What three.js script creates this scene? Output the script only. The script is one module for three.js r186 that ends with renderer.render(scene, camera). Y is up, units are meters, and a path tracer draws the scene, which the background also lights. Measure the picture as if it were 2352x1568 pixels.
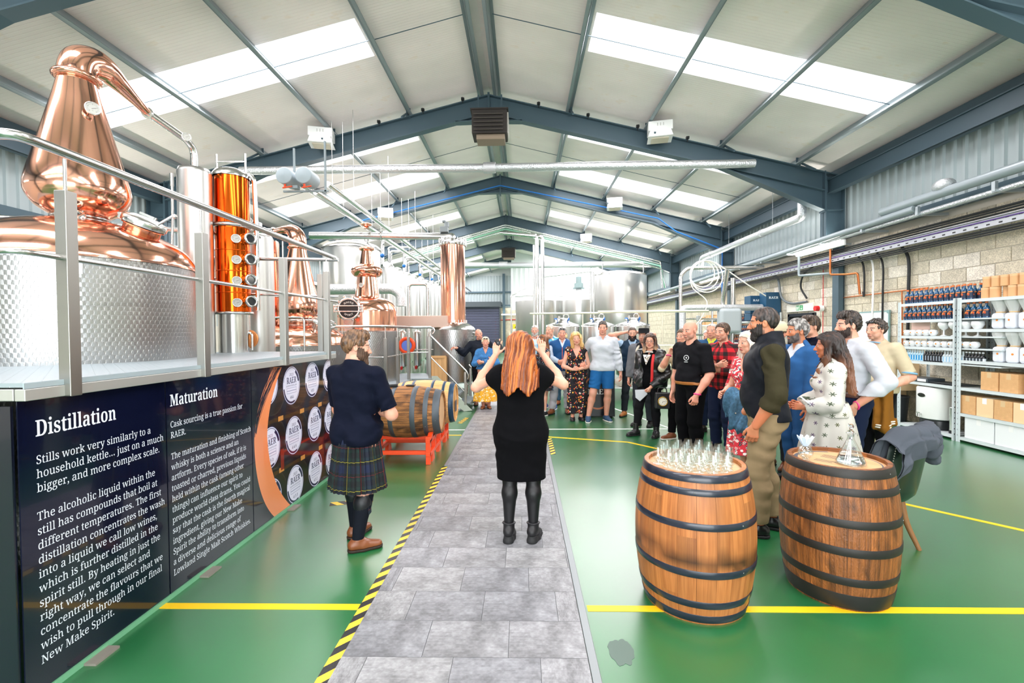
import * as THREE from 'three';
import { mergeGeometries, mergeVertices } from 'three/addons/utils/BufferGeometryUtils.js';
import { RoundedBoxGeometry } from 'three/addons/geometries/RoundedBoxGeometry.js';
import { RectAreaLightUniformsLib } from 'three/addons/lights/RectAreaLightUniformsLib.js';
RectAreaLightUniformsLib.init();

// ---------- camera, exposure, big lights ----------
const scene = new THREE.Scene();
scene.background = new THREE.Color(0.75, 0.82, 0.9);
const renderer = new THREE.WebGLRenderer({ antialias: true });
renderer.toneMapping = THREE.LinearToneMapping;
renderer.toneMappingExposure = 1.12;
renderer.shadowMap.enabled = true;
const FOCAL = 1045;
const camera = new THREE.PerspectiveCamera(2 * Math.atan(784 / FOCAL) * 180 / Math.PI, 1.5, 0.05, 200);
camera.rotation.order = 'YXZ';
camera.position.set(0, 1.72, 0);
camera.rotation.set(-0.021, 0.023, -0.008);

const SKY_L = 14.5;          // radiance of the translucent rooflights
const ROOF_RUN = [[-4.2, 1.0], [-1.1, 1.0], [2.4, 1.0], [7.85, 1.0], [11.5, 1.0], [14.35, 1.0], [17.0, 1.0], [19.6, 1.0], [22.6, 1.0], [25.2, 1.0], [28.0, 1.0], [30.6, 1.0], [33.6, 1.0], [36.0, 1.0]]; // depth and width of each pair
const RIDGE_X = -0.72, RIDGE_Y = 7.25, PITCH = 0.247, WALL_R = 7.2, WALL_L = -8.64, BACK = -37.6, FRONT = 7.5;
const roofY = (x) => RIDGE_Y - PITCH * Math.abs(x - RIDGE_X);
function area(w, h, pos, target, L, color = 0xffffff) {
  const l = new THREE.RectAreaLight(color, L, w, h);
  l.position.set(...pos); l.lookAt(...target); l.castShadow = true; scene.add(l); return l;
}
for (const [d, w] of ROOF_RUN) for (const s of [-1, 1]) {
  const x = RIDGE_X + s * 4.3, y = roofY(x) - 0.06, n = [-s * PITCH, -1];
  area(w * 0.96, 5.0, [x, y, -d], [x + n[0], y + n[1], -d], SKY_L, 0xfff8fb);
}
area(9, 4.2, [-0.7, 2.4, FRONT - 0.15], [-0.7, 5.5, -12], 6.0, 0xf7fbff);   // added fill light behind the camera, brightens ceiling and barrels
// ---------- helpers ----------
const V = (x, y, z) => new THREE.Vector3(x, y, z);
const C = (hex) => new THREE.Color(hex);
let seed_ = 12345;
const rnd = () => { seed_ = (seed_ * 1664525 + 1013904223) >>> 0; return seed_ / 4294967296; };
const rr = (a, b) => a + (b - a) * rnd();
const clamp = (x, a, b) => Math.min(b, Math.max(a, x));
const sstep = (a, b, x) => { const t = clamp((x - a) / (b - a), 0, 1); return t * t * (3 - 2 * t); };
const hash = (x, y, z) => { let h = Math.imul(x, 374761393) ^ Math.imul(y, 668265263) ^ Math.imul(z, 1274126177); h = Math.imul(h ^ (h >>> 13), 1274126177); return ((h ^ (h >>> 16)) >>> 0) / 4294967296; };
function noise(x, y, z = 0) {
  const X = Math.floor(x), Y = Math.floor(y), Z = Math.floor(z); let fx = x - X, fy = y - Y, fz = z - Z;
  fx = fx * fx * (3 - 2 * fx); fy = fy * fy * (3 - 2 * fy); fz = fz * fz * (3 - 2 * fz);
  const l = (a, b, t) => a + (b - a) * t;
  return l(l(l(hash(X, Y, Z), hash(X + 1, Y, Z), fx), l(hash(X, Y + 1, Z), hash(X + 1, Y + 1, Z), fx), fy), l(l(hash(X, Y, Z + 1), hash(X + 1, Y, Z + 1), fx), l(hash(X, Y + 1, Z + 1), hash(X + 1, Y + 1, Z + 1), fx), fy), fz);
}
const fbm = (x, y, z = 0, o = 4) => { let s = 0, a = 0.5, t = 0; for (let i = 0; i < o; i++) { s += a * noise(x, y, z); t += a; a *= 0.5; x = x * 2 + 7.1; y = y * 2 + 3.7; z *= 2; } return s / t; };
// noise that repeats after p cells
const pnoise = (x, y, p) => { const m = (v) => ((v % p) + p) % p, X = Math.floor(x), Y = Math.floor(y); let fx = x - X, fy = y - Y; fx = fx * fx * (3 - 2 * fx); fy = fy * fy * (3 - 2 * fy); const h = (a, b) => hash(m(a), m(b), p); return (h(X, Y) * (1 - fx) + h(X + 1, Y) * fx) * (1 - fy) + (h(X, Y + 1) * (1 - fx) + h(X + 1, Y + 1) * fx) * fy; };
const pfbm = (u, v, p, o = 4) => { let s = 0, a = 0.5, t = 0; for (let i = 0; i < o; i++) { s += a * pnoise(u * p, v * p, p); t += a; a *= 0.5; p *= 2; } return s / t; };
function tex(w, h, fn, { srgb = true, rx = 1, ry = 1 } = {}) {
  const d = new Uint8Array(w * h * 4);
  for (let y = 0; y < h; y++) for (let x = 0; x < w; x++) { const c = fn(x / w, y / h); const o = (y * w + x) * 4; if (c.length) { d[o] = clamp(c[0], 0, 255); d[o + 1] = clamp(c[1], 0, 255); d[o + 2] = clamp(c[2], 0, 255); d[o + 3] = c[3] ?? 255; } else { d[o] = d[o + 1] = d[o + 2] = clamp(c, 0, 255); d[o + 3] = 255; } }
  return fin(new THREE.DataTexture(d, w, h), srgb, rx, ry);
}
function fin(t, srgb, rx = 1, ry = 1) { t.wrapS = t.wrapT = THREE.RepeatWrapping; t.magFilter = THREE.LinearFilter; t.minFilter = THREE.LinearMipmapLinearFilter; t.generateMipmaps = true; if (srgb) t.colorSpace = THREE.SRGBColorSpace; t.repeat.set(rx, ry); t.needsUpdate = true; return t; }
function ctex(w, h, draw, { srgb = true, rx = 1, ry = 1 } = {}) { const c = document.createElement('canvas'); c.width = w; c.height = h; const g = c.getContext('2d'); draw(g, w, h); return fin(new THREE.CanvasTexture(c), srgb, rx, ry); }
const re = (t, rx, ry) => { const c = t.clone(); c.repeat.set(rx, ry); c.needsUpdate = true; return c; };
const M = (o) => { const { physical, ...p } = o; const m = physical ? new THREE.MeshPhysicalMaterial(p) : new THREE.MeshStandardMaterial(p); return m; };
const mat = (color, roughness = 0.6, metalness = 0, more = {}) => M({ color, roughness, metalness, ...more });

// ---------- geometry ----------
const E_ = new THREE.Euler(), Q_ = new THREE.Quaternion(), M4 = new THREE.Matrix4();
function put(g, x = 0, y = 0, z = 0, rx = 0, ry = 0, rz = 0, s = 1) { g.applyMatrix4(new THREE.Matrix4().compose(V(x, y, z), new THREE.Quaternion().setFromEuler(new THREE.Euler(rx, ry, rz)), Array.isArray(s) ? V(...s) : V(s, s, s))); return g; }
const box = (w, h, d, x = 0, y = 0, z = 0, rx = 0, ry = 0, rz = 0) => put(new THREE.BoxGeometry(w, h, d), x, y, z, rx, ry, rz);
const rbox = (w, h, d, r, x = 0, y = 0, z = 0, rx = 0, ry = 0, rz = 0, seg = 1) => put(new RoundedBoxGeometry(w, h, d, seg, Math.min(r, w / 2.01, h / 2.01, d / 2.01)), x, y, z, rx, ry, rz);
const cyl = (r1, r2, h, seg = 24, x = 0, y = 0, z = 0, rx = 0, ry = 0, rz = 0) => put(new THREE.CylinderGeometry(r1, r2, h, seg), x, y, z, rx, ry, rz);
const sph = (r, x = 0, y = 0, z = 0, sx = 1, sy = 1, sz = 1, w = 20, h = 14) => put(new THREE.SphereGeometry(r, w, h), x, y, z, 0, 0, 0, [sx, sy, sz]);
const torus = (R, r, x = 0, y = 0, z = 0, rx = Math.PI / 2, ry = 0, rz = 0, seg = 40, t = 12) => put(new THREE.TorusGeometry(R, r, t, seg), x, y, z, rx, ry, rz);
// turned profile: [radius, height] points; smooth = spline through them
function lathe(pts, seg = 48, x = 0, y = 0, z = 0, smooth = 0) {
  let p = pts.map(([a, b]) => new THREE.Vector2(Math.max(a, 1e-4), b));
  if (smooth) p = new THREE.SplineCurve(p).getPoints(smooth).map((q) => new THREE.Vector2(Math.max(q.x, 1e-4), q.y));
  return put(new THREE.LatheGeometry(p, seg), x, y, z);
}
// pipe along points with rounded bends
function pathOf(pts, bend) {
  const P = pts.map((p) => Array.isArray(p) ? V(...p) : p), cp = new THREE.CurvePath();
  let last = P[0];
  for (let i = 1; i < P.length - 1; i++) {
    const a = P[i].clone().sub(P[i - 1]), b = P[i + 1].clone().sub(P[i]), r = Math.min(bend, a.length() * 0.49, b.length() * 0.49);
    const p0 = P[i].clone().addScaledVector(a.normalize(), -r), p1 = P[i].clone().addScaledVector(b.normalize(), r);
    cp.add(new THREE.LineCurve3(last, p0)); cp.add(new THREE.QuadraticBezierCurve3(p0, P[i].clone(), p1)); last = p1;
  }
  cp.add(new THREE.LineCurve3(last, P[P.length - 1])); return cp;
}
function pipe(pts, r, bend = 0.1, seg = 12, capped = true) {
  // sampled so that straights take two rings and bends six
  const P = pts.map((p) => Array.isArray(p) ? V(...p) : p.clone()); const S = [P[0]];
  for (let i = 1; i < P.length - 1; i++) {
    const a = P[i].clone().sub(P[i - 1]), b = P[i + 1].clone().sub(P[i]), q = Math.min(bend, a.length() * 0.49, b.length() * 0.49);
    const p0 = P[i].clone().addScaledVector(a.normalize(), -q), p1 = P[i].clone().addScaledVector(b.normalize(), q);
    for (let k = 0; k <= 6; k++) { const t = k / 6; S.push(p0.clone().multiplyScalar((1 - t) * (1 - t)).addScaledVector(P[i], 2 * t * (1 - t)).addScaledVector(p1, t * t)); }
  }
  S.push(P[P.length - 1]); return sweep(S, () => r, seg, capped);
}
const spline = (pts, n) => new THREE.CatmullRomCurve3(pts.map((p) => Array.isArray(p) ? V(...p) : p), false, 'centripetal').getPoints(n);
function sweep(S, rad, seg = 12, capped = true) {
  const n = S.length, pos = [], idx = [], uv = []; let up = null, len = 0;
  for (let i = 0; i < n; i++) {
    const t = S[Math.min(i + 1, n - 1)].clone().sub(S[Math.max(i - 1, 0)]).normalize();
    if (!up) up = Math.abs(t.y) < 0.9 ? V(0, 1, 0) : V(1, 0, 0);
    const b = t.clone().cross(up).normalize(), u = b.clone().cross(t).normalize(); up = u;
    if (i) len += S[i].distanceTo(S[i - 1]);
    const r = rad(i / (n - 1));
    for (let k = 0; k <= seg; k++) { const a = k / seg * Math.PI * 2, c = Math.cos(a) * r, s = Math.sin(a) * r; pos.push(S[i].x + b.x * c + u.x * s, S[i].y + b.y * c + u.y * s, S[i].z + b.z * c + u.z * s); uv.push(k / seg * r * 6.28, len); }
  }
  const w = seg + 1;
  for (let i = 0; i < n - 1; i++) for (let k = 0; k < seg; k++) { const a = i * w + k; idx.push(a, a + 1, a + w, a + 1, a + w + 1, a + w); }
  const g = new THREE.BufferGeometry(); g.setAttribute('position', new THREE.Float32BufferAttribute(pos, 3)); g.setAttribute('uv', new THREE.Float32BufferAttribute(uv, 2)); g.setIndex(idx); g.computeVertexNormals();
  // weld the normals of the seam
  const N = g.attributes.normal; for (let i = 0; i < n; i++) { const a = i * w, b = a + seg, v = V(N.getX(a) + N.getX(b), N.getY(a) + N.getY(b), N.getZ(a) + N.getZ(b)).normalize(); N.setXYZ(a, v.x, v.y, v.z); N.setXYZ(b, v.x, v.y, v.z); }
  if (!capped) return g;
  const caps = [g];
  for (const e of [0, 1]) { const i = e ? n - 1 : 0, r = rad(e), t = (e ? S[n - 1].clone().sub(S[n - 2]) : S[0].clone().sub(S[1])).normalize(); const c = new THREE.CircleGeometry(r, seg); c.applyQuaternion(new THREE.Quaternion().setFromUnitVectors(V(0, 0, 1), t)); c.translate(S[i].x, S[i].y, S[i].z); caps.push(c); }
  return join(caps);
}
function join(gs) {
  gs = gs.flat(9).map((g) => { const c = g.index ? g.toNonIndexed() : g; for (const k of Object.keys(c.attributes)) if (!['position', 'normal', 'uv', 'color'].includes(k)) c.deleteAttribute(k); if (!c.attributes.normal) c.computeVertexNormals(); if (!c.attributes.uv) c.setAttribute('uv', new THREE.Float32BufferAttribute(new Float32Array(c.attributes.position.count * 2), 2)); return c; });
  if (gs.some((g) => g.attributes.color) && !gs.every((g) => g.attributes.color)) gs.forEach((g) => g.deleteAttribute('color'));
  return gs.length === 1 ? gs[0] : mergeGeometries(gs);
}
function extrude(pts, depth, bevel = 0, x = 0, y = 0, z = 0, rx = 0, ry = 0, rz = 0) {
  const s = new THREE.Shape(pts.map((p) => new THREE.Vector2(...p)));
  const g = new THREE.ExtrudeGeometry(s, { depth, bevelEnabled: bevel > 0, bevelSize: bevel, bevelThickness: bevel, bevelSegments: 1, curveSegments: 8 });
  return put(g, x, y, z, rx, ry, rz);
}
// box-projected uv in metres
function uvm(g, k = 1, ox = 0, oy = 0) {
  const p = g.attributes.position, n = g.attributes.normal, u = new Float32Array(p.count * 2);
  for (let i = 0; i < p.count; i++) { const ax = Math.abs(n.getX(i)), ay = Math.abs(n.getY(i)), az = Math.abs(n.getZ(i)); let a, b; if (ay > ax && ay > az) { a = p.getX(i); b = p.getZ(i); } else if (ax > az) { a = p.getZ(i); b = p.getY(i); } else { a = p.getX(i); b = p.getY(i); } u[2 * i] = a * k + ox; u[2 * i + 1] = b * k + oy; }
  g.setAttribute('uv', new THREE.BufferAttribute(u, 2)); return g;
}

const ORD = ['first', 'second', 'third', 'fourth', 'fifth', 'sixth', 'seventh', 'eighth', 'ninth', 'tenth', 'eleventh', 'twelfth', 'thirteenth', 'fourteenth', 'fifteenth', 'sixteenth', 'seventeenth'];
// ---------- objects ----------
const taken = {};
function numbered(n) { n = n.replace(/_\d{3}$/, ''); const k = (taken[n] = (taken[n] ?? -1) + 1); return k ? n + '_' + String(k).padStart(3, '0') : n; }
function obj(name, geos, m, parent = scene) {
  const g = Array.isArray(geos) ? join(geos) : geos;
  const o = new THREE.Mesh(g, m); o.name = parent === scene ? numbered(name) : name; o.castShadow = o.receiveShadow = true; parent.add(o);
  return o;
}
function tag(o, label, category, group) { o.userData.label = label; o.userData.category = category; if (group) o.userData.group = group; return o; }
function thing(name, label, category, [x, y, z] = [0, 0, 0], turn = 0, group) { const o = new THREE.Group(); o.name = numbered(name); o.position.set(x, y, z); o.rotation.y = turn; scene.add(o); return tag(o, label, category, group); }
function struct(name, geos, m, parent = scene) { const o = obj(name, geos, m, parent); if (parent === scene) o.userData.kind = 'structure'; return o; }
function dup(o, [x, y, z], turn, label, group) { const c = o.clone(); c.name = numbered(o.name); c.position.set(x, y, z); if (turn !== undefined && turn !== null) c.rotation.y = turn; c.userData = { ...o.userData }; if (label) c.userData.label = label; if (group) c.userData.group = group; scene.add(c); return c; }
const pieces = (parent, name, list) => list.forEach(([g, m, x, y, z, ry = 0]) => { const o = new THREE.Mesh(g, m); o.name = name; o.position.set(x, y, z); o.rotation.y = ry; o.castShadow = o.receiveShadow = true; parent.add(o); });
// ---------- materials of the building ----------
const speck = tex(512, 512, (u, v) => { const n = pfbm(u, v, 64, 3), b = pfbm(u + 0.3, v, 8, 4), d = pnoise(u * 170, v * 170, 170); const k = 214 + (n - 0.5) * 70 + (b - 0.5) * 40 - (d > 0.86 ? 50 : 0); return [k * 1.03, k, k * 0.93]; });
const speckBump = tex(512, 512, (u, v) => pfbm(u, v, 64, 4) * 255, { srgb: false });
const blockMats = [0xffffff, 0xefece2, 0xf8f4ea, 0xe6e4dc].map((c) => M({ color: c, map: speck, bumpMap: speckBump, bumpScale: 0.006, roughness: 0.95 }));
const mortar = mat(0xcdc8ba, 0.95);
const steel = mat(0x455a65, 0.45, 0.1), steelDark = mat(0x3e525d, 0.5, 0.1);
const galv = mat(0xa9b2b5, 0.4, 0.75), galvPale = mat(0x8d989c, 0.45, 0.4);
const roofTex = tex(512, 256, (u, v) => { const n = pfbm(u, v, 6, 4), r = pfbm(u + 0.5, v, 24, 3); const k = 250 + (n - 0.5) * 12; const rust = sstep(0.7, 0.85, r * 0.6 + n * 0.45) * 0.1; return [k * (1 - rust * 0.12), k * (0.99 - rust * 0.3), k * (0.985 - rust * 0.55)]; });
const roofBump = tex(8, 256, (u, v) => { const t = (v * 16) % 1; return t < 0.18 ? 255 * Math.sin(t / 0.18 * Math.PI) : 0; }, { srgb: false });
const roofMat = M({ color: 0xfff8f5, map: re(roofTex, 0.25, 0.5), bumpMap: re(roofBump, 1, 1.0), bumpScale: 0.0025, roughness: 0.8 });
const glow = M({ color: 0xf4f6f6, emissive: 0xf4f9ff, emissiveIntensity: 1.25, roughness: 0.6 });
const clad = mat(0xaab6b8, 0.45, 0.1), cladWhite = mat(0xe6ebec, 0.5);

// floor: poured green resin with swirls and scuffs
const floorTex = tex(1024, 1024, (u, v) => { const a = pfbm(u, v, 3, 5), b = pfbm(u + 0.2 * a, v + 0.37, 9, 4), s = pnoise(u * 420, v * 420, 420); let k = 1 + (a - 0.5) * 0.16 + (b - 0.5) * 0.1; if (s > 0.993) k *= 0.75; return [30 * k, 106 * k, 57 * k]; });
const floorRough = tex(512, 512, (u, v) => 78 + (pfbm(u, v, 3, 2) - 0.5) * 18, { srgb: false });
const floorMat = M({ color: 0xffffff, map: re(floorTex, 1 / 4, 1 / 4), roughnessMap: re(floorRough, 1 / 3.1, 1 / 3.1), roughness: 1, physical: true, ior: 1.6, clearcoat: 1, clearcoatRoughness: 0.3 });
const floor = struct('floor', uvm(box(WALL_R - WALL_L + 0.6, 0.2, FRONT - BACK + 0.6, (WALL_R + WALL_L) / 2, -0.1, (FRONT + BACK) / 2)), floorMat);

// aisle of grey tiles laid in courses with staggered joints
const tileTex = [0, 1, 2].map((k) => tex(256, 192, (u, v) => { const a = fbm(u * 5 + k * 20, v * 4, k, 5), b = fbm(u * 26 + k * 9, v * 20, 3, 3), c = fbm(u * 3, v * 60 + k, 1, 2); const g = 138 + (a - 0.5) * 62 + (b - 0.5) * 40 + (c - 0.5) * 16; return [g * 0.99, g * 0.995, g * 1.01]; }));
const tileMats = [0xffffff, 0xf4f4f6, 0xe9eaee].flatMap((c, i) => [0, 1].map((k) => M({ color: c, map: tileTex[(i + k) % 3], roughness: 0.42 })));
struct('aisle_screed', box(1.3, 0.004, 15, -0.32, 0.002, -4.2), mat(0xa9abb0, 0.6), floor);
{
  const L = -0.97, R = 0.33, tw = 0.457, td = 0.3048, list = [];
  const cache = {};
  for (let r = 0; r < 38; r++) {
    const z = 1.0 - r * td - td / 2; let x = L - ((r * 0.37) % 1) * tw;
    while (x < R - 1e-6) {
      const a = Math.max(x, L), b = Math.min(x + tw, R);
      if (b - a > 0.01) { const key = (b - a).toFixed(3); cache[key] ??= box(b - a - 0.003, 0.008, td - 0.003); list.push([cache[key], tileMats[Math.floor(rnd() * 6)], (a + b) / 2, 0.006, z]); }
      x += tw;
    }
  }
  pieces(floor, 'tile', list);
}
struct('trim_1', rbox(0.05, 0.012, 6.9, 0.003, -0.995, 0.006, -9.25), mat(0x9a9ea2, 0.4, 0.5));
struct('trim_2', rbox(0.045, 0.012, 13.5, 0.003, 0.354, 0.006, -5.6), mat(0x8c9294, 0.4, 0.5));
const hazardTex = tex(64, 256, (u, v) => { const t = ((v * 4 + u * 0.55) % 1 + 1) % 1, n = fbm(u * 20, v * 80, 0, 3); return t < 0.5 ? [244 - n * 20, 205 - n * 20, 60] : [34 + n * 20, 34 + n * 20, 36 + n * 20]; });
const hazard = M({ map: hazardTex, roughness: 0.5 });
function strip(name, x0, z0, x1, z1, w, m, label, category, group) { const L = Math.hypot(x1 - x0, z1 - z0), g = box(w, 0.0024, L); const p = g.attributes.position, uv = g.attributes.uv; for (let i = 0; i < p.count; i++) uv.setXY(i, p.getX(i) / w + 0.5, p.getZ(i) / 0.56); const o = obj(name, g, m); o.position.set((x0 + x1) / 2, 0.0012, (z0 + z1) / 2); o.rotation.y = Math.atan2(x1 - x0, z1 - z0); return tag(o, label, category, group); }
strip('hazard_tape', -1.0, 0.5, -1.0, -5.78, 0.075, hazard, 'long yellow and black hazard tape along the grey aisle edge', 'floor tape');
strip('hazard_tape', 0.42, -6.35, 0.42, -7.3, 0.07, hazard, 'short yellow and black hazard tape beside the woman in the black dress', 'floor tape');
strip('hazard_tape', -1.2, -8.55, -1.12, -9.1, 0.09, hazard, 'short yellow black tape on green floor near the stair foot', 'floor tape');
strip('hazard_tape', -1.95, -4.5, -1.55, -4.62, 0.1, hazard, 'worn scrap of hazard tape on the floor behind the kilted man', 'floor tape');
const yellowPaint = mat(0xf5c518, 0.45), whitePaint = mat(0xeef2ee, 0.5);
strip('floor_line', -2.45, -2.8, -1.04, -2.8, 0.058, yellowPaint, 'yellow floor line from the printed panel to the hazard tape', 'floor marking');
strip('floor_line', 0.39, -2.8, 6.2, -2.8, 0.058, yellowPaint, 'yellow floor line passing under the two standing barrels', 'floor marking');
strip('floor_line', 0.39, -7.42, 1.62, -7.05, 0.05, yellowPaint, 'yellow floor line slanting from the aisle toward the glass covered barrel', 'floor marking');
strip('floor_line', 1.62, -7.05, 4.6, -3.5, 0.05, yellowPaint, 'yellow floor line slanting across the floor behind the leather chair', 'floor marking');
strip('floor_line', -1.6, -7.97, -1.03, -7.97, 0.05, whitePaint, 'white floor line between the orange barrel cradle and the aisle', 'floor marking');
strip('floor_line', -1.6, -7.55, -1.03, -7.55, 0.045, yellowPaint, 'short yellow floor line beside the orange barrel cradle', 'floor marking');
strip('floor_line', 0.39, -8.0, 3.6, -8.0, 0.045, whitePaint, 'white floor line in front of the standing visitors', 'floor marking');
strip('floor_line', 2.6, -8.0, 1.9, -10.6, 0.045, whitePaint, 'white floor line running back past the woman holding the clock bag', 'floor marking');
{ const sh = []; for (let i = 0; i < 40; i++) { const a = i / 40 * 6.2832, r = 0.07 + 0.05 * (fbm(Math.cos(a) * 2 + 5, Math.sin(a) * 2 + 3, 0, 3) - 0.3); sh.push([Math.cos(a) * r * 0.8, Math.sin(a) * r * 1.3]); } tag(obj('floor_stain', extrude(sh, 0.0014, 0, 0.52, 0.0001, -2.42, -Math.PI / 2, 0, 0), mat(0x5d6e66, 0.7)), 'grey scuffed patch on the green floor near the light barrel', 'stain'); }

// ---------- roof ----------
const RW = [1.95, 6.95];
for (const s of [-1, 1]) {
  const xe = s > 0 ? WALL_R + 0.25 : WALL_L - 0.25, run = Math.abs(xe - RIDGE_X), cosA = 1 / Math.hypot(1, PITCH), gs = [], lights = [];
  const slab = (a, b, z0, z1) => { // a, b: run from the ridge
    const xm = (a + b) / 2, g = box((b - a) / cosA, 0.1, z1 - z0); uvm(g); put(g, 0, 0, 0, 0, 0, -s * Math.atan(PITCH)); return put(g, RIDGE_X + s * xm, RIDGE_Y - PITCH * xm + 0.052, (z0 + z1) / 2);
  };
  gs.push(slab(-0.01, RW[0], BACK - 0.3, FRONT + 0.3), slab(RW[1], run, BACK - 0.3, FRONT + 0.3));
  let z = FRONT + 0.3;
  for (const [d, w] of ROOF_RUN) { gs.push(slab(RW[0], RW[1], -d + w / 2, z)); z = -d - w / 2; }
  gs.push(slab(RW[0], RW[1], BACK - 0.3, z));
  struct(s < 0 ? 'ceiling' : 'ceiling_2', gs, roofMat);
  for (const [d, w] of ROOF_RUN) { const g = slab(RW[0] - 0.02, RW[1] + 0.02, -d - w / 2 - 0.01, -d + w / 2 + 0.01); struct('window_' + (s < 0 ? 1 : 2), g.translate(0, 0.03, 0), glow); }
}
// purlins
{
  let n = 3;
  for (const s of [-1, 1]) for (const [r, h] of [[0.21, 0.17], [1.83, 0.18], [3.56, 0.18], [5.22, 0.18], [6.9, 0.18]]) {
    const x = RIDGE_X + s * r, y = roofY(x) - 0.012; const L = FRONT - BACK, zc = (FRONT + BACK) / 2, a = -s * Math.atan(PITCH);
    const g = [box(0.012, h, L, 0, -h / 2, 0), box(0.065, 0.012, L, s * 0.03, -0.006, 0), box(0.065, 0.012, L, -s * 0.03, -h + 0.006, 0), box(0.012, 0.025, L, -s * 0.062, -h + 0.018, 0)];
    struct('trim_' + n++, put(join(g), x, y, zc, 0, 0, a), galvPale);
  }
}
// sag rods between the purlins at mid bay
{ const gs = []; for (const d of [2.5, 7.8, 13.05, 18.35, 23.65]) for (const s of [-1, 1]) for (const [a, b] of [[0.25, 1.8], [1.86, 3.53], [3.6, 5.2], [5.26, 6.86]]) { const x0 = RIDGE_X + s * a, x1 = RIDGE_X + s * b; gs.push(pipe([[x0, roofY(x0) - 0.09, -d], [x1, roofY(x1) - 0.1, -d]], 0.007, 0.01, 6, false)); } struct('trim_40', gs, steel); }
// portal frames
const FRAMES = [-0.1, 5.15, 10.4, 15.7, 21, 26.3, 31.7];
for (const d of FRAMES) {
  const gs = [], dep = 0.4, off = 0.2;
  for (const s of [-1, 1]) {
    const wall = s > 0 ? WALL_R - 0.03 : WALL_L + 0.03, run = Math.abs(wall - RIDGE_X), top = (r) => RIDGE_Y - PITCH * r - off;
    const kn = run - 0.42;                 // inner face of the column
    const hr = kn - 2.3;                   // where the haunch starts
    // web with haunch
    gs.push(extrude([[0, top(0)], [s * kn, top(kn)], [s * kn, top(kn) - dep - 0.42], [s * hr, top(hr) - dep], [0, top(0) - dep]], 0.014, 0, RIDGE_X, 0, -d - 0.007));
    const bar = (r0, y0, r1, y1, w = 0.19, t = 0.022) => { const dx = r1 - r0, dy = y1 - y0, L = Math.hypot(dx, dy); return box(L, t, w, RIDGE_X + s * (r0 + r1) / 2, (y0 + y1) / 2, -d, 0, 0, s * Math.atan2(dy, dx)); };
    gs.push(bar(0, top(0), run, top(run)), bar(0, top(0) - dep, kn, top(kn) - dep), bar(hr, top(hr) - dep, kn, top(kn) - dep - 0.43));
    // ridge haunch, column and end plates
    gs.push(bar(0, top(0) - dep - 0.17, 0.75, top(0.75) - dep - 0.0), extrude([[0, top(0) - dep], [s * 0.75, top(0.75) - dep], [0, top(0) - dep - 0.17]], 0.014, 0, RIDGE_X, 0, -d - 0.007));
    gs.push(box(0.022, dep + 0.3, 0.2, RIDGE_X + s * 0.012, top(0) - 0.3, -d), box(0.022, dep + 0.5, 0.2, RIDGE_X + s * (kn - 0.013), top(kn) - 0.42, -d));
    const ch = top(run) + 0.02, cx = RIDGE_X + s * (kn + 0.2);
    if (s < 0) gs.push(box(0.4, ch, 0.014, cx, ch / 2, -d), box(0.022, ch, 0.2, RIDGE_X + s * (kn + 0.011), ch / 2, -d)); else gs.push(box(0.4, ch - 3.66, 0.014, cx, (ch + 3.66) / 2, -d), box(0.022, ch - 3.66, 0.2, RIDGE_X + kn + 0.011, (ch + 3.66) / 2, -d), box(0.12, 3.7, 0.2, RIDGE_X + run - 0.08, 1.85, -d));
    gs.push( box(0.022, ch, 0.2, RIDGE_X + s * (run - 0.02), ch / 2, -d), box(0.38, 0.02, 0.19, cx, top(kn) - dep - 0.43, -d));
    // cleats at the purlins and fly braces
    for (const r of [1.83, 3.56, 5.22, 6.9]) gs.push(box(0.1, off + 0.03, 0.012, RIDGE_X + s * r, top(r) + 0.09, -d + 0.03), box(0.035, 0.75, 0.035, RIDGE_X + s * r, top(r) - 0.06, -d + 0.3, -1.0));
  }
  struct('roof_beam', gs, steel);
}
// eaves beams, wall rails, bottom rail of the cladding
for (const s of [-1, 1]) {
  const wx = s > 0 ? WALL_R : WALL_L, L = FRONT - BACK, zc = (FRONT + BACK) / 2;
  struct('trim_' + (s > 0 ? 20 : 21), [box(0.02, 0.3, L, wx - s * 0.34, 4.9, zc), box(0.16, 0.02, L, wx - s * 0.3, 5.04, zc), box(0.16, 0.02, L, wx - s * 0.3, 4.76, zc), box(0.1, 0.16, L, wx - s * 0.12, 5.2, zc)], steelDark);
  struct('trim_' + (s > 0 ? 22 : 23), [box(0.14, 0.02, L, wx - s * 0.07, 3.86, zc), box(0.02, 0.16, L, wx - s * 0.14, 3.78, zc)], steel);
}
// ---------- walls ----------
const ribbed = (L, h, pitch = 0.2, dep = 0.035) => { const P = [], n = Math.round(L / pitch), w = L / n; for (let i = 0; i < n; i++) P.push([i * w, 0], [i * w + w * 0.58, 0], [i * w + w * 0.68, dep], [i * w + w * 0.9, dep]); P.push([L, 0], [L, -0.02], [0, -0.02]); const s = new THREE.Shape(P.map((p) => new THREE.Vector2(...p))); const g = new THREE.ExtrudeGeometry(s, { depth: h, bevelEnabled: false }); return put(g, 0, 0, 0, -Math.PI / 2); };   // along +x, ribs toward -z, rising +y
const wallR = struct('wall_right', box(0.3, 3.72, FRONT - BACK, WALL_R + 0.15, 1.86, (FRONT + BACK) / 2), mortar);
struct('wall_right_upper', box(0.1, 2, FRONT - BACK, WALL_R + 0.22, 4.7, (FRONT + BACK) / 2), cladWhite);
struct('sheeting', put(ribbed(FRONT - BACK, 1.62), WALL_R + 0.03, 3.72, FRONT, 0, Math.PI / 2, 0), clad, wallR);
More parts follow.
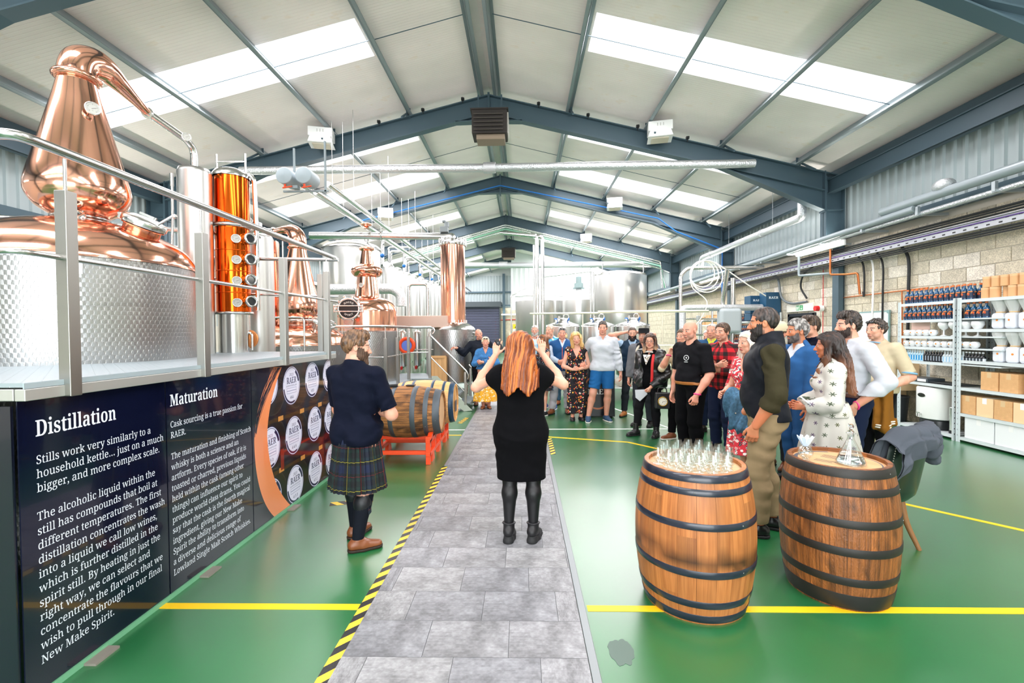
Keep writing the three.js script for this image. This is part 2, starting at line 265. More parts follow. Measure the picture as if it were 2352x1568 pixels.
{
  const bg = [rbox(0.02, 0.213, 0.437, 0.003), rbox(0.024, 0.213, 0.437, 0.003)]; bg.forEach((g) => uvm(g, 1.2, rnd(), rnd()));
  const vs = bg.flatMap((g) => [0, 1].map(() => uvm(g.clone(), 1.2, rr(0, 3), rr(0, 3))));
  const list = [], far = [];
  for (let r = 0; r < 16; r++) for (let c = 0; c < 70; c++) {
    const y = 0.1125 + r * 0.225, z = -6.2 - c * 0.45 - (r % 2 ? 0.225 : 0);
    if (z < BACK + 0.2) continue;
    if (c < 18 && list.length < 296) list.push([vs[(r * 7 + c * 5) % 4], blockMats[Math.floor(rnd() * 4)], WALL_R - 0.002, y, z]); else far.push(put(box(0.02, 0.213, 0.437), WALL_R - 0.002, y, z));
  }
  pieces(wallR, 'block', list);
  const o = struct('blocks', uvm(join(far), 1.2), blockMats[1], wallR); o.userData.kind = 'stuff';
}
const wallL = struct('wall_left', box(0.3, 3.72, FRONT - BACK, WALL_L - 0.15, 1.86, (FRONT + BACK) / 2), mortar);
struct('wall_left_upper', box(0.1, 2, FRONT - BACK, WALL_L - 0.22, 4.7, (FRONT + BACK) / 2), cladWhite);
struct('sheeting', put(ribbed(FRONT - BACK, 3.4), WALL_L - 0.03, 1.95, BACK, 0, -Math.PI / 2, 0), clad, wallL);
// gables
const gable = (z) => extrude([[WALL_L - 0.3, 0], [WALL_R + 0.3, 0], [WALL_R + 0.3, roofY(WALL_R + 0.3)], [RIDGE_X, RIDGE_Y], [WALL_L - 0.3, roofY(WALL_L - 0.3)]], 0.25, 0, 0, 0, z);
const wallB = struct('wall_back', gable(BACK - 0.28), mat(0xb6bcbd, 0.6));
struct('sheeting', put(ribbed(9.5, 2.6, 0.24), 3.3, 3.75, BACK + 0.02, 0, Math.PI, 0), mat(0x9da8ab, 0.5), wallB);
struct('rail', [box(9.5, 0.12, 0.1, -1.5, 5.0, BACK + 0.1), box(9.5, 0.12, 0.1, -1.5, 3.9, BACK + 0.1), box(0.2, 6.5, 0.2, -1.5, 3.25, BACK + 0.12), box(0.2, 5, 0.2, -5.6, 2.5, BACK + 0.12)], steel, wallB);
struct('blocks', uvm(box(9.8, 3.7, 0.05, -1.5, 1.85, BACK + 0.005), 1.2), blockMats[2], wallB);
// roller shutter in the back wall
const shutter = struct('door_1', [box(0.1, 4, 0.12, -5.35, 2, BACK + 0.1), box(0.1, 4, 0.12, -1.85, 2, BACK + 0.1), box(3.7, 0.42, 0.4, -3.6, 4.0, BACK + 0.2)], mat(0x4b5358, 0.5));
for (let i = 0; i < 18; i++) struct('slat', rbox(3.4, 0.205, 0.05, 0.02, -3.6, 0.11 + i * 0.215, BACK + 0.09), mat(0x4c4f66, 0.5), shutter);
// white sheeted partition across the rear hall
const part = struct('wall_partition', extrude([[-0.75, 3.2], [WALL_R, 3.2], [WALL_R, roofY(WALL_R)], [-0.72, roofY(-0.72)]], 0.12, 0, 0, 0, -31.2), cladWhite);
struct('sheeting', put(ribbed(7.9, 3.2, 0.3, 0.03), 7.15, 3.2, -31.07, 0, Math.PI, 0), cladWhite, part);
struct('sheeting_lower', box(7.4, 3.2, 0.1, 3.5, 1.6, -31.15), mat(0xd5dad8, 0.6), part);
// gable behind the camera, with a gap for an added light panel
struct('wall_front', [box(4.0, 6.2, 0.3, -6.7, 3.1, FRONT + 0.15), box(3.5, 6.2, 0.3, 5.7, 3.1, FRONT + 0.15), extrude([[-5.5, 4.6], [4.5, 4.6], [4.5, roofY(4.5)], [RIDGE_X, RIDGE_Y], [-5.5, roofY(-5.5)]], 0.3, 0, 0, 0, FRONT)], mat(0xdadedd, 0.7));
struct('door_2', box(9.2, 4.7, 0.05, -0.7, 2.35, FRONT + 0.2), M({ color: 0xf4f6f6, emissive: 0xf2f8ff, emissiveIntensity: 1.2, roughness: 0.6 }));  // added glowing panel, backs the fill light from behind the camera
// ---------- metals ----------
const brush = tex(256, 256, (u, v) => 128 + (pnoise(u * 2, v * 128, 128) - 0.5) * 120 + (pnoise(u * 8, v * 64, 64) - 0.5) * 60, { srgb: false });
const copper = mat(0xf4b59c, 0.13, 1), copperDull = mat(0xe79c7c, 0.2, 1), copperLacquer = mat(0xe8641c, 0.12, 1);  // copperLacquer: inner reflections of the copper are put into its orange colour
const inox = M({ color: 0xd6d6d4, metalness: 1, roughness: 0.2 }), inoxBrushed = M({ color: 0xcfcfcd, metalness: 1, roughness: 0.34 }), inoxSatin = M({ color: 0xdcdcda, metalness: 1, roughness: 0.28, roughnessMap: null });
// pressed scale pattern of the jackets
const scaleBump = tex(128, 128, (u, v) => { const row = Math.floor(v * 2), x = ((u + (row % 2) * 0.5) % 1) * 2 - 1, y = (v * 2) % 1; const w = 1 - Math.abs(x); return 255 * clamp(0.15 + 0.85 * (y * 0.75 + w * 0.45) * sstep(0, 0.1, w + (0.12 - y) * 0.4), 0, 1); }, { srgb: false });
const scaled = (rx, ry) => M({ color: 0xa8a8a8, metalness: 1, roughness: 0.3, bumpMap: re(scaleBump, rx, ry), bumpScale: 0.003 });
const rubber = mat(0x17181a, 0.7), whitePlastic = mat(0xf2f2f0, 0.4), glassDark = mat(0x33373a, 0.08, 0.2), redPaint = mat(0xd02020, 0.4), bluePaint = mat(0x1c6fc0, 0.4), orangePaint = mat(0xf0501e, 0.4);
const gaugeTex = ctex(128, 128, (g) => { g.fillStyle = '#f6f6f2'; g.fillRect(0, 0, 128, 128); g.translate(64, 64); g.strokeStyle = '#333'; for (let i = 0; i <= 20; i++) { const a = 2.3 + i / 20 * 4.8; g.lineWidth = i % 5 ? 1.5 : 3; g.beginPath(); g.moveTo(Math.cos(a) * 50, Math.sin(a) * 50); g.lineTo(Math.cos(a) * (i % 5 ? 43 : 38), Math.sin(a) * (i % 5 ? 43 : 38)); g.stroke(); } g.strokeStyle = '#111'; g.lineWidth = 4; g.beginPath(); g.moveTo(-10, 6); g.lineTo(32, -10); g.stroke(); g.font = '12px sans-serif'; g.fillStyle = '#333'; g.fillText('°C', -8, 32); });
const gaugeFace = M({ color: 0xb9b9b6, map: gaugeTex, roughness: 0.3 });
// round dial on a short stem; its face looks along +z
function gauge(parent, x, y, z, r, ry, rx = 0) {
  const g = new THREE.Group(); g.name = 'gauge'; g.position.set(x, y, z); g.rotation.set(rx, ry, 0, 'YXZ'); parent.add(g);
  obj('case', [cyl(r, r, 0.03, 28, 0, 0, 0, Math.PI / 2), torus(r, 0.005, 0, 0, 0.016, 0), cyl(0.008, 0.008, 0.09, 8, 0, 0, -0.05, Math.PI / 2)], inox, g);
  const f = new THREE.CircleGeometry(r * 0.94, 28); obj('dial', put(f, 0, 0, 0.0165), gaugeFace, g);
}
function sightGlass(parent, x, y, z, r, ry, rx = 0, dep = 0.1) {
  const g = new THREE.Group(); g.name = 'sight_glass'; g.position.set(x, y, z); g.rotation.set(rx, ry, 0, 'YXZ'); parent.add(g);
  obj('ring', [lathe([[r * 0.72, -dep], [r, -dep], [r, -dep * 0.25], [r * 1.12, -dep * 0.25], [r * 1.12, 0.02], [r * 0.74, 0.02], [r * 0.74, -0.01]], 30).rotateX(Math.PI / 2), ...[0, 1, 2, 3].map((k) => cyl(0.008, 0.008, dep * 0.7, 6, Math.cos(k * 1.57 + 0.7) * r * 1.05, Math.sin(k * 1.57 + 0.7) * r * 1.05, -dep * 0.1, Math.PI / 2))], inox, g);
  obj('glass', put(new THREE.CircleGeometry(r * 0.76, 28), 0, 0, 0.004), glassDark, g);
}
const clampRing = (r, x, y, z, rx = 0, ry = 0, rz = 0) => [cyl(r * 1.35, r * 1.35, 0.028, 24, x, y, z, rx, ry, rz)];
const CAMZ = (x, z) => Math.atan2(-x, -z);   // turn that faces the aisle's near end

// ---------- big pot still ----------
{
  const t = thing('pot_still', 'large onion shaped copper pot still in a scaled steel jacket on the near platform', 'still', [-3.84, 0, -3.9]);
  const R = 0.82;
  obj('jacket', lathe([[R, 0.06], [R, 2.32], [R * 0.985, 2.335]], 72), scaled(130, 66), t);
  obj('jacket_seam', [box(0.05, 2.26, 0.008, 0, 1.19, R + 0.002)].map((g) => g.rotateY(-0.1)), inoxBrushed, t);
  obj('shoulder', lathe([[R + 0.012, 2.31], [R + 0.008, 2.345], [R * 0.97, 2.42], [R * 0.88, 2.51], [R * 0.7, 2.6], [R * 0.5, 2.66], [R * 0.33, 2.69], [0.22, 2.7], [0.19, 2.71], [0.15, 2.715]], 80, 0, 0, 0, 60), copper, t);
  obj('flange', [lathe([[0.13, 2.69], [0.21, 2.69], [0.21, 2.72], [0.13, 2.72]], 40), lathe([[0.13, 2.724], [0.2, 2.724], [0.2, 2.745], [0.13, 2.745]], 40)], inox, t);
  obj('bulb', lathe([[0.14, 2.74], [0.2, 2.755], [0.29, 2.82], [0.342, 2.91], [0.352, 2.98], [0.338, 3.07], [0.305, 3.2], [0.255, 3.4], [0.205, 3.6], [0.16, 3.78], [0.128, 3.93]], 80, 0, 0, 0, 70), copper, t);
  obj('collar', [torus(0.142, 0.026, 0, 3.945, 0), lathe([[0.12, 3.92], [0.152, 3.92], [0.156, 3.97], [0.12, 3.975]], 40)], copper, t);
  const neck = spline([[0, 3.94, 0], [0, 4.02, -0.005], [0.005, 4.1, -0.04], [0.012, 4.15, -0.13], [0.02, 4.155, -0.24], [0.03, 4.115, -0.36], [0.045, 4.04, -0.52], [0.06, 3.97, -0.66]], 60);
  obj('swan_neck', sweep(neck, (k) => 0.13 - 0.09 * sstep(0.42, 1, k), 40, false), copper, t);
  const arm = [[0.06, 3.97, -0.66], [0.215, 3.83, -1.0], [0.22, 3.76, -1.1], [0.22, 3.57, -1.1]];
  obj('lyne_arm', [pipe(arm, 0.037, 0.1, 20), ...clampRing(0.04, 0.063, 3.965, -0.665, -1.15, 0, 0)], inox, t);
  gauge(t, 0.225, 3.63, 0.1, 0.05, 0.9); gauge(t, 0.24, 3.84, -0.96, 0.04, 0.7);
  sightGlass(t, 0.17, 2.7, 0.26, 0.085, 0.55, -1.0, 0.09);
  sightGlass(t, -0.5, 2.6, 0.1, 0.085, -0.9, -0.7, 0.09);
  // manway on the shoulder
  const mw = new THREE.Group(); mw.name = 'manway'; mw.position.set(0.53, 2.6, 0.0); mw.rotation.set(0.1, 0.2, -0.42); mw.scale.setScalar(0.9); t.add(mw);
  obj('neck_ring', lathe([[0.13, -0.08], [0.15, -0.08], [0.15, 0.06], [0.17, 0.06], [0.17, 0.075], [0.13, 0.075]], 44), copperDull, mw);
  obj('lid', lathe([[0.172, 0.08], [0.185, 0.08], [0.185, 0.135], [0.16, 0.145], [0.1, 0.165], [0, 0.172]], 44), inox, mw);
  obj('hinge', [rbox(0.05, 0.06, 0.09, 0.01, -0.19, 0.09, 0), cyl(0.012, 0.012, 0.11, 12, -0.2, 0.11, 0, Math.PI / 2), cyl(0.012, 0.012, 0.2, 10, 0.17, 0.2, 0.05, 0, 0, -0.6), sph(0.022, 0.24, 0.28, 0.05), box(0.14, 0.02, 0.02, 0, 0.185, 0), box(0.02, 0.05, 0.02, 0.07, 0.17, 0)], inox, mw);
  const plateTex = ctex(256, 128, (g) => { g.fillStyle = '#c9cacb'; g.fillRect(0, 0, 256, 128); g.fillStyle = '#111'; g.font = 'bold 40px serif'; g.fillText('Kozve', 80, 48); g.fillStyle = '#777'; for (let i = 0; i < 4; i++) for (let k = 0; k < 3; k++) g.fillRect(16 + k * 78, 66 + i * 14, 60, 4); });
  obj('name_plate', put(new THREE.PlaneGeometry(0.2, 0.1), 0, 2.225, R + 0.006).rotateY(0.66), M({ map: plateTex, metalness: 0.7, roughness: 0.35 }), t);
}
// ---------- columns beside it ----------
{
  const t = thing('condenser', 'tall brushed steel condenser column joined to the arm of the big pot still', 'condenser', [-3.62, 0, -5.0]);
  obj('shell', lathe([[0.165, 0.02], [0.165, 3.5], [0.15, 3.545], [0.06, 3.56], [0, 3.56]], 56), inoxBrushed, t);
  obj('side_pipe', [pipe([[-0.22, 3.4, 0.05], [-0.22, 3.0, 0.05], [-0.2, 2.6, 0.1], [-0.1, 2.5, 0.16]], 0.014, 0.05, 10), box(0.16, 0.03, 0.03, -0.2, 3.28, 0.05), cyl(0.02, 0.02, 0.14, 10, -0.22, 3.42, 0.05)], inox, t);
}
{
  const t = thing('rectifying_still', 'glowing orange copper column with four dials and round sight glasses', 'still column', [-3.4, 0, -5.3]);
  const r = 0.185;
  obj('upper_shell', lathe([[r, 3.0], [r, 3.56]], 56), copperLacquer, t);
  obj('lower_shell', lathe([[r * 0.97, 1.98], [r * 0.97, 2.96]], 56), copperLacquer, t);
  obj('cap', lathe([[r + 0.012, 3.54], [r + 0.012, 3.575], [r * 0.9, 3.62], [0.08, 3.655], [0, 3.66]], 48), inox, t);
  for (const y of [3.58]) obj('rail', [cyl(0.012, 0.012, 0.3, 8, -0.17, y + 0.1, 0), cyl(0.012, 0.012, 0.3, 8, 0.17, y + 0.1, 0), cyl(0.01, 0.01, 0.36, 8, 0, y + 0.16, 0, 0, 0, 1.57)], inox, t);
  for (const y of [2.975]) obj('flange', [lathe([[r * 0.9, y - 0.02], [r + 0.03, y - 0.02], [r + 0.03, y + 0.02], [r * 0.9, y + 0.02]], 48)], inox, t);
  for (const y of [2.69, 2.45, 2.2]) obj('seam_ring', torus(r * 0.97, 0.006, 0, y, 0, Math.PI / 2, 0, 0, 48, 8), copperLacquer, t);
  obj('base', [lathe([[r * 0.9, 0.02], [r * 0.9, 1.95]], 48), lathe([[r * 0.9, 1.95], [r + 0.02, 1.95], [r + 0.02, 1.98], [r * 0.9, 1.98]], 48)], inox, t);
  for (const y of [2.81, 2.57, 2.33, 2.08]) { gauge(t, 0.135, y, 0.15, 0.046, 0.62); sightGlass(t, 0.235, y + 0.02, 0.045, 0.062, 1.0, 0, 0.07); }
  obj('rear_pipe', pipe([[0.05, 3.6, 0], [0.24, 3.6, -0.05], [0.26, 2.9, -0.05], [0.26, 2.0, -0.05]], 0.025, 0.1, 12), inox, t);
}
{
  const t = thing('condenser', 'plain steel column standing behind the orange copper column', 'condenser', [-3.5, 0, -5.98]);
  obj('shell', lathe([[0.19, 0.02], [0.19, 2.98], [0.16, 3.03], [0, 3.05]], 48), inoxBrushed, t);
  obj('label_plate', box(0.05, 0.1, 0.005, 0.07, 2.2, 0.185), whitePlastic, t);
  obj('copper_lid', put(lathe([[0, -0.012], [0.1, -0.012], [0.11, 0], [0.1, 0.012], [0, 0.014]], 36), 0.24, 1.66, 0.62, Math.PI / 2, 0.3, 0), mat(0xd98c52, 0.35, 0.7), t);
  obj('lid_pipe', pipe([[0.06, 1.75, 0.62], [0.24, 1.75, 0.66], [0.3, 1.72, 0.66], [0.3, 1.53, 0.66]], 0.013, 0.06, 10), inox, t);
}
{
  const t = thing('copper_condenser', 'slim bright copper condenser column behind the second pot still', 'condenser', [-4.25, 0, -7.6]);
  obj('shell', lathe([[0.15, 1.3], [0.15, 3.25], [0.13, 3.28], [0, 3.29]], 44), copper, t);
  obj('pipes', [pipe([[0.3, 1.2, 0.6], [0.3, 3.2, 0.6]], 0.02, 0.1, 10), pipe([[0.24, 1.2, 0.55], [0.24, 3.0, 0.55]], 0.014, 0.1, 10), pipe([[0.62, 1.4, 1.2], [0.62, 1.95, 1.2], [1.15, 1.95, 1.2], [1.15, 1.4, 1.2]], 0.014, 0.08, 10), pipe([[0.3, 2.3, 0.6], [0.6, 2.3, 0.6], [0.6, 2.1, 0.6]], 0.012, 0.05, 8)], inox, t);
  obj('stand', [cyl(0.03, 0.03, 1.3, 12, 0, 0.65, 0), cyl(0.12, 0.12, 0.03, 20, 0, 0.015, 0)], inox, t);
}
// ---------- second pot still ----------
{
  const t = thing('pot_still', 'smaller rosy copper pot still with its neck bent left behind the railing', 'still', [-3.72, 0, -7.5]);
  const R = 0.76;
  obj('jacket', lathe([[R, 0.05], [R, 1.55], [R * 0.98, 1.56]], 60), scaled(120, 44), t);
  obj('shoulder', lathe([[R + 0.01, 1.53], [R, 1.58], [R * 0.93, 1.68], [R * 0.75, 1.78], [R * 0.5, 1.85], [0.26, 1.89], [0.21, 1.93]], 64, 0, 0, 0, 40), copper, t);
  obj('flange', [lathe([[0.18, 1.91], [0.245, 1.91], [0.245, 1.965], [0.18, 1.965]], 40), ...[...Array(16)].map((_, i) => cyl(0.012, 0.012, 0.075, 6, Math.cos(i * 0.3927) * 0.225, 1.94, Math.sin(i * 0.3927) * 0.225))], inox, t);
  obj('bulb', lathe([[0.19, 1.96], [0.26, 2.0], [0.305, 2.1], [0.312, 2.2], [0.29, 2.34], [0.24, 2.6], [0.185, 2.86], [0.13, 3.12]], 64, 0, 0, 0, 50), copper, t);
  obj('collar', torus(0.13, 0.026, 0, 3.14, 0), copper, t);
  const neck = spline([[0, 3.13, 0], [0, 3.24, 0], [-0.02, 3.34, 0], [-0.09, 3.42, 0.01], [-0.2, 3.44, 0.02], [-0.36, 3.41, 0.03]], 40);
  obj('swan_neck', sweep(neck, (k) => 0.125 - 0.065 * sstep(0.45, 1, k) + 0.015 * Math.sin(k * 6), 32, false), copper, t);
  obj('lyne_arm', [pipe([[-0.34, 3.41, 0.03], [-0.62, 3.42, 0.08]], 0.045, 0.1, 18), ...clampRing(0.05, -0.38, 3.41, 0.035, 0, 0, Math.PI / 2), ...clampRing(0.045, -0.52, 3.415, 0.06, 0, 0, Math.PI / 2), sph(0.07, -0.68, 3.43, 0.1), pipe([[-0.68, 3.43, 0.1], [-0.9, 3.46, 0.2]], 0.03, 0.1, 12), rbox(0.08, 0.1, 0.08, 0.01, -0.6, 3.5, 0.08)], inox, t);
  gauge(t, -0.72, 3.56, 0.14, 0.05, 0.5);
  const mw = new THREE.Group(); mw.name = 'manway'; mw.position.set(0.5, 1.83, 0.22); mw.rotation.set(0.25, 0, -0.45); t.add(mw);
  obj('lid', [lathe([[0.16, -0.06], [0.16, 0.05], [0.18, 0.05], [0.18, 0.1], [0, 0.13]], 36), box(0.3, 0.02, 0.02, 0, 0.14, 0)], inox, mw);
  obj('bent_pipe', pipe([[-0.35, 1.55, 0.75], [-0.2, 1.62, 0.78], [-0.12, 1.58, 0.8], [-0.12, 1.4, 0.8]], 0.03, 0.06, 12), inox, t);
}
// ---------- gin still with the round black door ----------
{
  const t = thing('gin_still', 'copper still with an onion ring neck and a round black lettered door', 'still', [-3.25, 0, -9.5]);
  const R = 0.6;
  obj('jacket', lathe([[R + 0.03, 0.73], [R + 0.03, 1.75], [R, 1.77]], 60), scaled(96, 30), t);
  obj('pot', lathe([[R, 1.75], [R, 2.1], [R * 0.985, 2.22], [R * 0.9, 2.33], [R * 0.75, 2.41], [R * 0.55, 2.45], [0.27, 2.47]], 60, 0, 0, 0, 40), copper, t);
  obj('lower_cone', lathe([[0.26, 2.46], [0.25, 2.5], [0.2, 2.88], [0.185, 2.93]], 48), copper, t);
  obj('onion_ring', lathe([[0.18, 2.9], [0.26, 2.91], [0.315, 2.98], [0.315, 3.04], [0.27, 3.1], [0.16, 3.14], [0.14, 3.16]], 56, 0, 0, 0, 36), copper, t);
  obj('upper_cone', lathe([[0.145, 3.14], [0.1, 3.44]], 44), copper, t);
  obj('cap', [torus(0.115, 0.028, 0, 3.47, 0), lathe([[0.1, 3.43], [0.15, 3.46], [0.15, 3.5], [0.08, 3.53], [0, 3.535]], 40)], copper, t);
  obj('top_wheel', [torus(0.09, 0.022, 0, 3.99, 0), cyl(0.03, 0.06, 0.09, 16, 0, 3.95, 0), box(0.17, 0.015, 0.02, 0, 3.99, 0)], copper, t);
  gauge(t, -0.04, 2.7, 0.235, 0.042, 0);
  const hd = new THREE.Group(); hd.name = 'door'; hd.position.set(-0.16, 2.2, 0.62); hd.rotation.set(-0.02, 0.12, 0); t.add(hd);
  const discTex = ctex(512, 512, (g) => {
    g.fillStyle = '#131517'; g.fillRect(0, 0, 512, 512); g.fillStyle = '#e8e8e4'; g.font = 'bold 66px serif'; g.textAlign = 'center';
    const arc = (s, R, a0, da, flip) => [...s].forEach((c, i) => { const a = a0 + (i - (s.length - 1) / 2) * da; g.save(); g.translate(256 + Math.sin(a) * R, 256 - Math.cos(a) * R); g.rotate(flip ? a + Math.PI : a); g.fillText(c, 0, flip ? 0 : 24); g.restore(); });
    arc('HAGYÓ', 178, 0, 0.3, false); arc('SPIRIT', 190, Math.PI, -0.24, true);
  });
  obj('rim', [lathe([[0.185, -0.1], [0.235, -0.1], [0.235, 0.02], [0.19, 0.035], [0.18, 0.01]], 44).rotateX(Math.PI / 2), ...[...Array(10)].map((_, i) => rbox(0.06, 0.045, 0.05, 0.008, Math.cos(i * 0.628) * 0.235, Math.sin(i * 0.628) * 0.235, 0, 0, 0, i * 0.628))], inox, hd);
  obj('lettered_disc', put(new THREE.CircleGeometry(0.188, 44), 0, 0, 0.012), M({ map: discTex, roughness: 0.35 }), hd);
  obj('bars', [rbox(0.56, 0.022, 0.025, 0.006, 0, 0.055, 0.05), rbox(0.56, 0.022, 0.025, 0.006, 0, -0.055, 0.05), rbox(0.03, 0.16, 0.03, 0.006, -0.27, 0, 0.03), rbox(0.03, 0.16, 0.03, 0.006, 0.27, 0, 0.03)], inox, hd);
  obj('chute', put(extrude([[-0.1, 0], [0.1, 0], [0.06, -0.22], [-0.07, -0.22]], 0.08, 0.005), 0, -0.22, -0.06), inox, hd);
  obj('support', [box(0.05, 0.73, 0.05, 0.4, 0.365, 0.2), box(0.05, 0.73, 0.05, -0.4, 0.365, 0.2), box(0.05, 0.73, 0.05, 0, 0.365, -0.4)], inox, t);
}
// copper column on its own jacketed tank
{
  const t = thing('tower_still', 'tall straight copper column on a dimpled steel tank beside the stairs', 'still column', [-1.7, 0, -11.2]);
  obj('tank', [lathe([[0, 0.5], [0.45, 0.5], [0.54, 0.54], [0.54, 1.78], [0.52, 1.82]], 56)], scaled(86, 38), t);
  obj('tank_top', lathe([[0.54, 1.79], [0.5, 1.85], [0.38, 1.93], [0.31, 1.96]], 56), inox, t);
  obj('column_shell', lathe([[0.3, 1.96], [0.3, 3.86]], 56), copper, t);
  obj('flange', [lathe([[0.27, 3.84], [0.33, 3.84], [0.33, 3.98], [0.25, 3.99], [0, 3.99]], 48), ...[...Array(24)].map((_, i) => cyl(0.012, 0.012, 0.17, 6, Math.cos(i * 0.2618) * 0.335, 3.92, Math.sin(i * 0.2618) * 0.335))], inox, t);
  obj('lower_bolts', [...Array(24)].map((_, i) => cyl(0.012, 0.012, 0.1, 6, Math.cos(i * 0.2618) * 0.33, 1.97, Math.sin(i * 0.2618) * 0.33)), inox, t);
  obj('vapour_pipe', [pipe([[0, 3.98, 0], [0, 4.08, 0], [-0.15, 4.08, 0], [-3.4, 4.08, 0.3]], 0.085, 0.1, 20), ...clampRing(0.09, -1.7, 4.08, 0.15, 0, 0, Math.PI / 2)], inox, t);
  obj('drive_motor', [rbox(0.2, 0.14, 0.16, 0.02, -0.2, 4.24, 0.02), cyl(0.06, 0.06, 0.12, 14, -0.14, 4.36, 0.02), rbox(0.08, 0.05, 0.1, 0.01, -0.2, 4.44, 0.02)], mat(0x7f8688, 0.5, 0.4), t);
  for (const [x, z] of [[0.36, 0.3], [-0.36, 0.3], [0.36, -0.3], [-0.36, -0.3]]) obj('leg', cyl(0.035, 0.035, 0.54, 12, x, 0.27, z), inox, t);
  obj('side_pipe', pipe([[0.5, 1.7, 0.1], [0.62, 1.7, 0.1], [0.62, 0.9, 0.1], [0.5, 0.9, 0.1]], 0.03, 0.08, 12), inox, t);
}
// perforated box duct between the two copper vessels
obj('perforated_duct', rbox(1.55, 0.28, 0.3, 0.01, -2.55, 1.98, -10.9), M({ color: 0xd3b9ab, metalness: 0.7, roughness: 0.45, bumpMap: re(scaleBump, 40, 10), bumpScale: 0.003 }));
tag(scene.getObjectByName('perforated_duct'), 'pinkish perforated metal box duct left of the tall copper column', 'duct');
{
  const t = thing('hose_reel', 'round orange and blue reel hung between steel tanks behind the far railing', 'reel', [-2.72, 1.42, -10.65]);
  obj('reel', [torus(0.16, 0.045, 0, 0, 0, 0, 0, 0)], orangePaint, t); obj('hub', cyl(0.12, 0.12, 0.06, 24, 0, 0, 0, Math.PI / 2), mat(0x6c86dd, 0.4), t);
  obj('bracket', [box(0.03, 1.5, 0.03, 0, -0.75, -0.08), box(0.2, 0.03, 0.2, 0, -1.4, -0.08)], inox, t);
}
// vertical steel vessels behind the far deck
for (let i = 0; i < 3; i++) { const t = thing('receiver_tank', ['slim steel receiver tank behind the gin still railing', 'slim steel receiver tank under the orange reel', 'slim steel receiver tank left of the wooden crate'][i], 'tank', [-3.0 + i * 0.32, 0.73, -11.3 - i * 0.2]); obj('shell', lathe([[0.02, 0.1], [0.11, 0.16], [0.11, 1.0], [0.02, 1.07]], 30), inox, t); for (const a of [0, 2.1, 4.2]) obj('leg', cyl(0.012, 0.012, 0.2, 8, Math.cos(a) * 0.09, 0.1, Math.sin(a) * 0.09), inox, t); obj('valve', [cyl(0.03, 0.03, 0.08, 12, 0, 0.1, 0.1, Math.PI / 2), cyl(0.035, 0.035, 0.02, 12, 0, 0.14, 0.14)], redPaint, t); }

// red handled valve pipe at the picture's left edge
{
  const t = thing('valve_pipe', 'steel pipe with a red lever valve left of the big pot still', 'valve', [-5.15, 0, -3.95]);
  obj('pipework', [pipe([[0.0, 1.5, 0], [0, 3.0, 0], [-0.1, 3.4, 0], [-0.5, 3.6, 0]], 0.075, 0.15, 20), pipe([[0.1, 2.2, -0.2], [1.6, 2.35, -1.4]], 0.05, 0.1, 12), pipe([[-0.5, 2.9, -0.3], [2, 2.9, -1.5]], 0.03, 0.1, 12), pipe([[-0.3, 2.75, -0.3], [1.4, 2.7, -1.2]], 0.02, 0.1, 8)], inox, t);
  obj('flange', [lathe([[0.06, 2.62], [0.11, 2.62], [0.11, 2.67], [0.06, 2.67]], 30), lathe([[0.06, 2.85], [0.1, 2.85], [0.1, 2.9], [0.06, 2.9]], 30), lathe([[0.07, 2.67], [0.095, 2.7], [0.095, 2.82], [0.07, 2.85]], 30)], inox, t);
  obj('lever', rbox(0.34, 0.02, 0.04, 0.008, 0.15, 2.84, 0.1), redPaint, t);
}

// ---------- near platform ----------
const deckBump = tex(128, 128, (u, v) => { const c = (cx, cy, a) => { const x = u - cx, y = v - cy, p = x * Math.cos(a) + y * Math.sin(a), q = -x * Math.sin(a) + y * Math.cos(a); return Math.max(0, 1 - (p * p / 0.03 + q * q / 0.003)); }; return 255 * clamp(c(0.25, 0.25, 0.78) + c(0.75, 0.75, 0.78) + c(0.25, 0.75, -0.78) + c(0.75, 0.25, -0.78), 0, 1); }, { srgb: false });
const deckMat = M({ color: 0xa4b0b6, metalness: 0.5, roughness: 0.5, bumpMap: re(deckBump, 11, 11), bumpScale: 0.006 });
const rail = M({ color: 0xc2c2c0, metalness: 1, roughness: 0.24 }), postMat = M({ color: 0xa3a19c, metalness: 1, roughness: 0.36 });
function railing(t, posts, rails, deckY, r = 0.021, postW = 0.055, postH = 0.95) {
  for (const [x, z, top] of posts) { const p = obj('post', [rbox(postW, postH + 0.06, postW, 0.004, x, deckY + postH / 2 - 0.05, z)], postMat, t); obj('spigot', cyl(0.008, 0.008, (top ?? deckY + 1.11) - deckY - postH, 8, x, (deckY + postH + (top ?? deckY + 1.11)) / 2 - 0.02, z), rail, p); }
  for (const [name, pts, rad] of rails) obj(name, pipe(pts, rad ?? r, 0.07, 16), rail, t);
}
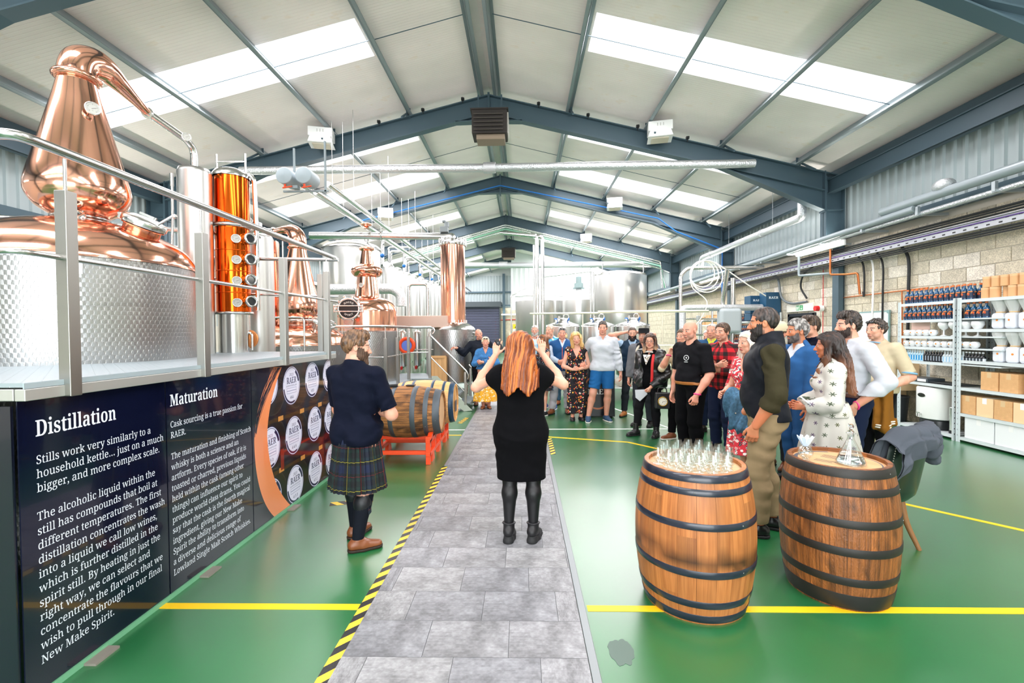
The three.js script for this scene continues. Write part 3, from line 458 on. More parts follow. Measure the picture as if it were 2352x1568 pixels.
{
  const t = thing('platform', 'raised steel platform with checker plate deck and tubular railing around the big still', 'platform', [0, 0, 0]);
  obj('deck_plate', uvm(box(4.4, 0.02, 3.42, -4.47, 1.495, -3.72)), deckMat, t);
  obj('edge_beam', [rbox(0.05, 0.055, 3.44, 0.004, -2.275, 1.45, -3.72), rbox(4.4, 0.055, 0.05, 0.004, -4.51, 1.45, -2.03), rbox(4.4, 0.055, 0.05, 0.004, -4.51, 1.45, -5.4)], mat(0xc9c9c5, 0.35, 0.7), t);
  obj('toe_plate', [box(0.006, 0.026, 3.44, -2.256, 1.492, -3.72)], M({ color: 0xbfd0d8, metalness: 0.6, roughness: 0.4 }), t);
  for (const [x, z] of [[-2.55, -2.35], [-2.55, -3.2], [-2.55, -4.4], [-2.55, -5.3], [-6, -2.35], [-6, -5.3]]) { obj('support_leg', box(0.08, 1.4, 0.08, x, 0.7, z), postMat, t); obj('foot_plate', box(0.2, 0.012, 0.14, x + 0.22, 0.006, z), mat(0x9a938a, 0.6, 0.4), t); }
  railing(t, [[-2.25, -2.21], [-2.25, -3.16], [-2.25, -4.25], [-2.25, -5.2], [-3.62, -5.42], [-2.42, -5.42]],
    [['handrail', [[-6.5, 2.62, -1.99], [-2.25, 2.62, -1.99], [-2.25, 2.625, -5.45]], 0.024], ['mid_rail', [[-6.5, 2.1, -1.99], [-2.25, 2.1, -1.99], [-2.25, 2.105, -5.5]], 0.013], ['handrail', [[-3.9, 2.68, -5.32], [-3.72, 2.635, -5.42], [-2.2, 2.6, -5.42]], 0.021], ['mid_rail', [[-3.66, 2.21, -5.42], [-2.2, 2.16, -5.42]], 0.012]], 1.5, 0.022, 0.06);
}
// printed panels on the platform's side
const boardSize = (w) => [Math.round(w * 720), 1000];
function board(z0, z1, draw, name, label) {
  const w = z0 - z1, H = 1.39, [pw, ph] = [Math.round(w * 1000), 1390];
  const t = ctex(pw, ph, (g) => { g.fillStyle = '#090d24'; g.fillRect(0, 0, pw, ph); draw(g, (x) => (z0 - x) * 1000, (y) => (1.42 - y) * 1000); });
  const m = M({ map: t, roughness: 0.12, physical: true, clearcoat: 0.5, clearcoatRoughness: 0.03 });
  const o = obj(name, put(new THREE.PlaneGeometry(w - 0.004, H), 0, 0, 0.0031), m);
  o.geometry = join([o.geometry]);
  o.position.set(-2.31, 0.725, (z0 + z1) / 2); o.rotation.y = Math.PI / 2; tag(o, label, 'sign');
  obj('backing', box(w - 0.004, H, 0.006), mat(0x0b1024, 0.3), o); return o;
}
const line = (g, s, x, y, w, px, bold) => { g.save(); g.translate(x, y); g.font = (bold ? 'bold ' : '') + px + 'px serif'; const m = g.measureText(s).width; g.scale(w ? w / m : 0.9, 1); g.fillText(s, 0, 0); g.restore(); return w / m; };
function para(g, lines, x, y0, dy, px, k) { lines.forEach((s, i) => { g.save(); g.translate(x, y0 + i * dy); g.font = px + 'px serif'; g.scale(k, 1); g.fillText(s, 0, 0); g.restore(); }); }
board(-2.015, -2.875, (g, X, Y) => {
  g.fillStyle = '#e6ecf4'; line(g, 'Distillation', X(-2.088), Y(1.242), 432, 108, true);
  para(g, ['Stills work very similarly to a', 'household kettle… just on a much', 'bigger, and more complex scale.'], X(-2.088), Y(1.11), 67, 57, 0.84);
  para(g, ['The alcoholic liquid within the', 'still has compounds that boil at', 'different temperatures. The first', 'distillation concentrates the wash', 'into a liquid we call low wines,', 'which is further distilled in the', 'spirit still. By heating in just the', 'right way, we can select and', 'concentrate the flavours that we', 'wish to pull through in our final', 'New Make Spirit.'], X(-2.085), Y(0.84), 69, 57, 0.84);
}, 'information_board', 'dark blue gloss board headed Distillation in white serif lettering');
board(-2.88, -3.8, (g, X, Y) => {
  g.fillStyle = '#e6ecf4'; line(g, 'Maturation', X(-2.91), Y(1.25), 470, 108, true);
  para(g, ['Cask sourcing is a true passion for', 'RAER.'], X(-2.91), Y(1.11), 70, 57, 0.83);
  para(g, ['The maturation and finishing of Scotch', 'whisky is both a science and an', 'artform. Every species of oak, if it is', 'toasted or charred, previous liquids', 'held within the cask (among other', 'things) can influence our spirit to', 'produce world class drams. You could', 'say that the cask is the fourth magical', 'ingredient, giving our New Make', 'Spirit the ability to transform into', 'a diverse and delicious range of', 'Lowland Single Malt Scotch Whiskies.'], X(-2.91), Y(0.9), 70, 57, 0.83);
}, 'information_board', 'dark blue gloss board headed Maturation in white serif lettering');
board(-3.805, -5.4, (g, X, Y) => {
  g.fillStyle = '#0c1020'; g.fillRect(0, 0, 1600, 1400);
  // print of casks on racks
  for (let r = 0; r < 3; r++) for (let c = -1; c < 4; c++) { const x = X(-4.12 - c * 0.44), y = Y(1.2 - r * 0.5); g.fillStyle = '#1d1c1e'; g.beginPath(); g.ellipse(x + 20, y, 215, 230, 0, 0, 7); g.fill(); g.strokeStyle = '#2d2b2a'; g.lineWidth = 14; g.stroke(); }
  for (const y of [0.93, 0.44]) { g.fillStyle = '#3c2a1a'; g.fillRect(X(-4.05), Y(y), 1300, 34); for (let k = 0; k < 4; k++) { g.fillStyle = '#c88a48'; g.fillRect(X(-4.22 - k * 0.42), Y(y) - 8, 90, 46); } }
  g.fillStyle = '#7a2018'; g.fillRect(X(-4.25), Y(0.62), 60, 200); g.fillRect(X(-4.25), Y(0.6), 620, 24);
  const label = (z, y, no) => { const x = X(z), q = Y(y), rx = 172, ry = 196; g.fillStyle = '#2b2d52'; g.beginPath(); g.ellipse(x, q, rx, ry, 0, 0, 7); g.fill(); g.fillStyle = '#dcdcf0'; g.beginPath(); g.ellipse(x, q, rx - 8, ry - 8, 0, 0, 7); g.fill(); g.strokeStyle = '#23284e'; g.lineWidth = 20; g.beginPath(); g.ellipse(x, q, rx - 24, ry - 26, 0, 1.2, 3.0); g.stroke(); g.lineWidth = 30; g.beginPath(); g.ellipse(x, q, rx - 30, ry - 34, 0, -1.0, -0.2); g.stroke(); g.lineWidth = 5; g.beginPath(); g.ellipse(x, q, rx - 20, ry - 20, 0, -2.9, 1.3); g.stroke();
    g.fillStyle = '#23284e'; g.textAlign = 'center'; g.font = '36px sans-serif'; g.fillText('2023', x, q - 96); g.font = 'bold 84px serif'; g.save(); g.translate(x, q - 22); g.scale(0.8, 1); g.fillText('RAER', 0, 0); g.restore(); g.font = '20px serif'; g.fillText('JACKTON DISTILLERY', x, q + 8); g.strokeStyle = '#6b6f98'; g.lineWidth = 3; g.strokeRect(x - 92, q + 24, 184, 26); g.strokeRect(x - 92, q + 52, 184, 24); g.font = '42px sans-serif'; g.fillText(no, x, q + 132); g.textAlign = 'left'; };
  label(-4.06, 1.26, '451'); label(-4.48, 1.205, '464'); label(-4.93, 1.215, '453'); label(-5.36, 1.22, '455');
  label(-4.08, 0.68, '4 5 0'); label(-4.51, 0.7, '4 4 9'); label(-4.97, 0.72, '4 4 8'); label(-5.38, 0.71, '4 4 7');
  label(-4.09, 0.2, '4 3 4'); label(-4.52, 0.2, '4 3 3'); label(-4.97, 0.22, '4 3 2'); label(-5.4, 0.2, '4 3 1');
  // left of the ring is plain, the ring itself is a brushed orange stroke
  const P = (z, y) => [X(z), Y(y)];
  g.fillStyle = '#090d24'; g.beginPath(); g.moveTo(0, 0); g.lineTo(...P(-4.2, 1.42)); g.quadraticCurveTo(...P(-3.85, 1.0), ...P(-3.93, 0.6)); g.quadraticCurveTo(...P(-4.0, 0.2), ...P(-4.2, 0)); g.lineTo(0, 1400); g.fill();
  g.fillStyle = '#ee8d5a'; g.beginPath(); g.moveTo(...P(-4.16, 1.41)); g.quadraticCurveTo(...P(-3.86, 1.15), ...P(-3.83, 0.8)); g.quadraticCurveTo(...P(-3.83, 0.3), ...P(-4.13, 0.02)); g.lineTo(...P(-4.42, 0.02)); g.quadraticCurveTo(...P(-4.05, 0.35), ...P(-4.03, 0.8)); g.quadraticCurveTo(...P(-4.05, 1.1), ...P(-4.3, 1.4)); g.fill();
  g.strokeStyle = '#0b0f26'; for (let i = 0; i < 26; i++) { const a = rnd(); g.lineWidth = 2 + rnd() * 5; g.beginPath(); g.moveTo(...P(-4.12 - rnd() * 0.16, 1.4)); g.quadraticCurveTo(...P(-3.88 - a * 0.05, 1.18 - rnd() * 0.15), ...P(-3.835 - a * 0.03, 0.95 - rnd() * 0.12)); g.globalAlpha = 0.8; g.stroke(); g.globalAlpha = 1; }
}, 'information_board', 'glossy printed board showing cask heads with round white labels and an orange ring');
tag(obj('end_board', box(4.2, 1.37, 0.012, -4.42, 0.715, -2.005), M({ color: 0x0c1020, roughness: 0.18, physical: true, clearcoat: 0.4, clearcoatRoughness: 0.05 })), 'plain near black board closing the front end of the platform', 'panel');
struct('trim_30', box(0.05, 0.03, 3.5, -2.32, 0.012, -3.75), mat(0x6fae86, 0.4));

// ---------- second platform with stairs ----------
{
  const t = thing('platform', 'lower steel platform with railings and a short stair beside the copper stills', 'platform', [0, 0, 0]);
  const H = 0.73;
  obj('deck_plate', [uvm(box(2.6, 0.02, 1.9, -3.7, H - 0.01, -8.85)), uvm(box(1.75, 0.02, 1.3, -2.85, H - 0.012, -10.4))], deckMat, t);
  obj('edge_beam', [rbox(0.05, 0.14, 2.0, 0.004, -2.42, H - 0.075, -8.9), rbox(0.46, 0.14, 0.05, 0.004, -2.2, H - 0.075, -9.82), rbox(2.6, 0.14, 0.05, 0.004, -3.7, H - 0.075, -7.9), rbox(0.05, 0.14, 1.2, 0.004, -1.98, H - 0.075, -10.4)], mat(0xb9c0be, 0.45, 0.4), t);
  for (const [x, z] of [[-2.5, -8], [-2.5, -9.7], [-4.8, -8], [-2.05, -10.95], [-2.05, -9.9]]) obj('support_leg', box(0.08, H - 0.1, 0.08, x, (H - 0.1) / 2, z), postMat, t);
  const green = mat(0xc3ccc0, 0.45, 0.25), st = new THREE.Group(); st.name = 'stair'; t.add(st);
  const str = [[-1.98, H + 0.04], [-1.86, H + 0.04], [-1.1, 0.02], [-1.28, 0.0], [-1.98, H - 0.2]];
  obj('stringer', extrude(str, 0.02, 0, 0, 0, -9.86), green, st); obj('stringer', extrude(str, 0.02, 0, 0, 0, -10.86), green, st);
  for (let i = 0; i < 3; i++) obj('tread', [rbox(0.26, 0.03, 0.96, 0.005, -1.74 + i * 0.235, 0.56 - i * 0.19, -10.36), box(0.01, 0.05, 0.96, -1.62 + i * 0.235, 0.545 - i * 0.19, -10.36)], deckMat, st);
  const PH = 0.92;
  railing(t, [[-3.16, -7.92], [-2.42, -7.98], [-2.42, -8.75], [-2.42, -9.6], [-2.02, -9.85], [-2.02, -10.86], [-3.9, -7.92], [-2.3, -10.95], [-3.0, -10.95]],
    [['handrail', [[-4.9, H + 1.11, -7.92], [-2.42, H + 1.11, -7.98], [-2.42, H + 1.11, -9.8], [-1.95, H + 1.11, -9.85], [-1.9, H + 1.02, -9.85], [-1.95, H + 0.96, -9.85]], 0.021], ['mid_rail', [[-4.9, H + 0.56, -7.92], [-2.42, H + 0.56, -7.98], [-2.42, H + 0.56, -9.82], [-2.02, H + 0.56, -9.85]], 0.013],
      ['handrail', [[-3.4, H + 1.11, -10.95], [-1.95, H + 1.11, -10.9], [-1.88, H + 1.0, -10.9]], 0.021], ['mid_rail', [[-3.4, H + 0.58, -10.95], [-2.02, H + 0.58, -10.9]], 0.012],
      ['stair_rail', [[-2.0, H + 0.92, -9.86], [-1.22, H + 0.14, -9.86], [-1.18, 0.78, -9.86], [-1.2, 0.7, -9.86]], 0.02], ['stair_rail', [[-2.0, H + 0.92, -10.87], [-1.22, H + 0.14, -10.87], [-1.18, 0.78, -10.87], [-1.2, 0.7, -10.87]], 0.02],
      ['mid_rail', [[-2.0, H + 0.45, -9.86], [-1.25, H - 0.32, -9.86]], 0.012], ['mid_rail', [[-2.0, H + 0.45, -10.87], [-1.25, H - 0.32, -10.87]], 0.012]], H, 0.02, 0.055, PH);
  for (const z of [-9.86, -10.87]) obj('post', rbox(0.05, 0.72, 0.05, 0.004, -1.25, 0.5, z), postMat, t);
}
{
  const t = thing('wooden_crate', 'tall pale wooden crate at the stair head beside the dimpled tank', 'crate', [-1.94, 0.0, -10.48]);
  const w = mat(0xd9ab74, 0.7); for (let i = 0; i < 4; i++) obj('plank', rbox(0.088, 1.1, 0.018, 0.004, -0.135 + i * 0.09, 0.6, 0.11), w, t);
  obj('body', box(0.36, 1.12, 0.2, 0, 0.6, 0), mat(0xc99a63, 0.7), t); obj('frame', [box(0.04, 1.18, 0.022, -0.17, 0.6, 0.128), box(0.04, 1.18, 0.022, 0.17, 0.6, 0.128), box(0.376, 0.05, 0.022, 0, 1.165, 0.132), box(0.376, 0.05, 0.022, 0, 0.04, 0.132)], w, t);
}
// ---------- overhead services ----------
const foil = M({ color: 0xd2d5d8, metalness: 0.85, roughness: 0.4, bumpMap: re(speckBump, 1, 1), bumpScale: 0.01 }), greyPipe = mat(0x9aa5aa, 0.4, 0.2), cable = mat(0x1d2022, 0.6), copperPipe = mat(0xc87444, 0.35, 0.8);
tag(obj('ventilation_duct', [pipe([[-6.3, 5.38, -10.15], [-0.75, 5.36, -10.15], [5.1, 5.36, -10.15]], 0.09, 0.1, 20), cyl(0.12, 0.12, 0.26, 20, -0.7, 5.36, -10.15, 0, 0, Math.PI / 2)], foil), 'long silver duct hung across the hall below the first full frame', 'duct');
tag(obj('ventilation_duct', [pipe([[-4.0, 4.95, -22], [6.4, 4.9, -22]], 0.14, 0.1, 18), cyl(0.17, 0.17, 0.4, 18, -0.9, 4.94, -22, 0, 0, Math.PI / 2)], foil), 'silver duct crossing the rear of the hall above the tanks', 'duct');
{
  const t = thing('unit_heater', 'dark louvred unit heater hung from the ridge of the first full frame', 'heater', [-0.66, 6.12, -9.85]);
  obj('casing', [rbox(0.74, 0.5, 0.5, 0.01, 0, 0.02, 0), box(0.8, 0.03, 0.54, 0, 0.27, 0)], mat(0x2c2623, 0.6), t);
  for (let i = 0; i < 5; i++) obj('louvre', box(0.62, 0.012, 0.07, -0.02, -0.16 + i * 0.08, 0.27, 0.5), mat(0x4a423c, 0.5), t);
  obj('side_cover', rbox(0.03, 0.44, 0.4, 0.01, 0.385, 0, 0), mat(0xb9b6ae, 0.5), t);
  obj('outlet', [box(0.6, 0.1, 0.36, 0.02, -0.28, 0)], mat(0x8c7c6a, 0.6), t); obj('hanger', [box(0.03, 0.4, 0.03, -0.25, 0.48, 0), box(0.03, 0.4, 0.03, 0.25, 0.48, 0)], steelDark, t);
  dup(t, [-0.75, 6.1, -25.6], 0, 'dark unit heater hung far back at the ridge above the rear hall');
}
{
  const t = thing('bay_light', 'white boxed bay lamp left of the ridge on the first full frame', 'lamp', [-4.38, 6.02, -10.0], 0.25);
  const w = mat(0xf1f2f1, 0.4); obj('housing', [rbox(0.5, 0.2, 0.4, 0.012, 0, 0.06, 0)], w, t); obj('reflector', [extrude([[-0.2, 0], [0.2, 0], [0.25, -0.14], [-0.25, -0.14]], 0.42, 0.004, 0, -0.03, -0.2)], w, t); obj('tube_guard', rbox(0.36, 0.02, 0.3, 0.005, 0, -0.185, 0), mat(0xcfc6b2, 0.5), t); obj('vents', [0, 1, 2].map((i) => box(0.02, 0.06, 0.004, -0.06 + i * 0.06, 0.08, 0.202)), mat(0xc9c9c6, 0.5), t);
  for (const [x, y, z, l] of [[3.0, 6.02, -10, 'white boxed bay lamp right of the ridge on the first full frame'], [-4.6, 5.75, -15.4, 'small white bay lamp on the second frame left of the ridge'], [3.1, 5.95, -15.3, 'small white bay lamp on the second frame right of the ridge'], [2.9, 5.9, -20.6, 'tiny white bay lamp on the third frame right of the ridge']]) dup(t, [x, y, z], x > 0 ? -0.2 : 0.25, l);
}
// small spotlights and clips along the first rafter
[[-2.2, 0], [1.5, 0], [-1.3, 0], [0.4, 0], [2.6, 0], [3.7, 0], [-3.2, 0]].forEach(([x], i) => { const y = roofY(x) - 0.16; const o = obj('clip_camera', [rbox(0.07, 0.06, 0.07, 0.01, 0, 0, 0.11), cyl(0.02, 0.025, 0.04, 10, 0, -0.005, 0.16, Math.PI / 2), box(0.02, 0.08, 0.02, 0, -0.04, 0.1)], cable); o.position.set(x, y, -10.4); tag(o, `small black box on the first full rafter, ${ORD[[1, 1, 0, 0, 2, 3, 2][i]]} ${x > RIDGE_X ? 'right' : 'left'} of the ridge`, 'clip'); });
// steel pipes running back along the left of the hall
[[-3.5, 4.42, 'upper'], [-3.72, 4.28, 'middle'], [-3.95, 4.4, 'left']].forEach(([x, y, n], i) => tag(obj('steel_pipe', [pipe([[x, y, -8.2], [x, y + 0.1, -31]], 0.05, 0.1, 14), ...[9.5, 12, 15, 18].map((d) => cyl(0.006, 0.006, 2.0 - i * 0.2, 6, x, y + 0.95, -d))], inox), n + ' steel pipe of three running back high over the copper stills', 'pipe'));
{
  const t = thing('pipe_manifold', 'two grey capped pipe ends with orange lever valves hung above the railing', 'valve', [-3.95, 4.45, -8]);
  for (const x of [-0.17, 0.17]) { obj('capped_end', lathe([[0, 0.16], [0.13, 0.15], [0.145, 0.13], [0.145, -0.2], [0.06, -0.24]], 32).rotateX(Math.PI / 2).translate(x, 0.02, 0), mat(0xa9b6bd, 0.5), t); obj('lever', [rbox(0.17, 0.02, 0.03, 0.006, x + 0.05, -0.18, 0.12, 0, 0, 0.15), cyl(0.02, 0.02, 0.07, 10, x, -0.15, 0.1)], orangePaint, t); }
  obj('frame', [box(0.8, 0.03, 0.03, 0.15, -0.22, 0), box(0.03, 0.9, 0.03, 0.5, 0.2, 0), box(0.03, 0.55, 0.03, -0.1, 0.3, -0.1), rbox(0.1, 0.06, 0.1, 0.01, 0, -0.17, 0.05)], galvPale, t);
}
tag(obj('insulated_pipe', [pipe([[-5.0, 2.85, -11.6], [-3.3, 2.85, -11.6], [-3.1, 2.7, -11.6], [-3.1, 2.4, -11.6]], 0.13, 0.15, 18)], foil), 'silver wrapped pipe behind the gin still neck', 'pipe');
// bundle of pipes that follows the third rafter, and its down pipes
for (let i = 0; i < 4; i++) tag(obj('rafter_pipe', pipe([[-5.2, 5.2 - i * 0.09, -20.2], [RIDGE_X, 6.45 - i * 0.09, -20.2], [6.1, 4.75 - i * 0.1, -20.2], [6.15 + i * 0.06, 3.6, -20.2]], 0.035, 0.1, 8), i === 2 ? mat(0x7fb59a, 0.5) : inox), ['topmost steel pipe in the bundle along the far rafter', 'second steel pipe in the bundle along the far rafter', 'green pipe in the bundle along the far rafter', 'lowest steel pipe in the bundle along the far rafter'][i], 'pipe');
for (const [k, x] of [[0, 0.5], [1, 0.68], [2, 0.4]]) tag(obj('down_pipe', [pipe(k < 2 ? [[x, 0.02, -15.1], [x, 4.9 - k * 0.05, -15.1], [x - 1.2 - k * 0.2, 5.0, -15.1]] : [[x, 0.02, -15.2], [x, 4.6, -15.2]], k < 2 ? 0.06 : 0.03, 0.12, 12)], inox), ['left of the two tall steel down pipes behind the woman with red hair', 'right of the two tall steel down pipes behind the woman with red hair', 'thin steel pipe beside the two tall down pipes'][k], 'pipe');
tag(obj('blue_pipe', [pipe([[6.75, 1.5, -15.55], [6.75, 4.45, -15.55], [5.2, 5.05, -15.5], [4.6, 5.5, -15.5], [RIDGE_X, 6.68, -15.5], [-5.5, 5.55, -15.5]], 0.022, 0.06, 8)], bluePaint), 'thin blue air pipe along the second rafter and down its column', 'pipe');
// tanks of the left row
const TK = [['big domed steel tank behind the gin still', 4.15], ['second tall steel tank in the left rear row', 4.2], ['third tall steel tank in the left rear row', 4.2], ['fourth tall steel tank in the left rear row', 4.3], ['fifth tall steel tank in the left rear row', 4.4], ['last tall steel tank in the left rear row', 4.4]];
TK.forEach(([l, h], i) => {
  const t = thing('fermenter', l, 'tank', [-4.95, 0, -13.2 - i * 2.35]), R = 0.8;
  if (!i) { obj('shell', lathe([[0.3, 0.35], [R, 0.7], [R, h], [R + 0.02, h]], 60), inoxSatin, t); obj('dome', lathe([[R + 0.03, h - 0.03], [R + 0.03, h + 0.02], [R * 0.9, h + 0.11], [R * 0.6, h + 0.2], [0, h + 0.24]], 60), inox, t); }
  else { // a rank of slender vertical cylinders
    for (let k = 0; k < 4; k++) { obj('cylinder', lathe([[0.05, 0.5], [0.2, 0.7], [0.2, h - 0.4], [0.14, h - 0.25], [0.02, h - 0.2]], 30, 0.62 - (k % 2) * 0.1, 0, 0.85 - k * 0.52), inoxSatin, t); }
    obj('backing_tank', lathe([[0.3, 0.4], [0.7, 0.7], [0.7, h - 0.5], [0.3, h - 0.2], [0, h - 0.15]], 40, -0.3, 0, 0), inoxSatin, t);
  }
  obj('top_pipe', [pipe([[0.55, h - 0.3, 0.3], [0.55, h + 0.25, 0.3], [1.0, h + 0.25, 0.3], [1.0, h - 0.5, 0.35]], 0.045, 0.08, 12)], inox, t); obj('top_pipe', [pipe([[0.3, h - 0.2, -0.3], [0.3, h + 0.5, -0.3], [1.2, h + 0.5, -0.3]], 0.035, 0.08, 10)], inox, t);
  obj('valve', [sph(0.06, 1.02, h - 0.25, 0.42), cyl(0.03, 0.03, 0.12, 10, 1.0, h - 0.25, 0.36, Math.PI / 2)], bluePaint, t);
  for (const a of [0.8, 2.4, 4, 5.5]) obj('leg', cyl(0.04, 0.04, 0.75, 10, Math.cos(a) * 0.6, 0.37, Math.sin(a) * 0.6), inox, t);
});
for (const [y, z, x0, x1] of [[2.55, -12.0, -3.4, -2.65]]) tag(obj('gooseneck_pipe', pipe([[x0 + 0.4, 0.05, z], [x0 + 0.4, 3.0, z], [x1 + 0.15, 3.0, z], [x1 + 0.15, 0.05, z]], 0.04, 0.12, 14), inox), 'bent steel pipe between the gin still and the tall copper column', 'pipe');
// tanks on the right
{
  const t = thing('mash_tank', 'wide tall steel tank with a flat top behind the man in blue shorts', 'tank', [3.62, 0, -17.2]), R = 1.02;
  obj('shell', lathe([[0.4, 0.5], [R, 0.75], [R, 3.72], [R * 0.99, 3.78]], 64), inoxSatin, t); obj('top', lathe([[R, 3.76], [R * 0.97, 3.83], [R * 0.6, 3.92], [0, 3.97]], 64), inox, t);
  obj('hand_rail', [pipe([[-0.7, 3.8, 0.6], [-0.7, 4.2, 0.6], [0.8, 4.2, 0.5], [0.8, 3.85, 0.5]], 0.02, 0.08, 8), pipe([[-1.1, 0.5, 0.35], [-1.1, 4.0, 0.35], [-0.8, 4.05, 0.3]], 0.035, 0.1, 10), pipe([[-1.02, 1.0, 0.6], [-1.02, 3.9, 0.6], [-2.9, 3.7, 0.6], [-2.9, 2.9, 0.6]], 0.025, 0.1, 10)], inox, t);
  for (const a of [0.8, 2.4, 4, 5.5]) obj('leg', cyl(0.06, 0.06, 0.85, 12, Math.cos(a) * 0.75, 0.42, Math.sin(a) * 0.75), inox, t);
}
[[0.72, 'cone topped steel tank nearest the red haired woman in the rear'], [2.55, 'cone topped steel tank with a grey agitator motor on it']].forEach(([x, l], i) => {
  const t = thing('cone_tank', l, 'tank', [x, 0, -20.6]), R = 1.02;
  obj('shell', lathe([[0.4, 0.4], [R, 0.7], [R, 3.1]], 56), inoxSatin, t); obj('cone', lathe([[R + 0.02, 3.08], [R, 3.13], [0.16, 3.55], [0.12, 3.62], [0, 3.62]], 56), mat(0xeeefee, 0.35, 0.6), t);
  if (i) obj('motor', [cyl(0.12, 0.14, 0.35, 18, 0, 4.0, 0), cyl(0.2, 0.2, 0.2, 18, 0, 3.78, 0), box(0.5, 0.06, 0.2, 0, 3.66, 0), pipe([[0, 4.2, 0], [0.05, 4.5, 0], [0.2, 4.8, 0]], 0.012, 0.1, 6)], mat(0x7f9494, 0.5), t);
  else obj('pipe', pipe([[-1.2, 0.5, 0.9], [-1.2, 3.3, 0.9], [-0.5, 3.6, 0.6]], 0.03, 0.1, 10), inox, t);
  obj('rail', pipe([[-R, 3.25, 0.75], [R * 0.9, 3.3, 0.8]], 0.02, 0.1, 8), inox, t);
  for (const a of [0.8, 2.4, 4, 5.5]) obj('leg', cyl(0.06, 0.06, 0.75, 12, Math.cos(a) * 0.75, 0.37, Math.sin(a) * 0.75), inox, t);
});
[[1.12, 'low lidded steel tank left of the man in white shirt and shorts'], [2.1, 'low lidded steel tank straight behind the man in white shirt and shorts'], [3.06, 'low lidded steel tank behind the man with his hand at his head']].forEach(([x, l]) => {
  const t = thing('lidded_tank', l, 'tank', [x, 0, -12.7]), R = 0.46;
  obj('shell', lathe([[0.2, 0.35], [R, 0.5], [R, 1.86]], 48), inoxSatin, t); obj('lid', lathe([[R + 0.01, 1.85], [R, 1.9], [R * 0.6, 1.96], [0.2, 1.99], [0.2, 2.06], [0.16, 2.08], [0, 2.1]], 48), inox, t);
  obj('clamp', [rbox(0.08, 0.03, 0.05, 0.008, -0.2, 2.07, 0.1), rbox(0.03, 0.08, 0.04, 0.008, 0.16, 2.06, 0.14)], bluePaint, t); obj('handle', [torus(0.07, 0.012, 0.1, 2.13, 0, 0), cyl(0.05, 0.05, 0.05, 14, -0.1, 2.12, 0)], inox, t);
  for (const a of [0.8, 2.4, 4, 5.5]) obj('leg', cyl(0.03, 0.03, 0.45, 10, Math.cos(a) * 0.33, 0.22, Math.sin(a) * 0.33), inox, t);
});
tag(obj('steel_rail_pipe', [pipe([[0.2, 2.2, -12.1], [2.0, 2.2, -12.1]], 0.028, 0.1, 10), pipe([[2.0, 2.23, -12.1], [4.9, 2.23, -12.1]], 0.035, 0.1, 10), pipe([[0.9, 1.33, -12.1], [4.2, 1.33, -12.1]], 0.02, 0.1, 8), ...[0.3, 1.6, 3.7].map((x) => cyl(0.016, 0.016, 2.2, 8, x, 1.1, -12.1))], mat(0xe8e2cc, 0.35, 0.6)), 'cream steel service pipes in front of the low lidded tanks', 'pipe');
// pipework cluster beside the right wall, in front of the stock shelves
{
  const t = thing('pipework', 'tangle of steel pipes on a frame between the big tank and the stock shelves', 'pipework', [4.7, 0, -13.2]);
  const st = [[[-0.15, 0.02, 0], [-0.15, 3.3, 0], [0.05, 3.5, 0], [2.1, 3.5, 0.2]], [[0.5, 0.02, -0.2], [0.5, 2.0, -0.2], [1.3, 2.0, -0.2]], [[0.75, 0.02, 0], [0.75, 2.3, 0]], [[-0.1, 1.6, 0.1], [1.2, 1.6, 0.1]], [[-0.1, 2.05, 0.1], [1.0, 2.05, 0.1]], [[1.0, 0.02, 0.1], [1.0, 2.5, 0.1], [1.0, 3.4, 0.4]], [[1.3, 0.02, 0], [1.3, 3.2, 0.1]], [[0.2, 0.02, 0.1], [0.2, 1.9, 0.1]], [[-0.1, 1.2, 0], [1.2, 1.2, 0]]];
  st.forEach((p, i) => obj('pipe', pipe(p, [0.05, 0.035, 0.03, 0.03, 0.02, 0.06, 0.06, 0.02, 0.035][i], 0.1, 12), inox, t));
  obj('lagged_pipe', pipe([[-0.2, 1.4, 0.3], [-0.2, 2.35, 0.3], [2.0, 2.35, 0.3]], 0.09, 0.12, 18), foil, t);
  obj('lagging_bag', rbox(0.62, 0.7, 0.3, 0.1, 1.1, 1.98, 0.3, 0, 0, 0, 4), mat(0xb4bdc0, 0.7), t);
  obj('pump', [cyl(0.16, 0.16, 0.4, 20, 0.3, 0.35, 0.3, 0, 0, 1.57), box(0.5, 0.06, 0.3, 0.3, 0.16, 0.3), rbox(0.5, 0.45, 0.3, 0.02, 0.1, 0.9, 0.2)], inox, t);
  obj('valves', [sph(0.06, 0.35, 1.4, 0.3), rbox(0.1, 0.16, 0.1, 0.02, 0.28, 2.06, 0.2), rbox(0.12, 0.1, 0.1, 0.02, 0.28, 1.1, 0.3), cyl(0.04, 0.04, 0.1, 12, 0.9, 1.25, 0.2, 1.57)], mat(0xc7cccb, 0.4, 0.6), t);
}
for (let k = 0; k < 3; k++) { const S = []; for (let i = 0; i <= 40; i++) { const a = i / 40 * Math.PI * 2; S.push(V(5.05 + Math.cos(a) * (0.34 + k * 0.05) + k * 0.05, 3.3 + Math.sin(a) * (0.36 + k * 0.04) - k * 0.04, -12.9 + k * 0.03)); } tag(obj('hose_coil', sweep(S, () => 0.016, 8, false), mat(0xefece0, 0.5)), ['inner', 'middle', 'outer'][k] + ' loop of cream hose hung in front of the pipe frame', 'hose'); }
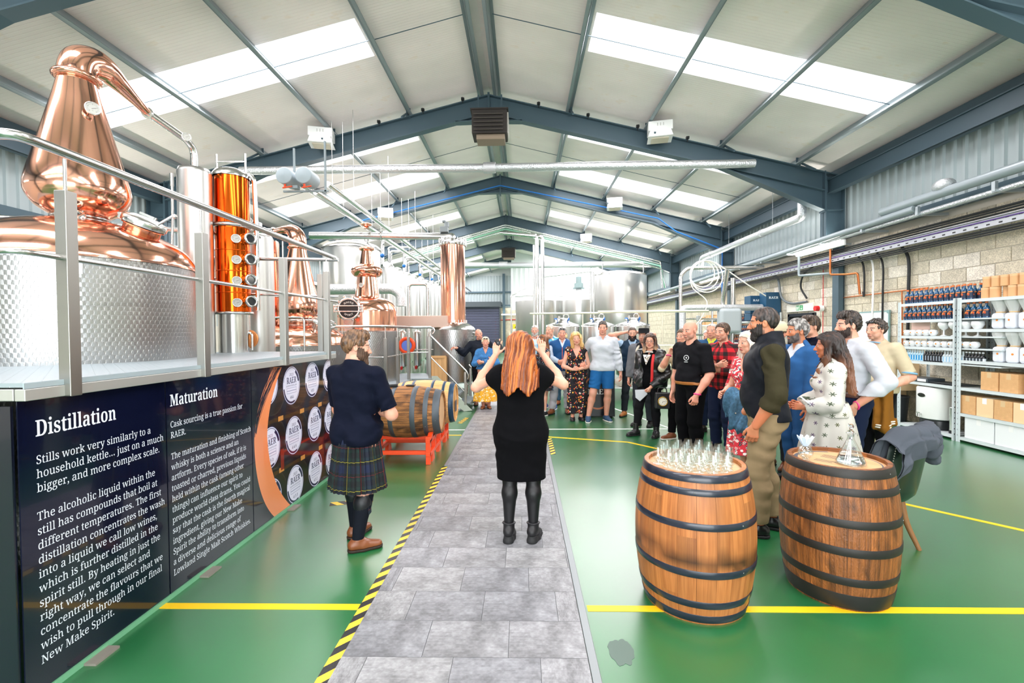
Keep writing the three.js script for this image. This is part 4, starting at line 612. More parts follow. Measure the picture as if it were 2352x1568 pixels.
tag(obj('slack_hose', [sweep(spline([[5.4, 3.62, -12.9], [5.8, 3.35, -12.9], [6.3, 2.95, -12.8], [6.9, 2.55, -12.8], [7.05, 2.35, -12.8]], 40), () => 0.018, 8), sweep(spline([[4.7, 3.2, -12.9], [4.75, 2.9, -12.8], [5.1, 2.5, -12.7], [4.9, 2.0, -12.7], [4.6, 1.7, -12.7]], 40), () => 0.014, 8)], mat(0xefece0, 0.5)), 'slack cream hose drooping from the coil to the block wall', 'hose');
// steel work bench with a clear bag of parts below
{
  const t = thing('work_bench', 'steel work bench behind the visitors with a roll of clear film on top', 'bench', [2.9, 0, -11.6]);
  obj('top', rbox(2.6, 0.05, 0.7, 0.01, 0.4, 0.95, 0), mat(0xe4eae6, 0.35, 0.3), t); obj('shelf', rbox(2.5, 0.04, 0.6, 0.01, 0.4, 0.3, 0), mat(0xe4eae6, 0.35, 0.3), t);
  for (const [x, z] of [[-0.82, 0.28], [-0.82, -0.28], [1.6, 0.28], [1.6, -0.28]]) obj('leg', box(0.05, 0.93, 0.05, x, 0.465, z), postMat, t);
}
tag(obj('film_roll', cyl(0.09, 0.09, 0.9, 22, 2.75, 1.066, -11.5, 0, 0, Math.PI / 2), mat(0xe9edd8, 0.2)), 'roll of clear plastic film lying on the steel bench', 'film roll');
tag(obj('parts_bag', sph(0.2, 2.55, 0.45, -11.5, 1.2, 0.7, 0.8), mat(0xd7c8ba, 0.35)), 'clear bag of orange parts on the bench shelf', 'bag');
// ---------- right wall services ----------
tag(obj('grey_pipe', [lathe([[0.055, 0], [0.075, 0], [0.075, 5.2], [0.055, 5.2]], 24).rotateX(Math.PI / 2).translate(6.66, 3.87, -8.6)], greyPipe), 'big grey pipe with an open end high on the block wall', 'pipe');
tag(obj('grey_pipe', [pipe([[6.66, 3.75, -7.9], [6.66, 3.69, -11.2], [6.66, 3.6, -17], [6.66, 3.56, -24]], 0.062, 0.1, 18)], greyPipe), 'grey pipe running on toward the back below the open ended pipe', 'pipe');
for (let i = 0; i < 9; i++) tag(obj('pipe_bracket', [box(0.5, 0.045, 0.06, 6.9, 3.65 - i * 0.012, -6.6 - i * 1.25), box(0.045, 0.14, 0.05, 6.66, 3.71 - i * 0.012, -6.6 - i * 1.25)], galv), ORD[i] + ' grey steel bracket from the near end under the wall pipes', 'bracket');
tag(obj('lagged_wall_pipe', pipe([[6.72, 3.66, -5.5], [6.72, 3.62, -16]], 0.04, 0.1, 14), foil), 'thin silver lagged pipe under the grey wall pipe', 'pipe');
tag(obj('foil_lagged_stub', put(new THREE.DodecahedronGeometry(0.13, 2), 6.68, 3.98, -7.4, 0, 0, 0, [1, 0.8, 1.3]), foil), 'crumpled foil lump on top of the grey wall pipe', 'lagging');
tag(obj('insulated_pipe', [pipe([[6.5, 4.9, -10.75], [6.5, 4.33, -10.75], [6.5, 4.33, -16.6], [6.5, 3.9, -16.8]], 0.095, 0.1, 20), ...[12.5, 15.8].map((d) => cyl(0.11, 0.11, 0.1, 20, 6.5, 4.33, -d, Math.PI / 2)), ...[12, 14.5].map((d) => cyl(0.005, 0.005, 1.0, 6, 6.5, 4.85, -d))], foil), 'silver lagged pipe hung beside the column and running along the wall', 'pipe');
const trayMat = M({ color: 0xb9bdc2, metalness: 0.6, roughness: 0.45 });
{
  const gs = [box(0.012, 0.13, 26, 7.0, 3.3, -18), box(0.05, 0.012, 26, 6.98, 3.235, -18), box(0.05, 0.012, 26, 6.98, 3.365, -18), ...[0, 1, 2, 3, 4, 5, 6, 7, 8, 9, 10, 11, 12].map((i) => box(0.18, 0.03, 0.04, 7.09, 3.3, -5.6 - i * 2))];
  const t = obj('cable_tray', gs, trayMat); tag(t, 'perforated steel cable tray along the block wall with black cables', 'cable tray');
  const holes = []; for (let i = 0; i < 150; i++) holes.push(box(0.004, 0.02, 0.05, 6.993, 3.27 + (i % 2) * 0.055, -5.4 - i * 0.09)); const h = obj('slots', holes, cable, t); h.userData.kind = 'stuff';
  [[3.47, 0.016], [3.51, 0.02], [3.43, 0.014], [3.22, 0.014], [3.185, 0.016], [3.15, 0.012], [3.36, 0.009]].forEach(([y, r], k) => obj('cable', pipe([[6.98, y - 0.03, -5], [6.98, y - 0.04, -12], [6.98, y - 0.02, -31]], r, 0.1, 8), k === 6 ? mat(0x6c4f9e, 0.5) : cable, t));
}
// strip lamps on the side walls
const tubeGlow = M({ color: 0xffffff, emissive: 0xfffdf6, emissiveIntensity: 3.2, roughness: 0.4 });
function stripLamp(x, y, z, turn, label, L = 120) {
  const t = thing('strip_lamp', label, 'lamp', [x, y, z], turn);
  obj('backplate', rbox(1.66, 0.13, 0.05, 0.015, 0, 0, -0.045), whitePlastic, t); for (const q of [-0.6, 0.6]) obj('bracket', box(0.04, 0.04, 0.34, q, 0, -0.22), galv, t); obj('diffuser', rbox(1.6, 0.1, 0.08, 0.035, 0, 0, 0.01, 0, 0, 0, 3), tubeGlow, t);
  const n = [Math.sin(turn), Math.cos(turn)]; area(1.55, 0.1, [x + n[0] * 0.07, y, z + n[1] * 0.07], [x + n[0], y + 0.9, z + n[1]], L, 0xfffaf0);
}
stripLamp(6.86, 3.58, -10.75, -Math.PI / 2, 'glowing strip lamp on the block wall just right of the column'); stripLamp(6.86, 3.58, -16.9, -Math.PI / 2, 'glowing strip lamp farther along the block wall'); stripLamp(-0.9, 3.15, BACK + 0.25, 0, 'glowing strip lamp on the back wall beside the roller shutter');
for (const [d, n] of [[22.2, 'added fill lamp on the block wall far behind the pipe frame'], [4.0, 'added fill lamp high on the block wall beside the camera'], [-2, 'added fill lamp high on the block wall behind the camera']]) stripLamp(6.86, 3.58, -d, -Math.PI / 2, n);  // added unseen lamps that brighten the ceiling
for (const [d, n] of [[3, 'added fill lamp on the left wall behind the big still'], [9, 'added fill lamp on the left wall behind the second platform'], [13.2, 'added fill lamp on the left wall behind the domed tank'], [18.5, 'added fill lamp on the left wall behind the tank row']]) stripLamp(WALL_L + 0.3, 3.75, -d, Math.PI / 2, n, 60);  // added lamps hidden behind the stills, more light for the ceiling
// drops
tag(obj('copper_drop_pipe', pipe([[6.93, 3.62, -10.42], [6.93, 2.95, -10.42], [7.02, 2.9, -9.95], [7.05, 2.9, -9.75], [7.1, 2.45, -9.75]], 0.022, 0.05, 10), copperPipe), 'copper pipe dropping with a jog down the block wall', 'pipe');
tag(obj('grey_drop_pipe', pipe([[6.85, 3.6, -11.45], [6.85, 3.05, -11.45], [7.1, 3.0, -10.5], [7.1, 1.9, -10.5]], 0.03, 0.05, 10), greyPipe), 'grey plastic pipe with a sideways run on the block wall', 'pipe');
tag(obj('copper_wall_pipe', [pipe([[7.15, 2.42, -10.4], [7.15, 2.44, -8.2]], 0.012, 0.05, 8), pipe([[7.15, 2.43, -8.75], [7.15, 1.2, -8.72]], 0.011, 0.05, 8)], copperPipe), 'thin copper pipe running level on the block wall behind the bottles', 'pipe');
[[9.45, 1.9, 'white'], [9.2, 1.2, 'black'], [8.6, 0.9, 'thick black'], [9.7, 2.5, 'short black']].forEach(([d, y, n]) => tag(obj('hanging_cable', sweep(spline([[7.12, 3.25, -d - 0.12], [7.13, 3.05, -d], [7.13, 2.4, -d + 0.02], [7.13, y, -d]], 30), () => n === 'thick black' ? 0.026 : 0.018, 8), n === 'white' ? whitePlastic : cable), n + ' cable dropping from the tray down the block wall', 'cable'));
tag(obj('looped_cable', sweep(spline([[7.1, 3.3, -13.2], [7.08, 3.15, -12.8], [7.08, 2.6, -12.6], [7.08, 2.42, -12.2], [7.14, 2.42, -11.6]], 40), () => 0.03, 10), mat(0x6a7276, 0.5)), 'grey looped cable curving into the block wall', 'cable');
tag(obj('looped_cable', sweep(spline([[7.1, 3.25, -11.3], [7.06, 3.1, -11.6], [7.08, 2.8, -11.75], [7.14, 2.5, -11.6]], 40), () => 0.022, 10), cable), 'black looped cable curving into the block wall', 'cable');
tag(obj('red_alarm_cable', pipe([[7.15, 3.2, -11.0], [7.15, 1.0, -11.0]], 0.008, 0.02, 6), redPaint), 'thin red cable down the wall beside the alarm sounder', 'cable');
{ const t = thing('alarm_sounder', 'white and red fire alarm sounder on the block wall', 'alarm', [7.14, 2.22, -11.0], -Math.PI / 2); obj('base', cyl(0.07, 0.07, 0.1, 20, 0, 0, 0.05, Math.PI / 2), whitePlastic, t); obj('horn', cyl(0.06, 0.065, 0.08, 20, 0, 0, 0.14, Math.PI / 2), redPaint, t); }
{ const t = thing('doorway', 'dark doorway with a black frame in the block wall under the exit sign', 'doorway', [7.17, 0, -11.85], -Math.PI / 2); obj('painted_shade', box(1.0, 2.05, 0.02, 0, 1.03, 0), mat(0x050506, 0.9), t); obj('frame', [box(0.07, 2.12, 0.06, -0.52, 1.06, 0.01), box(0.07, 2.12, 0.06, 0.52, 1.06, 0.01), box(1.1, 0.08, 0.06, 0, 2.1, 0.01)], mat(0x23272e, 0.4), t); }  // solid black sheet: the shade of the room beyond is painted on
const exitTex = ctex(512, 96, (g) => { g.fillStyle = '#e9e6da'; g.fillRect(0, 0, 512, 96); g.fillStyle = '#2f9a5c'; g.fillRect(196, 14, 62, 68); g.fillRect(268, 14, 62, 68); g.fillStyle = '#f2f2ea'; g.fillRect(204, 22, 18, 52); g.beginPath(); g.arc(240, 28, 6, 0, 7); g.fill(); g.lineWidth = 7; g.strokeStyle = '#f2f2ea'; g.beginPath(); g.moveTo(240, 36); g.lineTo(236, 54); g.lineTo(248, 72); g.moveTo(236, 54); g.lineTo(226, 70); g.moveTo(226, 46); g.lineTo(240, 38); g.lineTo(252, 48); g.stroke(); g.beginPath(); g.moveTo(299, 22); g.lineTo(299, 70); g.moveTo(284, 54); g.lineTo(299, 72); g.lineTo(314, 54); g.stroke(); });
{ const o = obj('exit_sign', put(new THREE.PlaneGeometry(1.1, 0.18), 0, 0, 0.031), M({ map: exitTex, roughness: 0.5 })); o.position.set(7.16, 2.28, -11.9); o.rotation.y = -Math.PI / 2; obj('casing', rbox(1.12, 0.2, 0.06, 0.01, 0, 0, 0), mat(0xe9e6da, 0.5), o); tag(o, 'pale exit sign with green running figure above the doorway', 'sign'); }
{ const t = thing('whiteboard', 'blank whiteboard on the block wall left of the bottle shelves', 'whiteboard', [7.15, 1.42, -9.6], -Math.PI / 2); obj('panel', box(1.1, 1.3, 0.02), mat(0xe6eaea, 0.2), t); obj('frame', [box(1.14, 0.025, 0.03, 0, 0.65, 0), box(1.14, 0.025, 0.03, 0, -0.65, 0), box(0.025, 1.3, 0.03, -0.56, 0, 0), box(0.025, 1.3, 0.03, 0.56, 0, 0), box(0.06, 0.06, 0.035, 0.55, 0.64, 0.003), box(0.06, 0.06, 0.035, 0.55, -0.64, 0.003)], mat(0x8fb0b0, 0.4, 0.3), t); }
// back wall: warning sign and panel
{ const tx = ctex(128, 192, (g) => { g.fillStyle = '#f4f2e6'; g.fillRect(0, 0, 128, 192); g.fillStyle = '#f2cf22'; g.fillRect(0, 0, 128, 90); g.fillStyle = '#222'; g.beginPath(); g.moveTo(64, 14); g.lineTo(98, 74); g.lineTo(30, 74); g.fill(); g.fillStyle = '#777'; for (let i = 0; i < 6; i++) g.fillRect(20, 104 + i * 13, 88, 5); });
  tag(obj('warning_sign', box(0.55, 0.8, 0.02, -0.5, 1.95, BACK + 0.08), M({ map: tx, roughness: 0.5 })), 'yellow and white warning sign on the back block wall', 'sign');
  tag(obj('control_panel', [rbox(1.4, 1.0, 0.25, 0.02, -0.4, 1.15, BACK + 0.2)], mat(0xe9e2c4, 0.5)), 'cream control panel box on the back wall', 'panel');
  tag(obj('red_conduit', pipe([[-2.2, 0.8, BACK + 0.08], [-2.2, 2.7, BACK + 0.08], [0.4, 2.75, BACK + 0.08]], 0.03, 0.1, 8), redPaint), 'red conduit bent across the back block wall', 'conduit'); }
// ---------- barrels ----------
const woodGrain = (base, dark, k) => tex(256, 512, (u, v) => { const n = fbm(u * 26 + k * 11, v * 2.2, k, 4), f = fbm(u * 120, v * 7, k + 3, 3), r = fbm(u * 5, v * 3 + k, 2, 4); const t = clamp((n - 0.5) * 1.5 + (f - 0.5) * 0.9 + 0.4, 0, 1), b = 1 + (r - 0.5) * 0.3; return base.map((c, i) => (c * (1 - t) + dark[i] * t) * b); });
const paleOak = [0, 1, 2].map((k) => M({ map: woodGrain([176, 112, 60], [144, 84, 40], k), roughness: 0.45, vertexColors: true }));
const darkOak = [0, 1, 2].map((k) => M({ map: woodGrain([164, 98, 46], [92, 52, 22], k + 5), roughness: 0.5, vertexColors: true, bumpMap: speckBump, bumpScale: 0.003 }));
const oldOak = [0, 1, 2].map((k) => M({ map: woodGrain([190, 128, 70], [92, 62, 38], k + 9), roughness: 0.75, vertexColors: true, bumpMap: speckBump, bumpScale: 0.005 }));
const freshOak = [0, 1, 2].map((k) => M({ map: woodGrain([236, 186, 124], [214, 158, 94], k + 13), roughness: 0.55, vertexColors: true }));
const hoopNavy = M({ color: 0x1b2130, roughness: 0.3, physical: true, clearcoat: 0.3 }), hoopBlack = mat(0x2a2725, 0.5, 0.3), hoopGrey = mat(0x555c63, 0.5, 0.5), hoopTeal = mat(0x23405a, 0.35, 0.2);
function barrel(name, label, { H = 0.88, rb = 0.365, rh = 0.305, n = 24, hoops, mats, hoopMat, stain, headMat, tones = 0.12 }) {
  const t = thing(name, label, 'barrel');
  const prof = (y) => rh + (rb - rh) * (1 - Math.pow(Math.abs(y / H * 2 - 1), 2.1));
  const staves = 16, acr = 3;
  let a0 = 0; const ws = [...Array(n)].map(() => rr(0.75, 1.25)), tot = ws.reduce((a, b) => a + b);
  for (let i = 0; i < n; i++) {
    const w = ws[i] / tot * Math.PI * 2, gap = 0.0016, a = a0 + gap, b = a0 + w - gap; a0 += w;
    const pos = [], col = [], uv = [], idx = [], tone = rr(1 - tones, 1 + tones * 0.6);
    const push = (ang, r, y, u, k) => { pos.push(Math.sin(ang) * r, y, Math.cos(ang) * r); const s = stain ? stain(ang, y / H) : 1; col.push(tone * s * k, tone * s * k, tone * s * k); uv.push(u + i * 0.37, y * 1.1 + i * 0.61); };
    for (let j = 0; j <= staves; j++) { const y = j / staves * H; for (let q = 0; q <= acr; q++) { const ang = a + (b - a) * q / acr; push(ang, prof(y) - (q === 0 || q === acr ? 0.0016 : 0), y, (ang - a) * 0.8, 1); } }
    const W = acr + 1; for (let j = 0; j < staves; j++) for (let q = 0; q < acr; q++) { const o = j * W + q; idx.push(o, o + 1, o + W, o + 1, o + W + 1, o + W); }
    for (const q of [0, acr]) { const o = pos.length / 3, ang = q ? b : a; for (let j = 0; j <= staves; j++) { const y = j / staves * H; push(ang, prof(y) - 0.0016, y, 0, 1); push(ang, prof(y) - 0.026, y, 0.03, 1); } for (let j = 0; j < staves; j++) { const p = o + j * 2; q ? idx.push(p, p + 1, p + 2, p + 1, p + 3, p + 2) : idx.push(p, p + 2, p + 1, p + 1, p + 2, p + 3); } }
    for (const y of [0, H]) { const o = pos.length / 3; push(a, prof(y), y, 0, 1); push(b, prof(y), y, 0.05, 1); push(a, prof(y) - 0.026, y, 0, 1); push(b, prof(y) - 0.026, y, 0.05, 1); y ? idx.push(o, o + 1, o + 2, o + 1, o + 3, o + 2) : idx.push(o, o + 2, o + 1, o + 1, o + 2, o + 3); }
    { const o = pos.length / 3; for (let j = 0; j <= 1; j++) for (const ang of [a, b]) push(ang, rh - 0.026, H - j * 0.05, 0, 1); idx.push(o, o + 1, o + 2, o + 1, o + 3, o + 2); }
    const g = new THREE.BufferGeometry(); g.setAttribute('position', new THREE.Float32BufferAttribute(pos, 3)); g.setAttribute('color', new THREE.Float32BufferAttribute(col, 3)); g.setAttribute('uv', new THREE.Float32BufferAttribute(uv, 2)); g.setIndex(idx); g.computeVertexNormals();
    obj('stave', g, mats[i % 3], t);
  }
  obj('inner_shell', lathe([[rh - 0.03, 0.04], [rb - 0.03, H / 2], [rh - 0.03, H - 0.03]], 40), mat(0x3a2414, 0.9), t);
  hoops.forEach(([y0, y1]) => { const h = obj('hoop', lathe([[prof(y0) - 0.003, y0], [prof(y0) + 0.003, y0], [prof((y0 + y1) / 2) + 0.0036, (y0 + y1) / 2], [prof(y1) + 0.003, y1], [prof(y1) - 0.003, y1]], 72), hoopMat, t); if (y1 - y0 > 0.02) { const ra = rr(-0.4, 0.5); obj('rivet', sph(0.0042, Math.sin(ra) * (prof(y0) + 0.004), (y0 + y1) / 2, Math.cos(ra) * (prof(y0) + 0.004), 1, 1, 0.6, 8, 6), mat(0x8a8a88, 0.5, 0.6), h); } });
  for (const y of [H - 0.035, 0.035]) obj('head', cyl(rh - 0.02, rh - 0.02, 0.022, 48, 0, y, 0), headMat, t);
  return t;
}
const headTex = ctex(512, 512, (g) => { g.fillStyle = '#d9b083'; g.fillRect(0, 0, 512, 512); for (let i = 0; i < 7; i++) { g.fillStyle = `rgba(120,72,30,${0.06 + (i % 3) * 0.05})`; g.fillRect(i * 76, 0, 74, 512); g.fillStyle = 'rgba(70,40,20,.5)'; g.fillRect(i * 76, 0, 1.5, 512); } for (let i = 0; i < 500; i++) { g.fillStyle = `rgba(110,64,26,${rnd() * 0.12})`; g.fillRect(rnd() * 512, rnd() * 512, 1.5, 60 + rnd() * 120); } });
const headPrint = ctex(512, 512, (g) => { g.fillStyle = '#d7a878'; g.fillRect(0, 0, 512, 512); for (let i = 0; i < 8; i++) { g.fillStyle = `rgba(120,70,30,${0.05 + (i % 3) * 0.05})`; g.fillRect(0, i * 66, 512, 64); } for (let i = 0; i < 400; i++) { g.fillStyle = `rgba(110,60,26,${rnd() * 0.14})`; g.fillRect(rnd() * 512, rnd() * 512, 90, 1.5); } g.strokeStyle = '#49515e'; g.lineWidth = 22; g.beginPath(); g.arc(256, 256, 226, 2.3, 4.2); g.stroke(); g.lineWidth = 8; g.beginPath(); g.arc(256, 256, 226, 0, 7); g.stroke(); g.fillStyle = '#4a3b30'; for (const [x, y, w] of [[150, 150, 90], [150, 180, 110], [150, 210, 90], [150, 300, 120], [150, 330, 100], [290, 190, 22], [290, 260, 30]]) g.fillRect(x, y, w, 12); });
const ovHead = (t) => M({ map: t, roughness: 0.55 });
const lightBarrel = barrel('oak_barrel', 'pale oak barrel with navy hoops and a crowd of tasting glasses on its head', { hoops: [[0.835, 0.878], [0.763, 0.8], [0.573, 0.612], [0.297, 0.338], [0.108, 0.15], [0.012, 0.06]], mats: paleOak, tones: 0.05, hoopMat: hoopNavy, headMat: ovHead(headTex),
  stain: (a, y) => { const n = fbm(a * 2.6 + 3, y * 9, 1, 5), band = Math.exp(-Math.pow((y - 0.43 + (n - 0.5) * 0.22) / 0.062, 2)); return 1 - 0.88 * band * sstep(0.2, 0.6, n + 0.14); } });
lightBarrel.position.set(1.1, 0, -2.95);
const darkBarrel = barrel('oak_barrel', 'dark amber oak barrel with black hoops and a glass flask on its head', { H: 0.87, rb: 0.335, rh: 0.287, n: 22, hoops: [[0.815, 0.868], [0.712, 0.757], [0.522, 0.57], [0.35, 0.4], [0.165, 0.215], [0.012, 0.105]], mats: darkOak, hoopMat: hoopBlack, headMat: ovHead(headPrint),
  stain: (a, y) => { const n = fbm(a * 9, y * 22, 4, 4); return 1 - 0.55 * sstep(0.6, 0.72, n) - 0.15 * (fbm(a * 3, y * 3, 2, 3) - 0.4); } });
darkBarrel.position.set(2.09, 0, -3.06); darkBarrel.rotation.y = 0.7;
const lie = (t, x, y, z, H) => { t.rotation.set(0, 0, -Math.PI / 2); t.position.set(x - H / 2, y, z); };
const oldBarrel = barrel('oak_barrel', 'weathered dark barrel with grey hoops lying on the orange cradle', { H: 0.98, rb: 0.355, rh: 0.285, n: 22, hoops: [[0.89, 0.978], [0.77, 0.83], [0.6, 0.665], [0.31, 0.37], [0.15, 0.21], [0.0, 0.09]], mats: oldOak, hoopMat: hoopGrey, headMat: ovHead(headTex), stain: (a, y) => { const n = fbm(a * 6, y * 9, 6, 5); return 1 - 0.72 * sstep(0.5, 0.68, n); } });
lie(oldBarrel, -1.6, 0.63, -6.25, 0.98);
const freshBarrel = barrel('oak_barrel', 'clean pale barrel with teal hoops lying behind the weathered barrel', { H: 0.95, rb: 0.35, rh: 0.29, n: 24, hoops: [[0.875, 0.948], [0.77, 0.81], [0.6, 0.64], [0.3, 0.34], [0.14, 0.18], [0.0, 0.07]], mats: freshOak, hoopMat: hoopTeal, headMat: ovHead(headTex) });
lie(freshBarrel, -1.52, 0.63, -7.05, 0.95);
{ const o = obj('head_bar', rbox(0.5, 0.02, 0.055, 0.004, 0, 0.937, 0), mat(0xd9a868, 0.6), freshBarrel); obj('plate', box(0.17, 0.006, 0.12, 0.05, 0.95, 0.0), mat(0x2b3d50, 0.4), o); }
tag(obj('bung_tool', [pipe([[-1.95, 0.985, -6.2], [-1.72, 1.0, -6.2]], 0.022, 0.02, 12), rbox(0.12, 0.012, 0.1, 0.004, -1.55, 0.995, -6.25)], cable), 'black tool lying on top of the weathered barrel', 'tool');
// orange cradle under the two lying barrels
{
  const t = thing('barrel_cradle', 'orange steel cradle on low feet holding the two lying barrels', 'cradle', [-1.6, 0, -6.6]);
  const om = mat(0xf04c1c, 0.4, 0.1);
  for (const x of [-0.38, 0.36]) { obj('side_rail', [rbox(0.06, 0.05, 1.5, 0.005, x, 0.13, 0), rbox(0.06, 0.05, 1.5, 0.005, x, 0.3, 0)], om, t); for (const z of [-0.72, -0.36, 0, 0.36, 0.72]) obj('upright', rbox(0.06, Math.abs(z) > 0.7 ? 0.36 : 0.2, 0.05, 0.005, x, Math.abs(z) > 0.7 ? 0.18 : 0.22, z), om, t); for (const z of [-0.33, 0.33]) for (const s of [-1, 1]) obj('saddle', rbox(0.06, 0.045, 0.2, 0.005, x, 0.335, z * 1.1 + s * 0.24, s * 0.5), om, t); for (const z of [-0.55, 0.0, 0.5]) obj('foot', extrude([[-0.09, 0], [-0.05, 0.11], [0.05, 0.11], [0.09, 0]], 0.05, 0, x - 0.025, 0, z, 0, Math.PI / 2), om, t); }
  for (const z of [0.7, 0.05, -0.7]) obj('cross_bar', rbox(0.74, 0.05, 0.05, 0.005, 0, 0.15, z), om, t);
  obj('cross_bar', rbox(0.74, 0.05, 0.05, 0.005, 0, 0.29, 0.42), om, t); obj('cross_bar', rbox(0.74, 0.05, 0.05, 0.005, 0, 0.29, -0.42), om, t);
}
// ---------- glassware ----------
const glass = M({ physical: true, color: 0xf6fafa, roughness: 0.02, transmission: 1, thickness: 0, ior: 1.8 });
const solidGlass = M({ physical: true, color: 0xffffff, roughness: 0.01, transmission: 1, thickness: 0.02, ior: 1.45 });
{
  const g = lathe([[0, 0.0], [0.032, 0.0], [0.034, 0.004], [0.026, 0.012], [0.013, 0.018], [0.012, 0.024], [0.024, 0.034], [0.033, 0.05], [0.0325, 0.062], [0.026, 0.085], [0.0225, 0.115]], 28);
  const proto = obj('tasting_glass', g, glass); let k = 0; const spots = [];
  for (let r = -4; r <= 4; r++) for (let c = -4; c <= 4; c++) { const x = (c + (r % 2 ? 0.5 : 0)) * 0.076 + rr(-0.006, 0.006), z = r * 0.066 + rr(-0.006, 0.006); if (Math.hypot(x, z) < 0.238) spots.push([x, z]); }
  spots.forEach(([x, z]) => { const o = k++ ? dup(proto, [0, 0, 0], rr(0, 6)) : proto; o.position.set(1.1 + x, 0.857, -2.95 + z); const row = spots.filter((q) => Math.round(q[1] / 0.066) === Math.round(z / 0.066)), rows = [...new Set(spots.map((q) => Math.round(q[1] / 0.066)))].sort((a, b) => b - a); tag(o, `clear tasting glass ${ORD[row.findIndex((q) => q[0] === x)]} from left in ${ORD[rows.indexOf(Math.round(z / 0.066))]} row from the front on the pale barrel`, 'glass', 'tasting glasses crowded on the pale barrel'); });
}
{
  const t = thing('flask', 'conical clear glass flask with a ball stopper on the dark barrel', 'flask', [2.12, 0.847, -2.98]);
  obj('body', lathe([[0, 0], [0.076, 0], [0.085, 0.008], [0.083, 0.02], [0.022, 0.16], [0.019, 0.175], [0.019, 0.195], [0.028, 0.2], [0.027, 0.204], [0.0165, 0.2], [0.0165, 0.178], [0.0195, 0.16], [0.079, 0.022], [0.074, 0.006], [0, 0.005]], 40), glass, t);
  obj('liquid', lathe([[0, 0.0065], [0.073, 0.0075], [0.0775, 0.022], [0.056, 0.07], [0, 0.07]], 36), M({ physical: true, transmission: 1, roughness: 0, thickness: 0.05, ior: 1.33, color: 0xffffff }), t);
  obj('stopper', [lathe([[0, 0.18], [0.015, 0.182], [0.018, 0.215], [0.008, 0.222], [0.008, 0.23], [0, 0.232]], 24), sph(0.017, 0, 0.246, 0, 1, 1, 1, 20, 14)], solidGlass, t);
}
{
  const t = thing('glass_vase', 'small round glass vase with a frilled blue white rim on the dark barrel', 'vase', [1.88, 0.847, -3.06]);
  obj('foot', lathe([[0, 0], [0.026, 0], [0.026, 0.006], [0.012, 0.014], [0, 0.014]], 28), glass, t);
  obj('bowl', lathe([[0, 0.014], [0.02, 0.016], [0.043, 0.04], [0.046, 0.06], [0.034, 0.09], [0.018, 0.105], [0.016, 0.105], [0.032, 0.088], [0.043, 0.06], [0.04, 0.042], [0.018, 0.02], [0, 0.018]], 32), glass, t);
  const pet = []; for (let i = 0; i < 8; i++) { const a = i * 0.785; pet.push(put(extrude([[-0.006, 0], [0.006, 0], [0.014, 0.06], [0.004, 0.075], [-0.01, 0.068]], 0.003, 0.0008), 0, 0, 0.012, 0.5, 0, 0).rotateY(a).translate(0, 0.1, 0)); }
  obj('frill', pet, M({ physical: true, color: 0xe6f0fa, roughness: 0.3, transmission: 0.5, thickness: 0 }), t).userData.kind = 'stuff';
}
// ---------- leather chair ----------
{
  const t = thing('leather_chair', 'dark green leather dining chair with stud trim and splayed wooden legs', 'chair', [2.73, 0, -3.69], 3.65);
  const lea = M({ color: 0x18251f, roughness: 0.28, physical: true, clearcoat: 0.25, clearcoatRoughness: 0.2 }), wood = mat(0x8a5f38, 0.5);
  const back = []; const bp = [], bi = [], N = 14, Mm = 12;
  for (const side of [0, 1]) for (let j = 0; j <= Mm; j++) for (let i = 0; i <= N; i++) { const u = i / N * 2 - 1, v = j / Mm, w = 0.225 + 0.035 * Math.sin(v * 2.2), curve = 0.075 * (1 - u * u), edge = Math.sqrt(Math.max(0, 1 - Math.pow(Math.max(Math.abs(u), Math.abs(v * 2 - 1)), 6))); bp.push(u * w, 0.43 + v * 0.5 - 0.02 * u * u * v, -0.2 - curve - 0.08 * v + (side ? 0.035 : -0.035) * edge); }
  const W = N + 1, S = W * (Mm + 1); for (const side of [0, 1]) for (let j = 0; j < Mm; j++) for (let i = 0; i < N; i++) { const o = side * S + j * W + i; side ? bi.push(o, o + 1, o + W, o + 1, o + W + 1, o + W) : bi.push(o, o + W, o + 1, o + 1, o + W, o + W + 1); }
  const g = new THREE.BufferGeometry(); g.setAttribute('position', new THREE.Float32BufferAttribute(bp, 3)); g.setIndex(bi); g.computeVertexNormals(); const bk = obj('backrest', g, lea, t);
  const st = []; for (let j = 0; j <= 26; j++) for (const u of [-0.93, 0.93]) { const v = j / 26 * 0.94 + 0.03, w = 0.225 + 0.035 * Math.sin(v * 2.2); st.push(sph(0.0055, u * w, 0.43 + v * 0.5, -0.2 - 0.075 * (1 - u * u) - 0.08 * v - 0.028, 1, 1, 0.6, 8, 6)); }
  for (let i = 0; i <= 24; i++) { const u = (i / 24 * 2 - 1) * 0.9; st.push(sph(0.0055, u * 0.25, 0.905, -0.275 - 0.075 * (1 - u * u) - 0.028, 1, 1, 0.6, 8, 6)); }
  obj('studs', st, mat(0xd9d6cc, 0.3, 0.8), bk).userData.kind = 'stuff';
  obj('seat', [rbox(0.5, 0.15, 0.46, 0.06, 0, 0.43, 0.03, 0, 0, 0, 4), rbox(0.46, 0.06, 0.42, 0.02, 0, 0.34, 0.03)], lea, t);
  for (const [x, z, dx, dz] of [[-0.19, -0.17, -0.05, -0.1], [0.19, -0.17, 0.05, -0.1], [-0.2, 0.2, -0.02, 0.02], [0.2, 0.2, 0.02, 0.02]]) obj('leg', sweep(spline([[x, 0.36, z], [x + dx * 0.3, 0.2, z + dz * 0.3], [x + dx, 0.0, z + dz]], 8), (k) => 0.026 - 0.01 * k, 10), wood, t);
}
